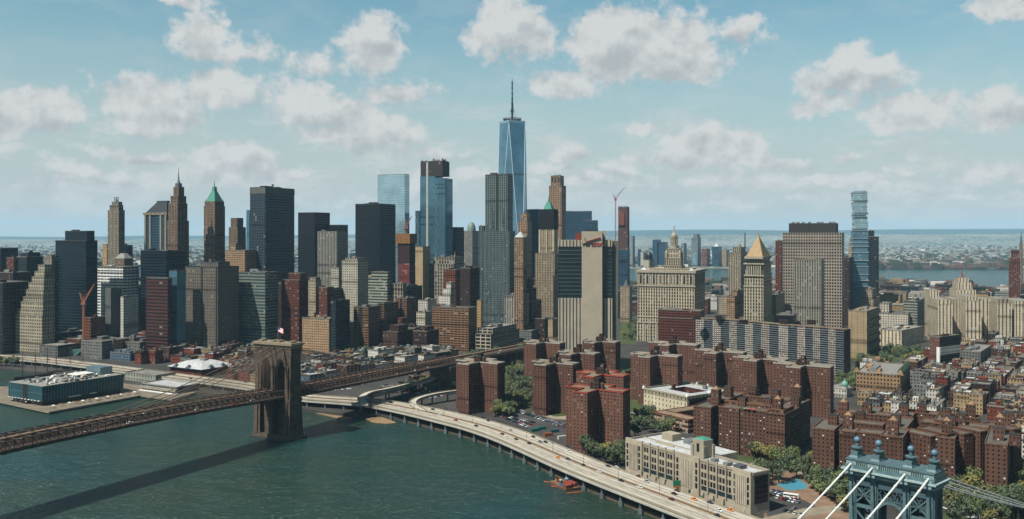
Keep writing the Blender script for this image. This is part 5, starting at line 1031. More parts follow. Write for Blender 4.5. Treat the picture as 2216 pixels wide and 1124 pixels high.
# ---- long curved balcony slab
ch = empty('serpentine_slab', (X(1660, 1190), 1190, 0)); tag(ch, 'long winding grey apartment slab with rows of white balconies', 'building'); ox, oy = X(1660, 1190), 1190
line = [(1505, 1255, 699), (1560, 1238, 702), (1612, 1215, 706), (1665, 1180, 710), (1725, 1150, 715), (1775, 1130, 714), (1826, 1105, 716)]
cp_ = catmull([(X(px, Y_)-ox, Y_-oy, Zr(r, Y_)) for px, Y_, r in line], 3)
for i in range(len(cp_)-1):
    a, b_4 = cp_[i], cp_[i+1]; dx, dy = b_4.x-a.x, b_4.y-a.y; ln = math.hypot(dx, dy); nx, ny = -dy/ln, dx/ln; zt2 = 61.5
    bk = 0 if i % 2 == 0 else 2.2; q = [(a.x+nx*bk, a.y+ny*bk), (b_4.x+nx*bk, b_4.y+ny*bk), (b_4.x+nx*15, b_4.y+ny*15), (a.x+nx*15, a.y+ny*15)]
    m = MB(); m.walls(q, 2.5, zt2, 2.8, 2.8); m.build('wall_bay', M_['chatham'] if i % 2 == 0 else M_['darkbrown'], ch)
    m = MB(); m.cap(q, zt2); m.bar((*q[0], zt2+.2), (*q[1], zt2+.2), .6, 1); m.build('roof', ROOFS['tan'], ch); FOOT.append([(u+ox, v+oy) for u, v in q])
    if i % 2:
        m = MB(); z = 5.0
        while z < zt2-2: m.prism([(a.x-nx*0, a.y-ny*0), (b_4.x, b_4.y), (b_4.x+nx*2, b_4.y+ny*2), (a.x+nx*2, a.y+ny*2)], z, z+1.1, bottom=True); z += 2.8
        m.build('balcony_stack', plain('balcony_grey', S(120, 128, 132), .7), ch)
for px in (1510, 1560, 1612, 1700, 1760): m = MB(); Y_ = 1230 if px < 1600 else 1165; u, v = X(px, Y_)-ox, Y_-oy; m.prism(rect(u-5, u+5, v+4, v+11), 61.5, 67); m.build('bulkhead', M_['darkbrown'], ch)

# ---------------------------------------------------------------- terraced courthouse slabs, far right
cg = empty('terraced_courthouse', (X(2095, 1440), 1440, 0)); tag(cg, 'cream terraced courthouse of tall ribbed slabs with a stepped central tower', 'building'); ox, oy = X(2095, 1440), 1440
def slab(root, pl, pc, Y, top, d, th, mat, ox, oy, tiers=(), roof='pale', name='slab', base=2.5):
    s, c = math.sin(R(th)), math.cos(R(th)); Xc = X(pc, Y); kl = (pl-CX)/F; w = (Xc-kl*Y)/(c+kl*s); z = base; fp_ = None; out = []
    for (r_, a0, a1, b0, b1) in ((top, 0, 1, 0, 1),)+tuple(tiers):
        z1 = Zr(r_, Y); q = [(Xc+u*c+v*s-ox, Y-u*s+v*c-oy) for u, v in rect(-w+a0*w, -w+a1*w, b0*d, b1*d)]
        if fp_ is None: FOOT.append([(a+ox, b_+oy) for a, b_ in q]); fp_ = q
        out.append((q, z, z1)); z = z1
    m = MB()
    for q, a, b_ in out: m.walls(q, a, b_, mat['bay'], mat['fl'])
    m.build(name, mat, root); m = MB()
    for q, a, b_ in out:
        m.cap(q, b_-.6)
    m.build('roof', ROOFS[roof], root)
CT = M_['court']
for a in ((2030, 2061, 1440, 660, 70, 12, [(650, .05, .9, .1, .9)]), (2061, 2080, 1475, 648, 60, 12, []), (2090, 2124, 1435, 652, 70, 12, [(643, .1, .9, .1, .9)]), (2124, 2150, 1475, 648, 60, 12, []), (2158, 2190, 1430, 657, 70, 12, [(648, .1, .9, .1, .9)]), (2196, 2240, 1425, 652, 75, 12, [])):
    slab(cg, *a[:6], CT, ox, oy, a[6])
slab(cg, 2070, 2112, 1500, 628, 45, 12, CT, ox, oy, [(612, .12, .8, .1, .9), (603, .2, .7, .2, .8)], name='central_tower')
slab(cg, 2013, 2032, 1520, 628, 40, 12, CT, ox, oy, [], name='rear_wing')
# ---------------------------------------------------------------- brick village of courtyard blocks
def wing(root, x, y, w, d, th, z1, mat, name='wing', step=None, roof='grey', z0=2.5, foot=True):
    """near corner at x, y in the frame of root"""
    s, c = math.sin(R(th)), math.cos(R(th)); P4 = lambda e=0: [(x+u*c+v*s, y-u*s+v*c) for u, v in rect(-w-e, e, -e, d+e)]
    ox, oy = root.location.x, root.location.y; q = [(a-ox, b-oy) for a, b in P4()]
    if foot: FOOT.append(P4(1))
    m = MB(); m.walls(q, z0, z1, mat['bay'], mat['fl']); o = m.build(name, mat, root)
    m = MB(); m.cap(q, z1-.8); m.build('roof', ROOFS[roof], o)
    m = MB(); 
    for i in range(4): a, b = q[i], q[(i+1) % 4]; m.bar((*a, z1-.35), (*b, z1-.35), .55, 1.0)
    m.build('parapet', plain('brick_cope', S(136, 98, 74), .85, 0, .3, .3), o); return o
def stair_tower(root, x, y, z, th=36, w=6.5, hh=9, cap=True):
    ox, oy = root.location.x, root.location.y; s, c = math.sin(R(th)), math.cos(R(th)); q = [(x+u*c+v*s-ox, y-u*s+v*c-oy) for u, v in rect(-w/2, w/2, -w/2, w/2)]
    m = MB(); m.walls(q, z-1, z+hh, 2.1, 3.2); m.cap(q, z+hh); o = m.build('stair_tower', M_['kv'], root)
    if cap: cx = sum(p[0] for p in q)/4; cy_ = sum(p[1] for p in q)/4; m = MB(); m.prism([(cx+(p[0]-cx)*.7, cy_+(p[1]-cy_)*.7) for p in q], z+hh, z+hh+2.6, 2, 2, [(cx+(p[0]-cx)*.04, cy_+(p[1]-cy_)*.04) for p in q]); m.build('copper_cap', plain('copper_cap', S(170, 134, 102), .75, 0, .25, .4), o)
    else: m = MB(); m.prism([(p[0]*.999, p[1]*.999) for p in q], z+hh, z+hh+.4); m.build('roof', ROOFS['dark'], o)
ZK = 40.; KM = M_['kv']; rr = random.Random(21)
def L2(x, y, u, v, th=36): s, c = math.sin(R(th)), math.cos(R(th)); return (x+u*c+v*s, y-u*s+v*c)
k1 = empty('courtyard_block', (190, 730, 0)); tag(k1, 'left brown brick courtyard block with copper capped stair towers', 'building')
C1 = (X(1698, 692), 692)
wing(k1, *C1, 15, 34, 36, ZK, KM); wing(k1, *L2(*C1, -15.6, 2.5), 21, 12, 36, ZK, KM); wing(k1, *L2(*C1, -37.2, 1.4), 17, 12, 36, ZK, KM); wing(k1, *L2(*C1, -60, -1), 15, 30, 36, ZK-1.5, KM)
wing(k1, *L2(*C1, -4, 40), 13, 34, 36, ZK, KM); wing(k1, *L2(*C1, -18, 62), 40, 12, 36, ZK, KM); wing(k1, *L2(*C1, -60, 34), 14, 38, 36, ZK, KM); wing(k1, *L2(*C1, -30, 15), 12, 22, 36, ZK, KM, foot=False)
wing(k1, *L2(*C1, -15, 15), 55, 3, 36, ZK+2.6, KM, name='penthouse', z0=ZK-1, foot=False); wing(k1, *L2(*C1, -2, 4), 10, 24, 36, ZK+2.5, KM, name='penthouse', z0=ZK-1, foot=False)
for u, v, hh, cp__ in ((-8, 8, 10, 1), (-60, 10, 12, 1), (-40, 16, 6, 0), (-20, 20, 7, 0), (-12, 66, 11, 1), (-50, 66, 7, 0), (-66, 50, 8, 0), (-6, 44, 6, 0), (-30, 64, 6, 0)): stair_tower(k1, *L2(*C1, u, v), ZK, hh=hh, cap=bool(cp__))
k2 = empty('courtyard_block', (290, 660, 0)); tag(k2, 'right brown brick courtyard block with a saw-toothed side behind the blue bridge tower', 'building')
C2 = (X(1954, 614), 614)
wing(k2, *C2, 14, 30, 31, ZK, KM); wing(k2, *L2(*C2, -14.5, 3, 31), 16, 13, 31, ZK, KM); wing(k2, *L2(*C2, -31, 1.5, 31), 11, 13, 31, ZK, KM); wing(k2, *L2(*C2, -45, 0, 31), 15, 34, 31, ZK, KM)
for i in range(6):
    x_, y_ = C2[0]+13+i*13.2, C2[1]+8+i*3.4; wing(k2, x_+9, y_-1, 24, 10.5, 62, ZK-(.0 if i % 2 else 1.0), KM)
for (u, v, w, d) in ((-2, 32, 13, 40), (-18, 34, 34, 12), (-45, 36, 14, 44), (-18, 74, 40, 12), (30, 22, 13, 46), (62, 10, 13, 50), (48, 64, 44, 12), (24, 68, 12, 40), (-4, 76, 13, 34), (64, 62, 14, 44), (40, 98, 50, 12), (-30, 88, 12, 26)):
    wing(k2, *L2(*C2, u, v, 31), w, d, 31, ZK-rr.choice((0, 0, 1.5)), KM)
for u, v, hh, cp__ in ((-7, 7, 10, 1), (-38, 14, 9, 1), (-50, 22, 6, 0), (-10, 40, 7, 0), (-50, 60, 10, 1), (-36, 78, 7, 0), (-10, 80, 8, 0), (24, 34, 8, 1), (24, 60, 6, 0), (56, 28, 7, 0), (56, 50, 11, 1), (30, 70, 7, 0), (18, 92, 6, 0), (58, 84, 8, 0), (34, 104, 9, 1), (0, 102, 6, 0), (60, 102, 6, 0), (-36, 50, 5, 0), (66, 18, 6, 0)):
    stair_tower(k2, *L2(*C2, u, v, 31), ZK, 31, hh=hh, cap=bool(cp__))
for j, (u, v) in enumerate(((-33, 2.2), (-30, 2.2), (-26, 2.2))): 
    x_, y_ = L2(*C1, u, v); m = MB(); m.prism(rect(x_-190-1.3, x_-190+1.3, y_-730-2.0, y_-730), ZK+.4, ZK+1.2, poly1=rect(x_-190-1.3, x_-190+1.3, y_-730-.2, y_-730)); m.build('awning', GREENCU if j == 0 else plain('awning_red', S(196, 96, 84), .7), k1)
# ---------------------------------------------------------------- white roofed cream school with a courtyard
ws = empty('courtyard_school', (X(1487, 864), 864, 0), -R(55)); tag(ws, 'cream school with a bright white roof round a courtyard', 'school'); w, d, z = 60, 61, 22; FOOT.append([L2(X(1487, 864), 864, *p, 55) for p in rect(-w, 0, 0, d)])
m = MB(); m.walls([(-w, d), (-w, 0), (0, 0), (0, d)], 2.5, z, 5.2, 5.0); m.build('wall', M_['cream'], ws)
m = MB(); m.prism(rect(-.2, .35, 3, d-1), 2.6, z-2.4); m.build('shaded_window_wall', M_['black'], ws)  # windowed right side, its shade painted in with black glass
m = MB()
for q in (rect(-w, 0, 0, 20), rect(-w, 0, d-18, d), rect(-w, -w+15, 20, d-18), rect(-15, 0, 20, d-18)): m.cap(q, z-.5)
m.build('roof', ROOFS['white'], ws)
m = MB(); m.walls(rect(-w+15, -15, 20, d-18)[::-1], 9, z, 3, 3.5); m.build('courtyard_wall', M_['redres'], ws); m = MB(); m.cap(rect(-w+15, -15, 20, d-18), 9); m.build('courtyard_floor', ROOFS['dark'], ws)
m = MB()
for p_, q_ in (((-w, 0), (0, 0)), ((0, 0), (0, d)), ((0, d), (-w, d)), ((-w, d), (-w, 0))): m.bar((*p_, z+.2), (*q_, z+.2), .9, 1.5)
m.build('parapet', plain('cream_cope', S(208, 198, 168), .8), ws)
for (u, v) in ((-w, 0), (0, 0), (0, d), (-w, d), (-w*.5, d), (-w*.75, d), (0, d*.5)): m = MB(); m.prism(rect(u-1, u+1, v-1, v+1), z, z+1.5); m.prism(rect(u-1, u+1, v-1, v+1), z+1.5, z+3.2, poly1=rect(u-.1, u+.1, v-.1, v+.1)); m.build('pinnacle', PAINT, ws)
m = MB(); 
for a, b_ in (((-w+1, d-1), (-2, d-1)), ((-w+1, 1), (-w+1, d-1))):
    for k in range(2): m.bar((*a, z+1.4+k*1.2), (*b_, z+1.4+k*1.2), .18)
m.build('roof_fence', STEEL, ws); m = MB(); m.prism(rect(-26, -22, d-12, d-9), z-.4, z+3); m.build('rooftop_unit', UNIT, ws); m = MB(); m.prism(rect(-w+13, -w+16, 26, 29), z-.4, z+4); m.build('chimney', M_['redres'], ws)
# brown school in front of it, L shaped with a tan roof
bs_ = empty('brick_school', (X(1489, 792), 792, 0), -R(56)); tag(bs_, 'low red brick school with a tan roof and long window bands', 'school'); zz = 15; FOOT.append([L2(X(1489, 792), 792, *p, 56) for p in rect(-46, 2, 0, 60)])
BM = fa('brick_bands', (140, 78, 58), (54, 50, 50), (196, 176, 150), wf=.78, hf=.5, bay=3.6, fl=3.9, blind=.25)
for q in (rect(-44, 0, 0, 13), rect(-44, -30, 13, 56), rect(-30, 20, 44, 58)):
    m = MB(); m.walls(q, 2.5, zz, 3.6, 3.9); m.build('wall', BM, bs_); m = MB(); m.cap(q, zz); m.build('roof', ROOFS['tan'], bs_)
    m = MB(); 
    for i in range(4): m.bar((*q[i], zz+.2), (*q[(i+1) % 4], zz+.2), .9, .7)
    m.build('parapet', plain('brick_red_edge', S(158, 84, 60), .85), bs_)
m = MB(); m.prism(rect(8, 16, 6, 30), 2.5, 16.5); m.build('stair_block', plain('pale_block', S(188, 178, 154), .85), bs_)
cn = empty('canopy_roof', (X(1395, 860), 860, 0), -R(56)); tag(cn, 'weathered flat grey roof between the brick tower and the cream school', 'canopy'); m = MB(); m.prism(rect(-13, 9, -8, 12), 6.3, 7, bottom=True); m.build('roof', plain('weathered_roof', S(150, 152, 144), .9, 0, .4, .3), cn); m = MB(); m.walls(rect(-12, 8, -7, 11), 2.6, 6.3); m.build('wall', M_['rowgrey'], cn)
# ---------------------------------------------------------------- long art deco building beside the highway
dc = empty('deco_building', (X(1628, 560), 560, 0), -R(56)); tag(dc, 'long beige art deco building with a white roof and corner tower beside the highway', 'building'); w = 117; zt3 = 29.; DM = M_['deco']; FOOT.append([L2(X(1628, 560), 560, *p, 56) for p in rect(-w-4, 4, -3, 40)])
WL = plain('deco_wall', S(204, 190, 166), .88, 0, .14, .15)
m = MB(); m.walls(rect(-w, 0, 0, 16), 2.5, zt3); m.walls(rect(-w, -48, 16, 40), 2.5, zt3-1); m.build('wall', WL, dc)
m = MB(); m.cap(rect(-w, 0, 0, 16), zt3-1); m.cap(rect(-w, -48, 16, 40), zt3-1); m.build('roof', ROOFS['white'], dc)
m = MB(); m.walls(rect(-48, -20, 16, 34), 2.5, zt3-5); m.cap(rect(-48, -20, 16, 34), zt3-5); m.build('glass_wing', M_['dkteal'], dc)
m = MB(); m.prism(rect(0, .4, 2, 14), 10, zt3-2); m.build('glass_wall', M_['black'], dc)
m = MB(); m.bar((-w, 0, zt3), (0, 0, zt3), 1.0, 1.6); m.bar((0, 0, zt3), (0, 16, zt3), 1.0, 1.6); m.bar((-48, 16, zt3), (0, 16, zt3), .8, 1.4); m.bar((-w, 0, zt3), (-w, 40, zt3), .8, 1.2); m.build('parapet', WL, dc)
def pav(u0, u1, name='pavilion'): m = MB(); m.prism(rect(u0, u1, -1.5, 0), 2.5, zt3+1.3); return m.build(name, WL, dc)
pv = [(-w, -w+17), (-66, -44), (-15, 0)]
WD = MB(); WD.prism(rect(-.9, .9, -.22, .04), 0, 3.2, bottom=True); WDm = WD.mesh('window', plain('window_dark', S(40, 42, 44), .2, 0, .2, .3)); WBm = None
for a, b_ in pv:
    o = pav(a, b_)
    for u in (a+2.2, b_-2.2):
        for z in (10, 14.5, 19, 23.5): wi = bpy.data.objects.new('window', WDm); link(wi, dc); wi.location = (u, -1.55, z)
    m = MB(); cu_ = (a+b_)/2
    for k in range(-3, 4): m.prism(rect(cu_+k*1.5-.25, cu_+k*1.5+.25, -2.1, -1.5), 9, zt3-2)
    m.build('fluting', plain('deco_flute', S(214, 202, 180), .85), dc)
u = -w+19.2
n_w = 0
while u < -16:
    if not (-67.5 < u < -43):
        for z in (13.2, 18, 23.6):
            wi = bpy.data.objects.new('window', WDm); link(wi, dc); wi.location = (u, -.02, z); n_w += 1
    u += 2.65
u = -w+17
while u < -15:
    if not (-68 < u < -44): m = MB(); m.prism(rect(u-.45, u+.45, -1.1, 0), 8.6, zt3+1.8); m.build('pilaster', WL, dc)
    u += 7.9
for a, b_ in ((-w+18, -67), (-43, -16)): m = MB(); m.prism(rect(a, b_, -.3, 0), 9.6, 12.2); m.build('window_band', plain('band_teal', S(52, 72, 76), .3, 0, .2, .3), dc)
for k in range(13): u = -w+9*k+4; m = MB(); m.prism(rect(u-.7, u+.7, -2.6, 0), 2.5, 8.2, poly1=rect(u-.5, u+.5, -1.4, 0)); m.build('buttress', WL, dc)
m = MB(); m.prism(rect(-57, -47, 6, 15), zt3-1, zt3+11); m.build('corner_tower', WL, dc)
for (u, v) in ((-57, 6), (-47, 6), (-57, 15), (-47, 15)): m = MB(); m.prism(rect(u-1, u+1, v-1, v+1), zt3-1, zt3+7.5); m.build('tower_pier', WL, dc)
m = MB(); m.prism(rect(-56.5, -47.5, 6.5, 14.5), zt3+11, zt3+11.9, poly1=rect(-55.5, -48.5, 7.5, 13.5)); m.build('copper_roof', GREENCU, dc)
m = MB(); m.prism(rect(-53.2, -50.8, 5.8, 6.1), zt3+3, zt3+8.5); m.build('tower_window', DARKM, dc)
for (a, b_, c, d_, h_, mt) in ((-106, -95, 24, 33, 5, WL), (-88, -80, 28, 36, 3, UNIT), (-74, -66, 30, 36, 3, UNIT), (-40, -36, 5, 9, 2, UNIT), (-28, -24, 4, 9, 2.2, UNIT), (-20, -14, 5, 11, 2.4, STEEL), (-44, -38, 20, 26, 2.5, UNIT), (-34, -26, 22, 28, 2.5, STEEL), (-100, -82, 12, 13.4, 1, WL)):
    zz_ = zt3-1 if not (c >= 19 and a > -48) else zt3-5; m = MB(); m.prism(rect(a, b_, c, d_), zz_, zz_+h_); m.build('rooftop_unit', mt, dc)
# ---------------------------------------------------------------- tan gabled school
sx_, sy_ = X(1948, 985), 985; sch = bld('gabled_school', 'tan school with stepped gables and a green mansard roof', 1853, 1948, 1990, 985, 812, M_['tanschool'], 30, clutter=3, roof='pale', cat='school')
for u in (-sch.w, -sch.w*.5, -.5): pyr(sch, u-3, u+4, -1, 3, sch.z-.2, sch.z+5, M_['tanschool'], .2, 'gable')
m = MB(); m.prism(rect(-3, .3, 3, sch.d), sch.z, sch.z+4.5, poly1=rect(-3, -2.2, 3, sch.d)); addp(sch, 'mansard_roof', m, plain('green_slate', S(92, 118, 96), .8, 0, .3, .3))
Y_ = 975; ch_ = empty('church', (X(1815, Y_), Y_, 0), -R(36)); tag(ch_, 'church with two pale green domes behind the courtyard blocks', 'church'); FOOT.append([L2(X(1815, Y_), Y_, *p) for p in rect(-11, 11, -7, 16)])
m = MB(); m.walls(rect(-10, 10, -6, 15), 2.5, 12, 3, 4); m.build('wall', M_['rowwhite'], ch_); m = MB(); m.prism(rect(-10.3, 10.3, -6.3, 15.3), 12, 16, poly1=rect(-.2, .2, -4, 13)); m.build('roof', ROOFS['pale'], ch_)
for u, rr_ in ((-8, 2.2), (7.5, 3.0)): m = MB(); m.cyl(u, -4, rr_, 11, 16.5, 10); m.build('drum', M_['rowwhite'], ch_); m = MB(); m.dome(u, -4, rr_*1.2, 16.5, rr_*1.5); m.cyl(u, -4, rr_*.3, 16.5+rr_*1.45, 18+rr_*1.6, 8, rr_*.1); m.build('dome', plain('dome_mint', S(120, 190, 168), .6), ch_)

# ---------------------------------------------------------------- waterfront: glass pier pavilion, market halls, ships
pf = [W(-40, 862, 2.2), W(106, 893, 2.2), W(304, 857, 2.2), W(372, 866, 2.2), W(436, 846, 2.2), W(352, 822, 2.2), W(300, 812, 2.2), W(180, 826, 2.2), W(18, 838, 2.2), W(-40, 838, 2.2)]
pr_ = empty('timber_pier', (0, 0, 0)); tag(pr_, 'long timber and concrete pier carrying the glass pavilion', 'pier')
m = MB(); m.cap(pf, 2.8); m.build('pier_deck', plain('pier_deck', S(158, 144, 124), .9, 0, .35, .1), pr_); m = MB(); m.walls(pf, 1.2, 2.8); m.build('edge_beam', CONC, pr_)
m = MB(); c_ = resample(pf[:5], 3.2)
for p in c_: m.cyl(p[0], p[1], .35, -2, 1.3, 5)
tag(m.build('pile', DARKM, pr_), kind='stuff')
FOOT.append(pf)
gp = bld('glass_pavilion', 'teal glass pavilion with a cluttered white roof on the pier', 18, 91, 284, 919, 837, fa('channel_glass', (84, 132, 136), (40, 84, 92), (70, 116, 122), wf=.72, hf=.92, metal=.3, bay=3.4, fl=8, blind=0, rough=.25), 30, clutter=0, roof='pale', base=7.5, parapet=False, cat='pavilion')
w, d, z = gp.w, gp.d, gp.z
m = MB(); m.walls(rect(-w+2, -2, 2, d-2), 2.8, 7.5, 3, 5); addp(gp, 'ground_floor', m, M_['black'])
for k in range(10): m = MB(); u = -w+2+k*(w-8)/9; m.prism(rect(u, u+2.6, -1.6, 0), 7.6, 8.0, bottom=True); addp(gp, 'white_canopy', m, PAINT)
m = MB(); m.prism(rect(-w*.56, -w*.42, -.4, .3), 2.9, z); addp(gp, 'notch_shade', m, DARKM)  # dark slab stands in for the shade of the notch
rr = random.Random(4)
for k in range(84):
    u, v = rr.uniform(-w*.92, -4), rr.uniform(d*.08, d*.86); s_ = rr.uniform(1, 3.8); m = MB(); m.prism(rect(u, u+s_, v, v+s_*rr.uniform(.7, 1.8)), z, z+rr.uniform(.8, 2.6)); addp(gp, 'rooftop_unit', m, rr.choice((UNIT, UNIT, PAINT, STEEL, plain('tan_unit', S(176, 140, 104), .8))))
m = MB(); m.prism(rect(-w*.7, -w*.28, d*.82, d*.98), z, z+8); addp(gp, 'glass_penthouse', m, plain('penthouse_metal', S(98, 116, 122), .35, .6, .2, .1))
for v0 in (.56, .68): m = MB(); m.prism(rect(-w*.66, -w*.36, d*v0, d*(v0+.1)), z+2.2, z+2.9, bottom=True); m.prism(rect(-w*.62, -w*.4, d*v0+1, d*(v0+.1)-1), z, z+2.2); addp(gp, 'roof_shelter', m, PAINT)
for (v0, v1) in ((.3, .44), (.56, .64)): m = MB(); m.prism(rect(0, 2.2, d*v0, d*v1), 7.6, 8.2, bottom=True); addp(gp, 'entrance_canopy', m, PAINT)
tb_ = bld('market_hall', 'pale green market hall with a scalloped front beside the highway', 270, 337, 380, 1058, 813, M_['greenish'], 30, clutter=0, roof='pale', cat='market hall'); 
for k in range(3): u = -tb_.w*.95+k*tb_.w*.34; m = MB(); m.prism(rect(u, u+tb_.w*.26, tb_.d*.3, tb_.d*.32+1), tb_.z-1, tb_.z+1, poly1=rect(u+tb_.w*.12, u+tb_.w*.14, tb_.d*.3, tb_.d*.32+1)); m.prism(rect(u, u+tb_.w*.26, tb_.d*.3, tb_.d*.32+1), tb_.z-3, tb_.z-.9); addp(tb_, 'scalloped_gable', m, M_['greenish'])
wp = bld('market_hall', 'low pavilion with a plain white roof at the water edge', 308, 384, 429, 990, 838, M_['rowblue'], 30, clutter=0, roof='white', cat='market hall')
m = MB(); m.prism(rect(-wp.w-2, 0, -3, 0), 5, 7.5, bottom=True); addp(wp, 'balcony_deck', m, CONC); m = MB(); m.prism(rect(-wp.w, 2, -6, 0), 2.9, 3.4); addp(wp, 'quay_step', m, PAINT)
fm_ = bld('market_hall', 'red brick market hall under a wide white hipped roof', 368, 437, 502, 1105, 800, M_['rowred'], 30, clutter=0, roof='white', cat='market hall', parapet=False)
w, d, z = fm_.w, fm_.d, fm_.z; pyr(fm_, -w-3, 3, -3, d+3, z, z+6.5, ROOFS['white'], .42, 'hipped_roof'); m = MB(); m.prism(rect(-w-3.2, 3.2, -3.2, d+3.2), z-.8, z+.1, bottom=True); addp(fm_, 'eaves', m, SLATE)
for u in (-w*.8, -w*.4): pyr(fm_, u-4, u+4, -3.4, 4, z, z+4.5, SLATE, .05, 'dormer')
for v in (d*.3, d*.7): pyr(fm_, -4, 3.4, v-4, v+4, z, z+4.5, SLATE, .05, 'dormer')
m = MB(); m.prism(rect(-w*.5, -w*.36, d*.45, d*.6), z+5.5, z+8.5); addp(fm_, 'rooftop_unit', m, UNIT)
gt2 = empty('glass_wedge', (X(153, 1300), 1300, 0)); tag(gt2, 'pale teal glass wedge between the stepped cream tower and the orange crane', 'pavilion'); p = 1300/F
m = MB(); pts = [(-23*p, 0, Zr(757, 1300)), (24*p, 2, Zr(757, 1300)), (4*p, 0, Zr(777, 1300)), (-10*p, 0, Zr(778, 1300))]; m.quad(pts[::-1]); m.quad([(a, b+10, c) for a, b, c in pts])
for i in range(4): a, b = pts[i], pts[(i+1) % 4]; m.quad([a, b, (b[0], b[1]+10, b[2]), (a[0], a[1]+10, a[2])])
m.build('glass_wall', plain('pale_teal', S(120, 164, 158), .3, .2, .15, .2), gt2)
MW = plain('mast_wood', S(98, 76, 56), .7); HULL = plain('ship_hull', S(52, 46, 44), .6); 
for j, (px, row, ln, lb) in enumerate(((75, 818, 52, 'three-masted sailing ship moored left of the glass pavilion'), (150, 806, 60, 'large dark sailing ship behind the glass pavilion'))):
    x_, y_ = W(px, row, 0); sh = empty('sailing_ship', (x_, y_, 0), -R(30)); tag(sh, lb, 'ship', 'sailing ships at the pier')
    m = MB(); n = 12
    for i in range(n):
        a, b = -ln/2+ln*i/n, -ln/2+ln*(i+1)/n; hw_ = lambda v: 4.6*max(.08, 1-abs(2*v/ln)**3)
        m.quad([(hw_(a), a, -1), (hw_(b), b, -1), (hw_(b)+.4, b, 4), (hw_(a)+.4, a, 4)]); m.quad([(-hw_(b), b, -1), (-hw_(a), a, -1), (-hw_(a)-.4, a, 4), (-hw_(b)-.4, b, 4)]); m.quad([(-hw_(a), a, 3.6), (hw_(a), a, 3.6), (hw_(b), b, 3.6), (-hw_(b), b, 3.6)])
    m.build('hull', HULL, sh)
    for k in (-.3, .02, .32):
        m = MB(); m.cyl(0, ln*k, .5, 3.5, 36, 6, .2)
        for zz in (14, 20, 26, 31): m.bar((-8+zz*.13, ln*k, zz), (8-zz*.13, ln*k, zz), .35)
        m.build('mast', MW, sh)
    m = MB(); m.tube([(0, ln*.5, 4), (0, ln*.68, 8)], .3)
    for k in (-.3, .02, .32): m.bar((0, ln*k, 34), (0, ln*k+ln*.3 if k < .3 else ln*.66, 5 if k < .3 else 8), .12); m.bar((4, ln*k, 4), (0, ln*k, 28), .12); m.bar((-4, ln*k, 4), (0, ln*k, 28), .12)
    m.build('rigging', MW, sh)
# work barge by the highway
x_, y_ = W(1219, 1052, 0); ba = empty('work_barge', (x_, y_, 0), -R(62)); tag(ba, 'rusty work barge moored beside the highway columns', 'barge')
m = MB(); m.prism(rect(-11, 13, -6, 6), -1, 1.5); m.build('hull', plain('barge_rust', S(112, 78, 60), .85, 0, .4, .4), ba); m = MB(); m.prism(rect(-10.6, 12.6, -5.6, 5.6), 1.5, 1.62); m.build('deck', plain('barge_deck', S(150, 118, 88), .9, 0, .5, .5), ba)
def loose(name, label, cat, u, v, parts, group=None, rz=0):
    o = empty(name, (*L2(x_, y_, u, v, 62), 1.62), -R(62)+rz); tag(o, label, cat, group)
    for nm_, f_, mt in parts: m = MB(); f_(m); m.build(nm_, mt, o)
    return o
CRED = plain('container_red', S(170, 84, 70), .7, 0, .2, .5)
for k, (u, v) in enumerate(((6, .5), (6, 4))): loose('shipping_container', 'faded red shipping container on the barge, the %s one' % ('nearer' if k == 0 else 'farther'), 'container', u, v, (('body', lambda m: m.prism(rect(-1.3, 1.3, -1.6, 1.6) if False else rect(-4.5, 4.5, -1.2, 1.2), 0, 2.5), CRED), ('door', lambda m: m.prism(rect(4.5, 4.6, -1.1, 1.1), .1, 2.4), plain('container_door', S(120, 52, 42), .7))))
loose('rusty_bin', 'brown open bin at the right end of the barge', 'bin', 10.5, -3, (('body', lambda m: m.prism(rect(-2, 2, -2.4, 2.4), 0, 2.2), plain('bin_rust', S(146, 84, 54), .9)), ('rim', lambda m: m.prism(rect(-2.15, 2.15, -2.55, 2.55), 2.0, 2.3, bottom=True), CRED)))
loose('tank', 'round grey tank with a white lid on the barge', 'tank', -2, -1, (('body', lambda m: m.cyl(0, 0, 1.2, 0, 2.2, 12), STEEL), ('lid', lambda m: m.cyl(0, 0, 1.0, 2.2, 2.5, 12), PAINT)))
loose('work_tent', 'pale blue tent roof at the back of the barge', 'tent', -3, 4.5, (('canopy', lambda m: m.cyl(0, 0, 2.2, 2.2, 3.4, 4, .1), plain('tent_blue', S(140, 178, 190), .7)), ('pole', lambda m: m.cyl(0, 0, .15, 0, 2.4, 5), STEEL)))
loose('tarpaulin', 'crumpled blue tarpaulin on the barge deck', 'tarpaulin', 3, -3.6, (('sheet', lambda m: m.prism(rect(-2.2, 2.2, -1, 1), 0, .8, poly1=rect(-1.6, 1.5, -.5, .6)), plain('tarp_blue', S(48, 92, 150), .7)),))
loose('excavator', 'orange excavator at the left end of the barge', 'excavator', -6.5, -1, (('body', lambda m: (m.prism(rect(-1.4, 1.4, -1.1, 1.1), .6, 2.2), m.prism(rect(-1.5, 1.5, -1.3, 1.3), 0, .6)), OR), ('arm', lambda m: (m.bar((1, 0, 1.6), (3.4, 0, 4), .4), m.bar((3.4, 0, 4), (5, 0, 1), .35)), OR), ('cab', lambda m: m.prism(rect(-.2, 1.2, -1.0, .1), 2.2, 3.2), DARKM)))
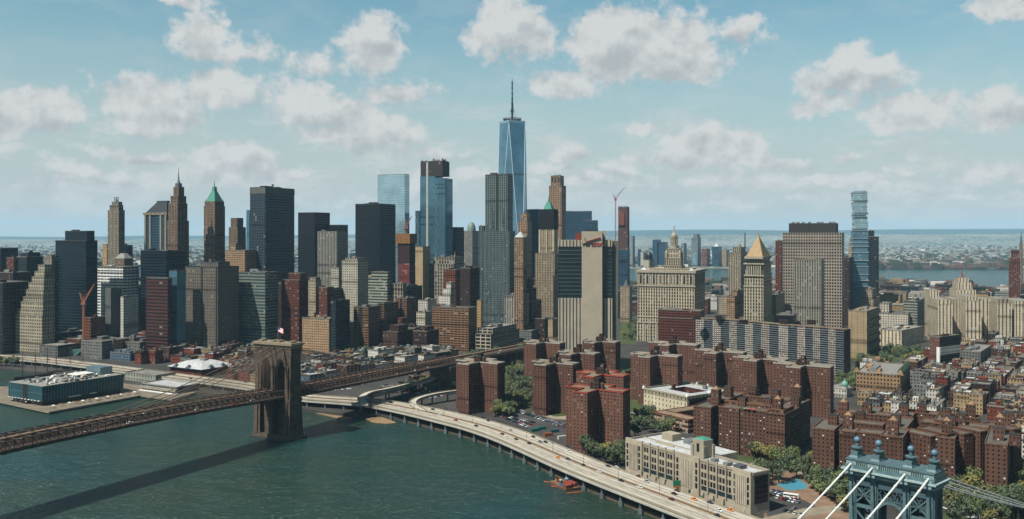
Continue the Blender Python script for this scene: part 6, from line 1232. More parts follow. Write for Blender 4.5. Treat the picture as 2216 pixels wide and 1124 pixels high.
for k, (px, py, l_, a_) in enumerate(((1188, 1045, 4, 30), (1212, 1056, 7, 30), (1243, 1067, 6, -20))):
    bx_x, bx_y = W(px, py, 0); bo = empty('floating_boom', (bx_x, bx_y, .1), -R(a_)); tag(bo, 'orange floating boom, %s along the barge' % ('left end', 'middle', 'curling past the right end')[k], 'boom', 'orange booms around the barge')
    m = MB(); m.tube([(-l_, 0, .1), (-l_*.3, .3, .2), (l_*.3, -.2, .2), (l_, .2, .1)], .45); m.build('float', plain('boom_orange', S(214, 110, 50), .7), bo); m = MB(); m.tube([(-l_*.9, .1, -.3), (l_*.9, .1, -.3)], .2); m.build('skirt', OR, bo)
rnd = random.Random(31); um = []
for k in range(26):
    t = k/26; a_, b_5 = (Vector(W(112, 884, 2.8)), Vector(W(300, 852, 2.8))) if k < 20 else (Vector(W(20, 868, 2.8)), Vector(W(84, 880, 2.8)))
    q = a_+(b_5-a_)*((k+.5)/20 if k < 20 else (k-19.5)/6)+Vector((rnd.uniform(-1, 1), rnd.uniform(0, 5))); um.append((CX+F*q[0]/q[1], q))
um.sort(key=lambda t: t[0])
for k, (_, q) in enumerate(um):
    o = empty('market_umbrella', (q[0], q[1], 2.8)); c_n, c_v = (('white', PAINT), ('tan', ROOFS['tan']), ('red', ROOFS['red']))[k % 3]; tag(o, '%s umbrella, %s from the left along the pier promenade' % (c_n, ordw(k)), 'umbrella', 'umbrellas along the pier promenade')
    m = MB(); m.cyl(0, 0, 1.9, 2.3, 3.2, 8, .1, bottom=True); m.build('canopy', c_v, o); m = MB(); m.cyl(0, 0, .08, 0, 2.4, 5); m.build('pole', STEEL, o)
for k, (px, py, c_, lb) in enumerate(((1158, 934, (44, 116, 108), 'teal container in the works yard, leftmost'), (1172, 930, (52, 128, 116), 'teal container in the works yard, behind the leftmost'), (1186, 944, (190, 104, 58), 'orange container in the works yard beside the highway'), (1200, 936, (60, 110, 120), 'blue-green container right of the orange one'), (1216, 950, (196, 196, 190), 'white site cabin near the nearest brick tower'))):
    x, y = W(px, py, 3.03)
    if not free((x, y)): continue
    o = empty('container', (x, y, 3.03), R(30)); tag(o, lb, 'container', 'containers in the works yard'); m = MB(); m.prism(rect(-4, 4, -1.3, 1.3), 0, 2.6); m.build('body', plain('yard_%d' % k, S(*c_), .7), o); m = MB(); m.prism(rect(4, 4.1, -1.1, 1.1), .1, 2.4); m.build('door', STEEL, o)
# pool, lots, lawns
POOL = plain('pool_blue', S(96, 176, 200), .2, 0, .1, .1); LAWN = plain('lawn', S(84, 96, 52), .95, 0, .35, .1); REDT = plain('terracotta_ground', S(158, 128, 104), .95, 0, .3, .1); PAVE = plain('paving', S(182, 168, 144), .9, 0, .25, .1)
def gsheet(name, pts, z, mat, **k): return sheet(name, [W(*p, z) for p in pts][::-1], z, mat, **k)
gsheet('plaza', [(1655, 1124), (1640, 1040), (1700, 1010), (1860, 1030), (1860, 1124)], 3.01, REDT); gsheet('swimming_pool', [(1680, 1048), (1726, 1036), (1748, 1050), (1744, 1058), (1706, 1062)], 3.05, POOL)
gsheet('car_park', [(1660, 1118), (1655, 1066), (1690, 1062), (1745, 1085), (1770, 1100), (1720, 1124)], 3.03, ASPH); gsheet('car_park', [(1062, 903), (1082, 889), (1125, 886), (1236, 925), (1236, 948), (1190, 940), (1132, 924)], 3.02, ASPH)
gsheet('lawn', [(1090, 900), (1100, 850), (1160, 840), (1240, 880), (1236, 915), (1140, 884)], 3.01, LAWN); gsheet('path', [(1150, 893), (1175, 892), (1200, 902), (1236, 900), (1236, 908), (1200, 908)], 3.03, PAVE)
gsheet('lawn', [(1340, 745), (1345, 690), (1378, 690), (1378, 745)], 3.01, LAWN); gsheet('lawn', [(1840, 800), (1880, 755), (2000, 752), (2010, 790), (1900, 812)], 3.01, LAWN); gsheet('lawn', [(2040, 1124), (2060, 1030), (2216, 1020), (2240, 1124)], 3.01, LAWN)
gsheet('lawn', [(1330, 960), (1330, 780), (1560, 790), (1700, 860), (1560, 870), (1400, 900)], 3.008, LAWN); gsheet('lawn', [(1560, 1000), (1540, 960), (1700, 1000), (1860, 1010), (1700, 1015)], 3.012, LAWN)
gsheet('road', [(1640, 1124), (1740, 1100), (1860, 1090), (1860, 1100), (1700, 1124)], 3.04, PAVE); gsheet('road', [(1500, 1000), (1640, 1002), (1760, 1020), (1860, 1035), (1860, 1045), (1700, 1020)], 3.03, PAVE)
gsheet('road', [(2030, 1095), (2100, 1108), (2216, 1140), (2216, 1152), (2080, 1115)], 3.03, PAINT)

# ---------------------------------------------------------------- small houses and infill blocks, each one a thing
SMALL = []
COLN = dict(rowred='red brick', rowdark='dark brick', rowtan='tan brick', rowwhite='white', rowgrey='grey', rowblue='blue-grey', rowyel='yellow', limestone='pale stone', buff='sandy', redres='reddish', midband='pale banded', dkteal='dark', darkbrown='dark brown', white='cream', grid='concrete', greenish='pale green', artdeco='grey stone', black='black', greenband='green-grey')
def small(x, y, w, d, h, th, mk, rf, rnd, kind='small_building', setback=False):
    c, s = math.cos(R(th)), math.sin(R(th)); P4 = [(x+u*c+v*s, y-u*s+v*c) for u, v in rect(-w/2, w/2, -d/2, d/2)]
    if not all(free(p) for p in P4+[(x, y)]): return
    FOOT.append(P4); root = empty(kind, (x, y, 0), -R(th)); mt = M_[mk]; q = rect(-w/2, w/2, -d/2, d/2); z1 = 3+h
    m = MB(); m.walls(q, 2.6, z1, mt['bay'], mt['fl']); m.build('wall', mt, root); m = MB(); m.cap(q, z1-.7); m.build('roof', ROOFS[rf], root)
    m = MB(); t = .35
    for (a0, a1, b0, b1) in ((-w/2-.15, w/2+.15, -d/2-.15, -d/2+t), (-w/2-.15, w/2+.15, d/2-t, d/2+.15), (-w/2-.15, -w/2+t, -d/2+t, d/2-t), (w/2-t, w/2+.15, -d/2+t, d/2-t)): m.prism(rect(a0, a1, b0, b1), z1-.9, z1+.2, bottom=True)
    m.build('cornice', ROOFS[rnd.choice(('pale', 'grey', 'brown', 'dark', 'tan'))], root)
    for k in range(rnd.choice((1, 1, 2, 3)) if w > 7 else 1):
        bw = rnd.uniform(.16, .34)*w; bd = rnd.uniform(.15, .3)*d; u = rnd.uniform(-w*.42, w*.42-bw); v = rnd.uniform(-d*.4, d*.4-bd); m = MB(); m.prism(rect(u, u+bw, v, v+bd), z1-.7, z1+rnd.uniform(1.2, 3.6)); m.build('stair_bulkhead', mt if rnd.random() < .62 else rnd.choice((UNIT, ROOFS['grey'], ROOFS['pale'])), root)
    if setback: m = MB(); q2 = rect(-w*.32, w*.3, -d*.25, d*.32); z2 = z1+h*rnd.uniform(.12, .3); m.walls(q2, z1-.8, z2, mt['bay'], mt['fl']); m.cap(q2, z2); m.build('upper_storeys', mt, root)
    if rnd.random() < .16: water_tank(root, rnd.uniform(-w*.2, w*.2), d*.2, z1-.7, 1.5, 3)
    SMALL.append((CX+F*x/y, y, root, mk, rf, h)); return root
def region(poly, n, th, sp, hts, pal, roofs, where, kind='small_building', setback=0, cap_row=None, z=3.0):
    """houses along streets inside a patch of ground; poly gives the corners of the patch"""
    rnd = random.Random(hash(where) % 1 + len(where)*31+n); pts = [W(px, py, z) for px, py in poly]; x0, x1 = min(p[0] for p in pts), max(p[0] for p in pts); y0, y1 = min(p[1] for p in pts), max(p[1] for p in pts)
    c, s = math.cos(R(th)), math.sin(R(th)); cells = []
    r_ = math.hypot(x1-x0, y1-y0)/2; mx, my = (x0+x1)/2, (y0+y1)/2; i = 0; u = -r_
    while u < r_:
        v = -r_; du = sp*rnd.uniform(.7, 1.35)
        while v < r_:
            dv = sp*rnd.uniform(.8, 1.7); x, y = mx+(u+du/2)*c+(v+dv/2)*s, my-(u+du/2)*s+(v+dv/2)*c
            if inside((x, y), pts): cells.append((x, y, du, dv))
            v += dv+(sp*.55 if rnd.random() < .3 else .4)
        u += du+(sp*.5 if rnd.random() < .25 else .3)
    rnd.shuffle(cells); made = []; st = len(SMALL)
    for (x, y, du, dv) in cells:
        if len(SMALL)-st >= n: break
        h = rnd.uniform(*hts)
        if cap_row: h = min(h, max(8, Zr(cap_row, y)-3))
        small(x, y, du*.96, dv*.96, h, th+rnd.uniform(-1, 1), rnd.choice(pal), rnd.choice(roofs), rnd, kind, rnd.random() < setback)
    new = sorted(SMALL[st:], key=lambda t: t[0]); cnt = {}
    tot = {}
    for t in new: tot[(t[3], t[4])] = tot.get((t[3], t[4]), 0)+1
    for t in new:
        k = (t[3], t[4]); i = cnt.get(k, 0); cnt[k] = i+1; base = '%s %s with %s roof' % (COLN[t[3]], 'block' if kind != 'small_building' else 'house', t[4])
        tag(t[2], (ordw(i)+' '+base+' from left, ' if tot[k] > 1 else base+' ')+where, 'building', 'buildings '+where)
WR = ('white', 'pale', 'pale', 'grey', 'grey', 'dark', 'tan', 'brown', 'white')
region([(1996, 812), (2250, 800), (2250, 880), (2100, 880), (1990, 872)], 90, 36, 15, (13, 22), ('rowred', 'rowwhite', 'rowtan', 'rowgrey', 'rowred', 'rowdark', 'darkbrown', 'rowred', 'rowtan'), WR, 'among the crowded low roofs')
region([(1830, 868), (1990, 875), (2060, 885), (2060, 905), (1900, 890)], 26, 36, 12, (8, 13), ('rowgrey', 'rowwhite', 'rowdark', 'rowtan'), WR, 'behind the brick courtyard blocks')
region([(2060, 882), (2250, 882), (2250, 950), (2195, 950), (2150, 915)], 26, 36, 14, (13, 20), ('rowred', 'rowwhite', 'rowdark', 'rowtan'), WR, 'right of the sawtooth brick block')
region([(2190, 955), (2250, 950), (2250, 1010), (2200, 1000)], 6, 36, 14, (12, 16), ('rowwhite', 'rowred', 'rowtan'), WR, 'below the sawtooth brick block')
region([(1885, 806), (1990, 800), (1990, 820), (1960, 826), (1870, 822)], 9, 36, 15, (10, 20), ('rowred', 'rowyel', 'rowwhite', 'rowdark'), WR, 'between tan school and park')
region([(2010, 775), (2250, 760), (2250, 800), (2010, 812)], 34, 36, 17, (14, 28), ('rowwhite', 'rowtan', 'rowgrey', 'rowyel', 'rowdark', 'rowred'), WR, 'in front of the terraced courthouse')
region([(1834, 735), (2010, 735), (2010, 690), (1834, 680)], 22, 30, 34, (26, 48), ('rowwhite', 'limestone', 'rowgrey', 'midband', 'rowtan', 'darkbrown'), ('pale', 'white', 'grey', 'tan'), 'behind the columned courthouse', 'city_block_building', .3)
region([(1830, 690), (2250, 690), (2250, 648), (1830, 640)], 48, 30, 44, (26, 46), ('rowwhite', 'limestone', 'rowgrey', 'darkbrown', 'rowtan', 'redres', 'midband', 'dkteal', 'rowdark'), ('pale', 'white', 'grey', 'dark', 'tan'), 'before the far river at right', 'city_block_building', .25, 606)
region([(1545, 700), (1690, 700), (1690, 655), (1345, 655), (1345, 700)], 16, 22, 40, (22, 40), ('redres', 'limestone', 'rowwhite', 'rowdark'), ('pale', 'grey', 'tan'), 'between civic towers and far river', 'city_block_building', .2, 640)
region([(470, 790), (556, 800), (556, 832), (500, 822), (505, 800)], 20, 27, 13, (9, 15), ('rowred', 'rowred', 'rowdark', 'rowtan'), ('grey', 'pale', 'brown', 'dark', 'tan'), 'between market and stone tower')
region([(300, 778), (556, 768), (556, 790), (470, 792), (360, 788), (300, 790)], 30, 27, 17, (10, 20), ('rowred', 'rowdark', 'rowtan', 'rowgrey'), ('grey', 'pale', 'brown', 'white'), 'below the grey-brown tower')
region([(655, 785), (780, 772), (935, 768), (1010, 772), (1000, 778), (930, 788), (840, 802), (730, 824), (655, 838)], 44, 40, 18, (9, 17), ('rowred', 'rowwhite', 'rowblue', 'rowdark', 'rowtan', 'rowgrey', 'rowwhite'), ('white', 'pale', 'grey', 'brown', 'white'), 'along the stone bridge approach')
region([(800, 822), (940, 800), (985, 812), (975, 838), (900, 846), (840, 856)], 12, 60, 12, (4, 8), ('rowdark', 'rowgrey', 'darkbrown'), ('grey', 'dark', 'pale'), 'below the bridge ramps')
region([(-60, 772), (320, 776), (320, 740), (-60, 730)], 14, 25, 34, (14, 34), ('dkteal', 'darkbrown', 'rowgrey', 'rowred'), ('grey', 'dark', 'pale'), 'between the towers at left', 'city_block_building')
region([(300, 768), (925, 768), (1010, 755), (1010, 730), (300, 730)], 28, 25, 32, (18, 44), ('darkbrown', 'redres', 'rowgrey', 'rowdark', 'dkteal'), ('grey', 'brown', 'dark'), 'low between the downtown towers', 'city_block_building', .2)
region([(-40, 725), (1020, 725), (1020, 690), (1340, 690), (1340, 672), (-40, 672)], 60, 25, 46, (34, 84), ('darkbrown', 'redres', 'limestone', 'artdeco', 'dkteal', 'rowtan', 'rowgrey', 'white', 'greenband'), ('grey', 'dark', 'pale'), 'deep among the downtown towers', 'city_block_building', .4, 592)
region([(-40, 668), (1340, 668), (1340, 632), (-40, 632)], 34, 25, 60, (40, 90), ('darkbrown', 'artdeco', 'dkteal', 'rowgrey', 'limestone', 'black'), ('grey', 'dark', 'pale'), 'on the far side of downtown', 'city_block_building', .4, 566)
# far side of the island, a mass of roofs
rt = random.Random(12); tb = TB()
for i in range(900):
    Y = rt.uniform(2150, 3150); px = rt.uniform(1180, 2300); x = X(px, Y)
    if not inside((x, Y), SHORE+WEST) or not free((x, Y), 14) or not inside((x+30*(1 if x > 0 else -1), Y+40), SHORE+WEST): continue
    h = rt.uniform(14, 34); tb.blk(x, Y, rt.uniform(18, 46), rt.uniform(18, 40), 3, min(3+h, Zr(600, Y)) if Y > 2400 else 3+h, .45, i % 97)
tag(tb.build('distant_roofs', TOWN), 'mass of mixed low roofs before the far river', 'town', kind='stuff')
# towers on the far bank, one by one
for pl, pc, pr, top, mk, lb, tiers in ((1361, 1369, 1374, 511, 'jc', 'grey far bank tower just right of the unfinished thin tower', None), (1412, 1422, 1433, 519, 'jcblue', 'blue far bank tower with a slanted white edge', None), (1424, 1437, 1446, 524, 'jcblue', 'lower blue far bank tower touching the slanted one', None),
     (1383, 1392, 1398, 546, 'rowwhite', 'small white far bank tower left of the black dome', None), (1496, 1510, 1520, 514, 'jc', 'tall beige-blue far bank tower right of the golden statue', [(507, .3, .9, 0, .9)]), (1498, 1508, 1517, 548, 'paleglass', 'pale low far bank tower in front of the tall beige-blue one', None),
     (1518, 1530, 1539, 539, 'jcred', 'red far bank tower pair with a grey middle', None), (1541, 1556, 1568, 534, 'jcblue', 'deep blue far bank tower with a white pyramid tip', None), (1563, 1572, 1580, 541, 'rowtan', 'narrow beige far bank tower left of the round capped tower', None),
     (1474, 1480, 1486, 527, 'jc', 'small pale far bank tower behind the tiered civic tower', None), (1380, 1384, 1388, 540, 'jcblue', 'tiny blue far bank block near the black dome', None), (1460, 1466, 1470, 532, 'jc', 'thin grey far bank tower left of the tall beige-blue one', None),
     (752, 757, 769, 548, 'jc', 'pale far bank tower glimpsed between two black towers', None), (1820, 1826, 1833, 545, 'jc', 'pale far bank tower beside the stacked glass tower', None)):
    b = bld('far_bank_tower', lb, pl, pc, pr, 4900, top, M_[mk], 22, clutter=0, parapet=False, tiers=tiers, group='towers on the far bank', cat='tower')
    if 'white pyramid tip' in lb: pyr(b, -b.w*.8, -b.w*.1, 0, b.d*.7, b.z, b.z+18, ROOFS['white'], .05)
bd = bld('domed_tower', 'round grey tower with a black dome behind the civic tower', 1392, 1405, 1416, 1700, 563, M_['white'], 24, clutter=0, parapet=False, roof='dark'); m = MB(); m.cyl(-bd.w*.45, bd.d*.5, bd.w*.55, bd.z, bd.z+7, 16); m.dome(-bd.w*.45, bd.d*.5, bd.w*.55, bd.z+7, 9); addp(bd, 'black_dome', m, plain('dome_black', S(36, 38, 40), .5))
b = bld('spire_tower', 'dark needle spire at the far right edge', 2206, 2214, 2222, 2900, 528, M_['artdark'], 25, clutter=0); spire(b, -b.w/2, b.d/2, b.z, Zr(500, 2900), 5, STEEL)
m_ = empty('twin_chimney', (X(1612, 3000), 3000, 0)); tag(m_, 'lone tall dark mast standing right of the gold pyramid area near the far river', 'mast'); m = MB(); m.cyl(0, 0, 2.2, 3, Zr(504, 3000), 8); m.build('shaft', STEEL, m_); m = MB(); m.cyl(0, 0, 6, 3, 9, 8); m.build('base', CONCD, m_)
# mural wall house
b = bld('mural_building', 'warehouse with a light blue painted end wall by the bridge approach', 783, 820, 876, 1270, 762, M_['rowwhite'], 52, clutter=2, roof='pale', tank=1)
m = MB(); m.prism(rect(-b.w, 0, -.3, 0), 3, b.z-.4); addp(b, 'painted_wall', m, plain('mural_blue', S(116, 176, 206), .8, 0, .35, .25)); m = MB(); m.prism(rect(-b.w*.55, -b.w*.1, -.5, -.3), 9, b.z-3); addp(b, 'mural', m, plain('mural_cream', S(214, 190, 150), .8, 0, .5, .3))

# ---------------------------------------------------------------- trees
def tree_proto(k, r, hh, mat):
    rnd = random.Random(40+k); root = empty('tree', (0, 0, 0)); m = MB(); m.cyl(0, 0, .38, -.3, hh*.45, 6, .22)
    for i in range(4): a = rnd.uniform(0, 6.28); m.bar((0, 0, hh*.32), (r*.55*math.cos(a), r*.55*math.sin(a), hh*.68), .2)
    m.build('trunk', BARK, root); v, f = [], []
    lobes = [(rnd.uniform(-.55, .55)*r, rnd.uniform(-.55, .55)*r, hh*rnd.uniform(.46, .84), r*rnd.uniform(.34, .6)) for _ in range(9)]
    for i in range(760):
        lx, ly, lz, lr = rnd.choice(lobes); d = Vector((rnd.gauss(0, 1), rnd.gauss(0, 1), rnd.gauss(0, .8))).normalized()*lr*rnd.uniform(.62, 1.06); c = Vector((lx, ly, lz))+d
        nrm = (d.normalized()+Vector((rnd.uniform(-.6, .6), rnd.uniform(-.6, .6), rnd.uniform(-.2, .7)))).normalized(); a = nrm.cross(Vector((rnd.uniform(-1, 1), rnd.uniform(-1, 1), .3))).normalized(); b = nrm.cross(a); s = rnd.uniform(.34, .72)
        n0 = len(v); v += [tuple(c+a*s), tuple(c+b*s*.8), tuple(c-a*s), tuple(c-b*s*.8)]; f.append((n0, n0+1, n0+2, n0+3))
    me = bpy.data.meshes.new('crown'); me.from_pydata(v, [], f); me.materials.append(mat); link(bpy.data.objects.new('crown', me), root); return root
PRO = [tree_proto(0, 5.0, 11, LEAF[0]), tree_proto(1, 5.8, 12.5, LEAF[1]), tree_proto(2, 4.4, 10, LEAF[0]), tree_proto(3, 5.2, 11, LEAF[2]), tree_proto(4, 6.2, 13, LEAF[0]), tree_proto(5, 4.0, 9, LEAF[1])]
used = set(); TCOL = ['dark green', 'mid green', 'dark green', 'olive', 'dark green', 'mid green']; TSZ = ['', 'broad ', 'small ', '', 'tall ', 'small ']
def put_tree(k, x, y, s, rnd):
    if k in used: return dup(PRO[k], (x, y, 3), rnd.uniform(0, 6.28), s)
    used.add(k); r = PRO[k]; r.location = (x, y, 3); r.rotation_euler = (0, 0, rnd.uniform(0, 6.28)); r.scale = (s, s, s); return r
def grove(poly, n, where, smin=.95, smax=1.4, gap=5.0, kinds=(0, 1, 2, 3, 4, 5), pad=3.0):
    rnd = random.Random(len(where)*13+n); pts = [W(px, py) for px, py in poly]; got = []; tries = 0
    x0, x1 = min(p[0] for p in pts), max(p[0] for p in pts); y0, y1 = min(p[1] for p in pts), max(p[1] for p in pts)
    while len(got) < n and tries < n*60:
        tries += 1; x, y = rnd.uniform(x0, x1), rnd.uniform(y0, y1)
        if not inside((x, y), pts) or not free((x, y), pad) or any((x-a)**2+(y-b)**2 < gap*gap for a, b, _, _ in got): continue
        k = rnd.choice(kinds); got.append((x, y, k, put_tree(k, x, y, rnd.uniform(smin, smax), rnd)))
    got.sort(key=lambda t: CX+F*t[0]/t[1]); cnt = {}
    for x, y, k, o in got: c = TSZ[k]+TCOL[k]; i = cnt.get(c, 0); cnt[c] = i+1; tag(o, '%s %s tree from left, %s' % (ordw(i), c, where), 'tree', 'trees '+where)
grove([(1000, 898), (1045, 872), (1092, 862), (1100, 812), (1136, 800), (1156, 830), (1156, 880), (1110, 886), (1060, 905)], 40, 'between the two leftmost brick cross towers', gap=6)
grove([(1015, 902), (1108, 903), (1112, 886), (1050, 884)], 12, 'in front of the leftmost brick cross tower', gap=5, pad=1)
grove([(1290, 900), (1330, 800), (1372, 815), (1396, 850), (1398, 890), (1364, 900), (1362, 860)], 12, 'behind the red netted brick tower')
grove([(1330, 800), (1560, 800), (1700, 850), (1700, 862), (1560, 858), (1400, 840)], 26, 'behind the cream school roof', gap=7)
grove([(1232, 968), (1270, 952), (1366, 958), (1366, 1006), (1330, 1015), (1262, 985)], 14, 'round the foot of the nearest brick tower', gap=6)
grove([(1364, 900), (1415, 895), (1440, 930), (1500, 950), (1500, 962), (1400, 950), (1364, 950)], 15, 'before the red brick school')
grove([(1552, 968), (1600, 985), (1700, 1012), (1800, 1025), (1860, 1040), (1860, 1022), (1760, 1012), (1705, 1006), (1560, 958)], 34, 'along the front of the courtyard blocks', gap=5.5)
grove([(1690, 1030), (1760, 1030), (1860, 1050), (1900, 1110), (1860, 1124), (1760, 1080), (1748, 1045)], 28, 'in the park beside the swimming pool', gap=6)
grove([(1640, 1040), (1680, 1030), (1690, 1044), (1668, 1060)], 4, 'between the art deco end wall and the pool', gap=6)
grove([(2040, 1060), (2080, 1030), (2240, 1030), (2260, 1140), (2060, 1140)], 48, 'below the saw-toothed brick block', gap=6, smin=1.0, smax=1.5)
grove([(1342, 745), (1346, 700), (1378, 700), (1378, 745)], 9, 'in the small park beside the civic tower', gap=10, smin=1.1, smax=1.4)
grove([(1830, 812), (1870, 770), (1920, 762), (2000, 762), (2006, 785), (1930, 798), (1880, 806)], 26, 'in the park below the columned courthouse', gap=8, smin=1.0, smax=1.4)
grove([(712, 782), (760, 768), (792, 772), (780, 792), (730, 795)], 10, 'behind the stone bridge beside the sandy apartment building', gap=8, smin=1, smax=1.3)
grove([(940, 783), (1070, 770), (1140, 765), (1130, 775), (1000, 786)], 9, 'along the foot of the twin brown slab', gap=8)
grove([(1100, 810), (1136, 790), (1150, 770), (1130, 765), (1096, 790)], 7, 'under the end of the bridge approach', gap=7)
grove([(-30, 786), (45, 788), (45, 796), (-30, 794)], 6, 'on the far left river bank', gap=8, pad=0)
grove([(2150, 890), (2240, 880), (2240, 900), (2160, 905)], 6, 'among the roofs at the right edge', gap=6)
grove([(1806, 860), (1812, 815), (1850, 812), (1850, 850)], 8, 'between the balcony slab and the tan school', gap=7)
grove([(1500, 735), (1560, 730), (1840, 745), (1836, 800), (1800, 800)], 8, 'beside the winding balcony slab', gap=9)
for i, (px, py) in enumerate(((1386, 1022), (1412, 1034), (1432, 1044), (1454, 1056), (1468, 1066), (1494, 1072), (1518, 1084), (1540, 1094), (1562, 1106))):
    x, y = W(px, py, 3.5); s = (.55, .6, .42, .42, .5, .5, .45, .42, .45)[i]; o = put_tree(2 if i % 2 else 5, x, y, s, random.Random(i)); tag(o, 'small bush like tree against the art deco wall, %s from the left' % ordw(i), 'tree', 'bushes along the art deco wall')

# ---------------------------------------------------------------- cars
CARC = dict(black=(26, 28, 30), dark_grey=(60, 62, 64), silver=(168, 170, 170), white=(222, 222, 218), red=(150, 26, 26), maroon=(92, 26, 26), orange=(232, 136, 20), grey=(110, 112, 114), blue=(40, 62, 96))
CP = {k: plain('car_'+k, S(*v), .28, .2, .02, 1) for k, v in CARC.items()}; GLS = plain('car_glass', S(26, 30, 34), .1, 0, .05, 1); TYR = plain('tyre', S(28, 28, 28), .85)
def car_mesh(van=False):
    L_, Wd = (5.0, 2.0) if van else (4.6, 1.85); hb = .95 if van else .78; ht = 2.1 if van else 1.42; body = MB()
    prof = [(-L_/2, .35), (-L_/2, hb-.12), (-L_/2+.25, hb), (L_/2-.15, hb-.02), (L_/2, hb-.25), (L_/2, .35)]
    for i in range(len(prof)): a, b = prof[i], prof[(i+1) % len(prof)]; body.quad([(-Wd/2, a[0], a[1]), (Wd/2, a[0], a[1]), (Wd/2, b[0], b[1]), (-Wd/2, b[0], b[1])][::-1])
    body.quad([(Wd/2, *p) for p in prof][::-1]); body.quad([(-Wd/2, *p) for p in prof])
    y0, y1, t0, t1 = (-L_/2+.9, L_/2-.2, -L_/2+1.5, L_/2-.35) if van else (-L_/2+1.1, L_/2-.75, -L_/2+1.95, L_/2-1.35)
    g = MB(); bb = [(-Wd/2+.05, y0, hb-.02), (Wd/2-.05, y0, hb-.02), (Wd/2-.05, y1, hb-.02), (-Wd/2+.05, y1, hb-.02)]; tt = [(-Wd/2+.22, t0, ht-.06), (Wd/2-.22, t0, ht-.06), (Wd/2-.22, t1, ht-.06), (-Wd/2+.22, t1, ht-.06)]
    for i in range(4): j = (i+1) % 4; g.quad([bb[i], bb[j], tt[j], tt[i]])
    body.prism([(t[0], t[1]) for t in tt], ht-.06, ht); wh = MB()
    n = 10; wh.v = []; 
    for i in range(n): a, b = 2*math.pi*i/n, 2*math.pi*(i+1)/n; wh.quad([(-.12, .33*math.cos(a), .33*math.sin(a)), (.12, .33*math.cos(a), .33*math.sin(a)), (.12, .33*math.cos(b), .33*math.sin(b)), (-.12, .33*math.cos(b), .33*math.sin(b))])
    for sx in (-.12, .12): wh.quad([(sx, .33*math.cos(2*math.pi*i/n), .33*math.sin(2*math.pi*i/n)) for i in range(n)])
    return body, g, wh, L_, Wd
CB, CG, CWh, cl_, cw_ = car_mesh(); VB, VG, VW, vl_, vw_ = car_mesh(True)
BODY = {k: CB.mesh('body', v) for k, v in CP.items()}; VBODY = {k: VB.mesh('body', v) for k, v in CP.items()}; CGm = CG.mesh('glass', GLS); VGm = VG.mesh('glass', GLS); WHm = CWh.mesh('wheel', TYR)
TAXM = MB(); TAXM.box(-.35, .35, -.12, .12, 1.42, 1.6); TAXMm = TAXM.mesh('roof_sign', PAINT)
def car(x, y, z, ang, colr, label, group, wheels=True, van=False, name=None):
    o = empty(name or ('van' if van else 'taxi' if colr == 'orange' else 'car'), (x, y, z), ang); tag(o, label, 'van' if van else 'taxi' if colr == 'orange' else 'car', group)
    link(bpy.data.objects.new('body', (VBODY if van else BODY)[colr]), o); link(bpy.data.objects.new('glass', VGm if van else CGm), o)
    if wheels:
        for sx in (-1, 1):
            for sy in (-1, 1): w_ = link(bpy.data.objects.new('wheel', WHm), o); w_.location = (sx*(vw_ if van else cw_)/2*.9, sy*(vl_ if van else cl_)*.3, .33)
    if colr == 'orange': link(bpy.data.objects.new('roof_sign', TAXMm), o)
    return o
HC = [(230, 262, 'grey'), (675, 362, 'black'), (770, 410, 'black'), (205, 400, 'red'), (555, 497, 'black'), (1150, 575, 'silver'), (1005, 637, 'dark_grey'), (1075, 690, 'white'), (1240, 725, 'black'), (1460, 800, 'black'), (1535, 685, 'black'), (1655, 770, 'grey'), (1745, 775, 'black'), (1865, 790, 'silver'), (2120, 875, 'vblack'), (2150, 935, 'white'), (1955, 1040, 'orange'), (2130, 1070, 'black')]
cars = [(960+a/7.914, 860+b/7.914, c) for a, b, c in HC]
cars += [(1340+a/5.017, 900+b/5.017, c) for a, b, c in ((215, 665, 'maroon'), (300, 717, 'silver'), (20, 710, 'black'), (220, 785, 'white'), (630, 820, 'maroon'), (597, 853, 'black'), (567, 913, 'maroon'), (812, 912, 'orange'), (985, 950, 'dark_grey'), (1085, 1037, 'white'), (1207, 1030, 'orange'), (1070, 1090, 'black'))]
cars += [(1000+a/2.652, 700+b/2.652, c) for a, b, c in ((697, 818, 'black'), (787, 855, 'white'), (790, 793, 'vblack'), (837, 823, 'dark_grey'), (885, 830, 'white'), (607, 797, 'white'))]
cars += [(640+a/5.62, 720+b/5.62, c) for a, b, c in ((1010, 825, 'red'), (1155, 855, 'vblack'), (1405, 860, 'silver'), (1600, 895, 'black'), (1665, 940, 'black'), (1825, 945, 'black'), (1480, 940, 'white'), (1750, 1010, 'white'))]
cars += [(a/6.245, 730+b/6.245, 'black') for a, b in ((180, 262), (330, 258), (655, 305), (1765, 408))]+[(280+745/5.62, 730+508/5.62, 'black'), (280+1410/5.62, 730+553/5.62, 'black')]
cars.sort(); cnt = {}
for px, py, c in cars:
    van = c[0] == 'v'; c = c[1:] if van else c; x, y = W(px, py, 10.02); j = min(range(len(river)), key=lambda i: (river[i][0]-x)**2+(river[i][1]-y)**2); j = min(j, len(river)-2); d = river[j+1]-river[j]
    fr = min(abs((Vector((x, y))-lane(q)[j]).length) for q in (0,)); cw = hw_w(river[j]); k = (c, van); i = cnt.get(k, 0); cnt[k] = i+1
    car(x, y, 10.02, math.atan2(-d[0], d[1])+(math.pi if fr > cw*.5 else 0), c, '%s %s from left on the elevated highway' % (ordw(i), 'yellow-orange taxi' if c == 'orange' else c.replace('_', ' ')+(' van' if van else ' car')), 'cars on the elevated highway', van=van)
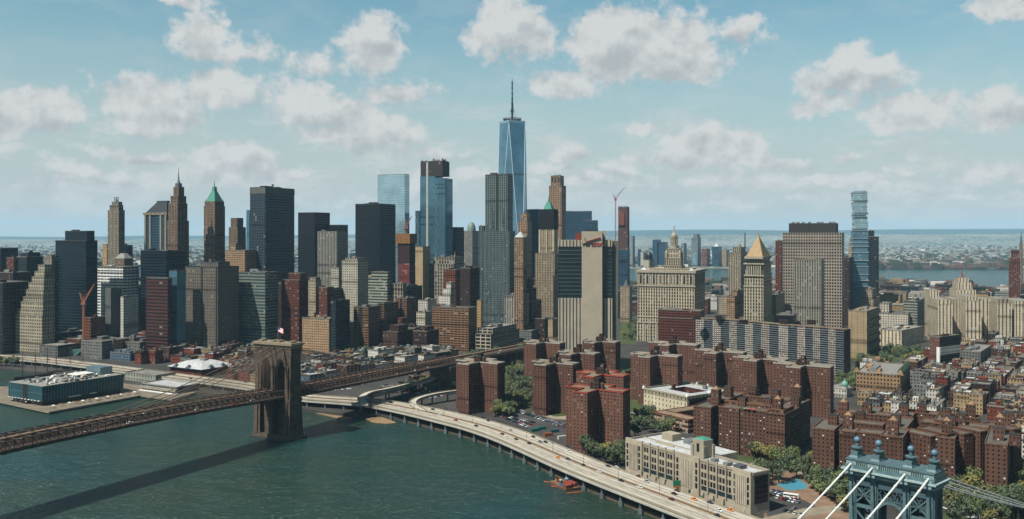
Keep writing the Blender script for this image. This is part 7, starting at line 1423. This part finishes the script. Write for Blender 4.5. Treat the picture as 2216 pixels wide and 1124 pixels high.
def lot(rows, n, where, seed):
    rnd = random.Random(seed); out = []
    for (a, b, ang) in rows:
        p, q = Vector(W(*a, 3.05)), Vector(W(*b, 3.05)); dd = q-p; k = int(dd.length/2.9)
        for i in range(k):
            if rnd.random() < .08: continue
            pt = p+dd*(i+.5)/k
            if not free(pt): continue
            out.append((CX+F*pt[0]/pt[1], pt, math.atan2(-dd[0], dd[1])+R(90)+R(rnd.uniform(-3, 3))+(math.pi if rnd.random() < .5 else 0), rnd.choice(('black', 'white', 'silver', 'grey', 'dark_grey', 'blue', 'black', 'white', 'red', 'silver'))))
    out.sort(key=lambda t: t[0]); cnt = {}
    for px, pt, ang, c in out:
        i = cnt.get(c, 0); cnt[c] = i+1; car(pt[0], pt[1], 3.06, ang, c, '%s %s car from left, parked %s' % (ordw(i), c.replace('_', ' '), where), 'cars parked '+where, wheels=False)
lot([((1122, 889), (1236, 926), 0), ((1130, 894), (1236, 931), 0), ((1070, 897), (1092, 904), 0), ((1098, 902), (1150, 921), 0), ((1092, 906), (1144, 925), 0), ((1126, 908), (1156, 916), 0)], 60, 'in the lot below the brick cross towers', 3)
lot([((1662, 1074), (1732, 1090), 0), ((1662, 1086), (1724, 1102), 0), ((1668, 1062), (1700, 1068), 0), ((1700, 1110), (1740, 1116), 0), ((1664, 1098), (1715, 1110), 0), ((1672, 1070), (1728, 1082), 0)], 30, 'in the lot beside the dark glass end wall', 5)
lot([((2100, 1010), (2190, 1018), 0)], 10, 'under the trees right of the blue tower', 6)
lot([((880, 846), (985, 828), 0), ((900, 853), (985, 838), 0), ((660, 850), (760, 842), 0), ((930, 862), (985, 852), 0), ((700, 842), (790, 832), 0)], 60, 'beneath the bridge ramps', 9)
grove([(900, 838), (985, 822), (985, 845), (930, 850)], 7, 'beneath the bridge ramps', gap=8)
# white bus in the lot, road signs, street lamps
x, y = W(1712, 1078, 3.1); bu = empty('bus', (x, y, 3.1), R(60)); tag(bu, 'white bus parked beside the swimming pool', 'bus'); m = MB(); m.box(-1.25, 1.25, -5, 5, .5, 3.0); m.build('body', PAINT, bu); m = MB(); m.box(-1.28, 1.28, -4.6, 4.8, 1.6, 2.5); m.build('glass', GLS, bu)
for sy in (-3.4, 3.2):
    for sx in (-1.15, 1.15): w_ = link(bpy.data.objects.new('wheel', WHm), bu); w_.location = (sx, sy, .45); w_.scale = (1.4, 1.4, 1.4)
SG = plain('sign_green', S(30, 130, 96), .5, 0, .05, 1)
for i, (px, py, z, wd, ht, lb) in enumerate(((1465, 1046, 12, 5.2, 3.6, 'green road sign before the art deco wall'), (868, 828, 20, 5.5, 2, 'green road sign over the curved ramp'), (885, 836, 14, 6, 2.2, 'green road sign between the two ramps'), (1127, 748, 31, 6, 2, 'green road sign at the end of the stone bridge approach'), (1027, 768, 30, 5, 1.8, 'green road sign half way along the bridge approach'))):
    x, y = W(px, py, z); o = empty('road_sign', (x, y, 0)); tag(o, lb, 'sign', 'green road signs'); m = MB(); m.prism(rect(-wd/2, wd/2, -.15, .15), z-ht/2, z+ht/2, bottom=True); m.build('panel', SG, o); m = MB(); m.cyl(0, .4, .2, 3, z+ht/2, 6); m.build('post', STEEL, o)
    if i == 0: m = MB(); m.prism(rect(-wd/2, wd/2, -.2, .1), z-ht/2-1.2, z-ht/2-.1, bottom=True); m.build('lower_panel', plain('sign_orange', S(206, 128, 60), .6), o)
lp = 0
for fr, side in ((.52, 1),):
    e = resample(lane(fr), 2); acc = 0
    for a, b in zip(e[:-1], e[1:]):
        acc += (b-a).length
        if acc > 42 and -760 < a[0] and a[1] > 470:
            acc = 0; d = (b-a).normalized(); o = empty('street_lamp', (a[0], a[1], 10)); lp += 1
            tag(o, 'grey twin-armed street lamp on the highway median, %s from the left' % ordw(lp-1), 'street lamp', 'street lamps along the elevated highway')
            m = MB(); m.cyl(0, 0, .16, 0, 11, 6, .09); m.build('pole', STEEL, o)
            for sg in (-1, 1): m = MB(); m.bar((0, 0, 10.8), (-d[1]*sg*3, d[0]*sg*3, 11.3), .14); m.build('arm', STEEL, o); m = MB(); m.bar((-d[1]*sg*2.7, d[0]*sg*2.7, 11.3), (-d[1]*sg*3.7, d[0]*sg*3.7, 11.35), .35, .2); m.build('lamp_head', UNIT, o)
# cars crossing the stone bridge
rnd = random.Random(8); cc_ = []
for k in range(26):
    sx = rnd.choice((-10.5, -7, 7, 10.5)); yy = -330+k*33+rnd.uniform(-8, 8); x, y = bxy(sx, yy); cc_.append((CX+F*x/y, x, y, dz(yy)+.05, rnd.choice(('white', 'silver', 'black', 'white', 'grey', 'red')), sx))
cc_.sort(); cnt = {}
for px, x, y, z, c, sx in cc_:
    i = cnt.get(c, 0); cnt[c] = i+1; car(x, y, z, -R(BD)+(math.pi if sx > 0 else 0), c, '%s %s car from left crossing the stone towered bridge' % (ordw(i), c), 'cars on the stone towered bridge', wheels=False)
# ---------------------------------------------------------------- air
hm, hn, hl = nodes_of('haze_air'); hn.remove(hn['Principled BSDF']); pv_ = hn.new('ShaderNodeVolumePrincipled'); pv_.inputs['Color'].default_value = (.38, .63, .82, 1); pv_.inputs['Density'].default_value = 2.6e-5; pv_.inputs['Anisotropy'].default_value = 0.0
hl.new(pv_.outputs[0], hn['Material Output'].inputs['Volume']); hb_ = MB(); hb_.box(-21900, 21900, -690, 32500, -4, 640); tag(hb_.build('haze', hm), kind='stuff')
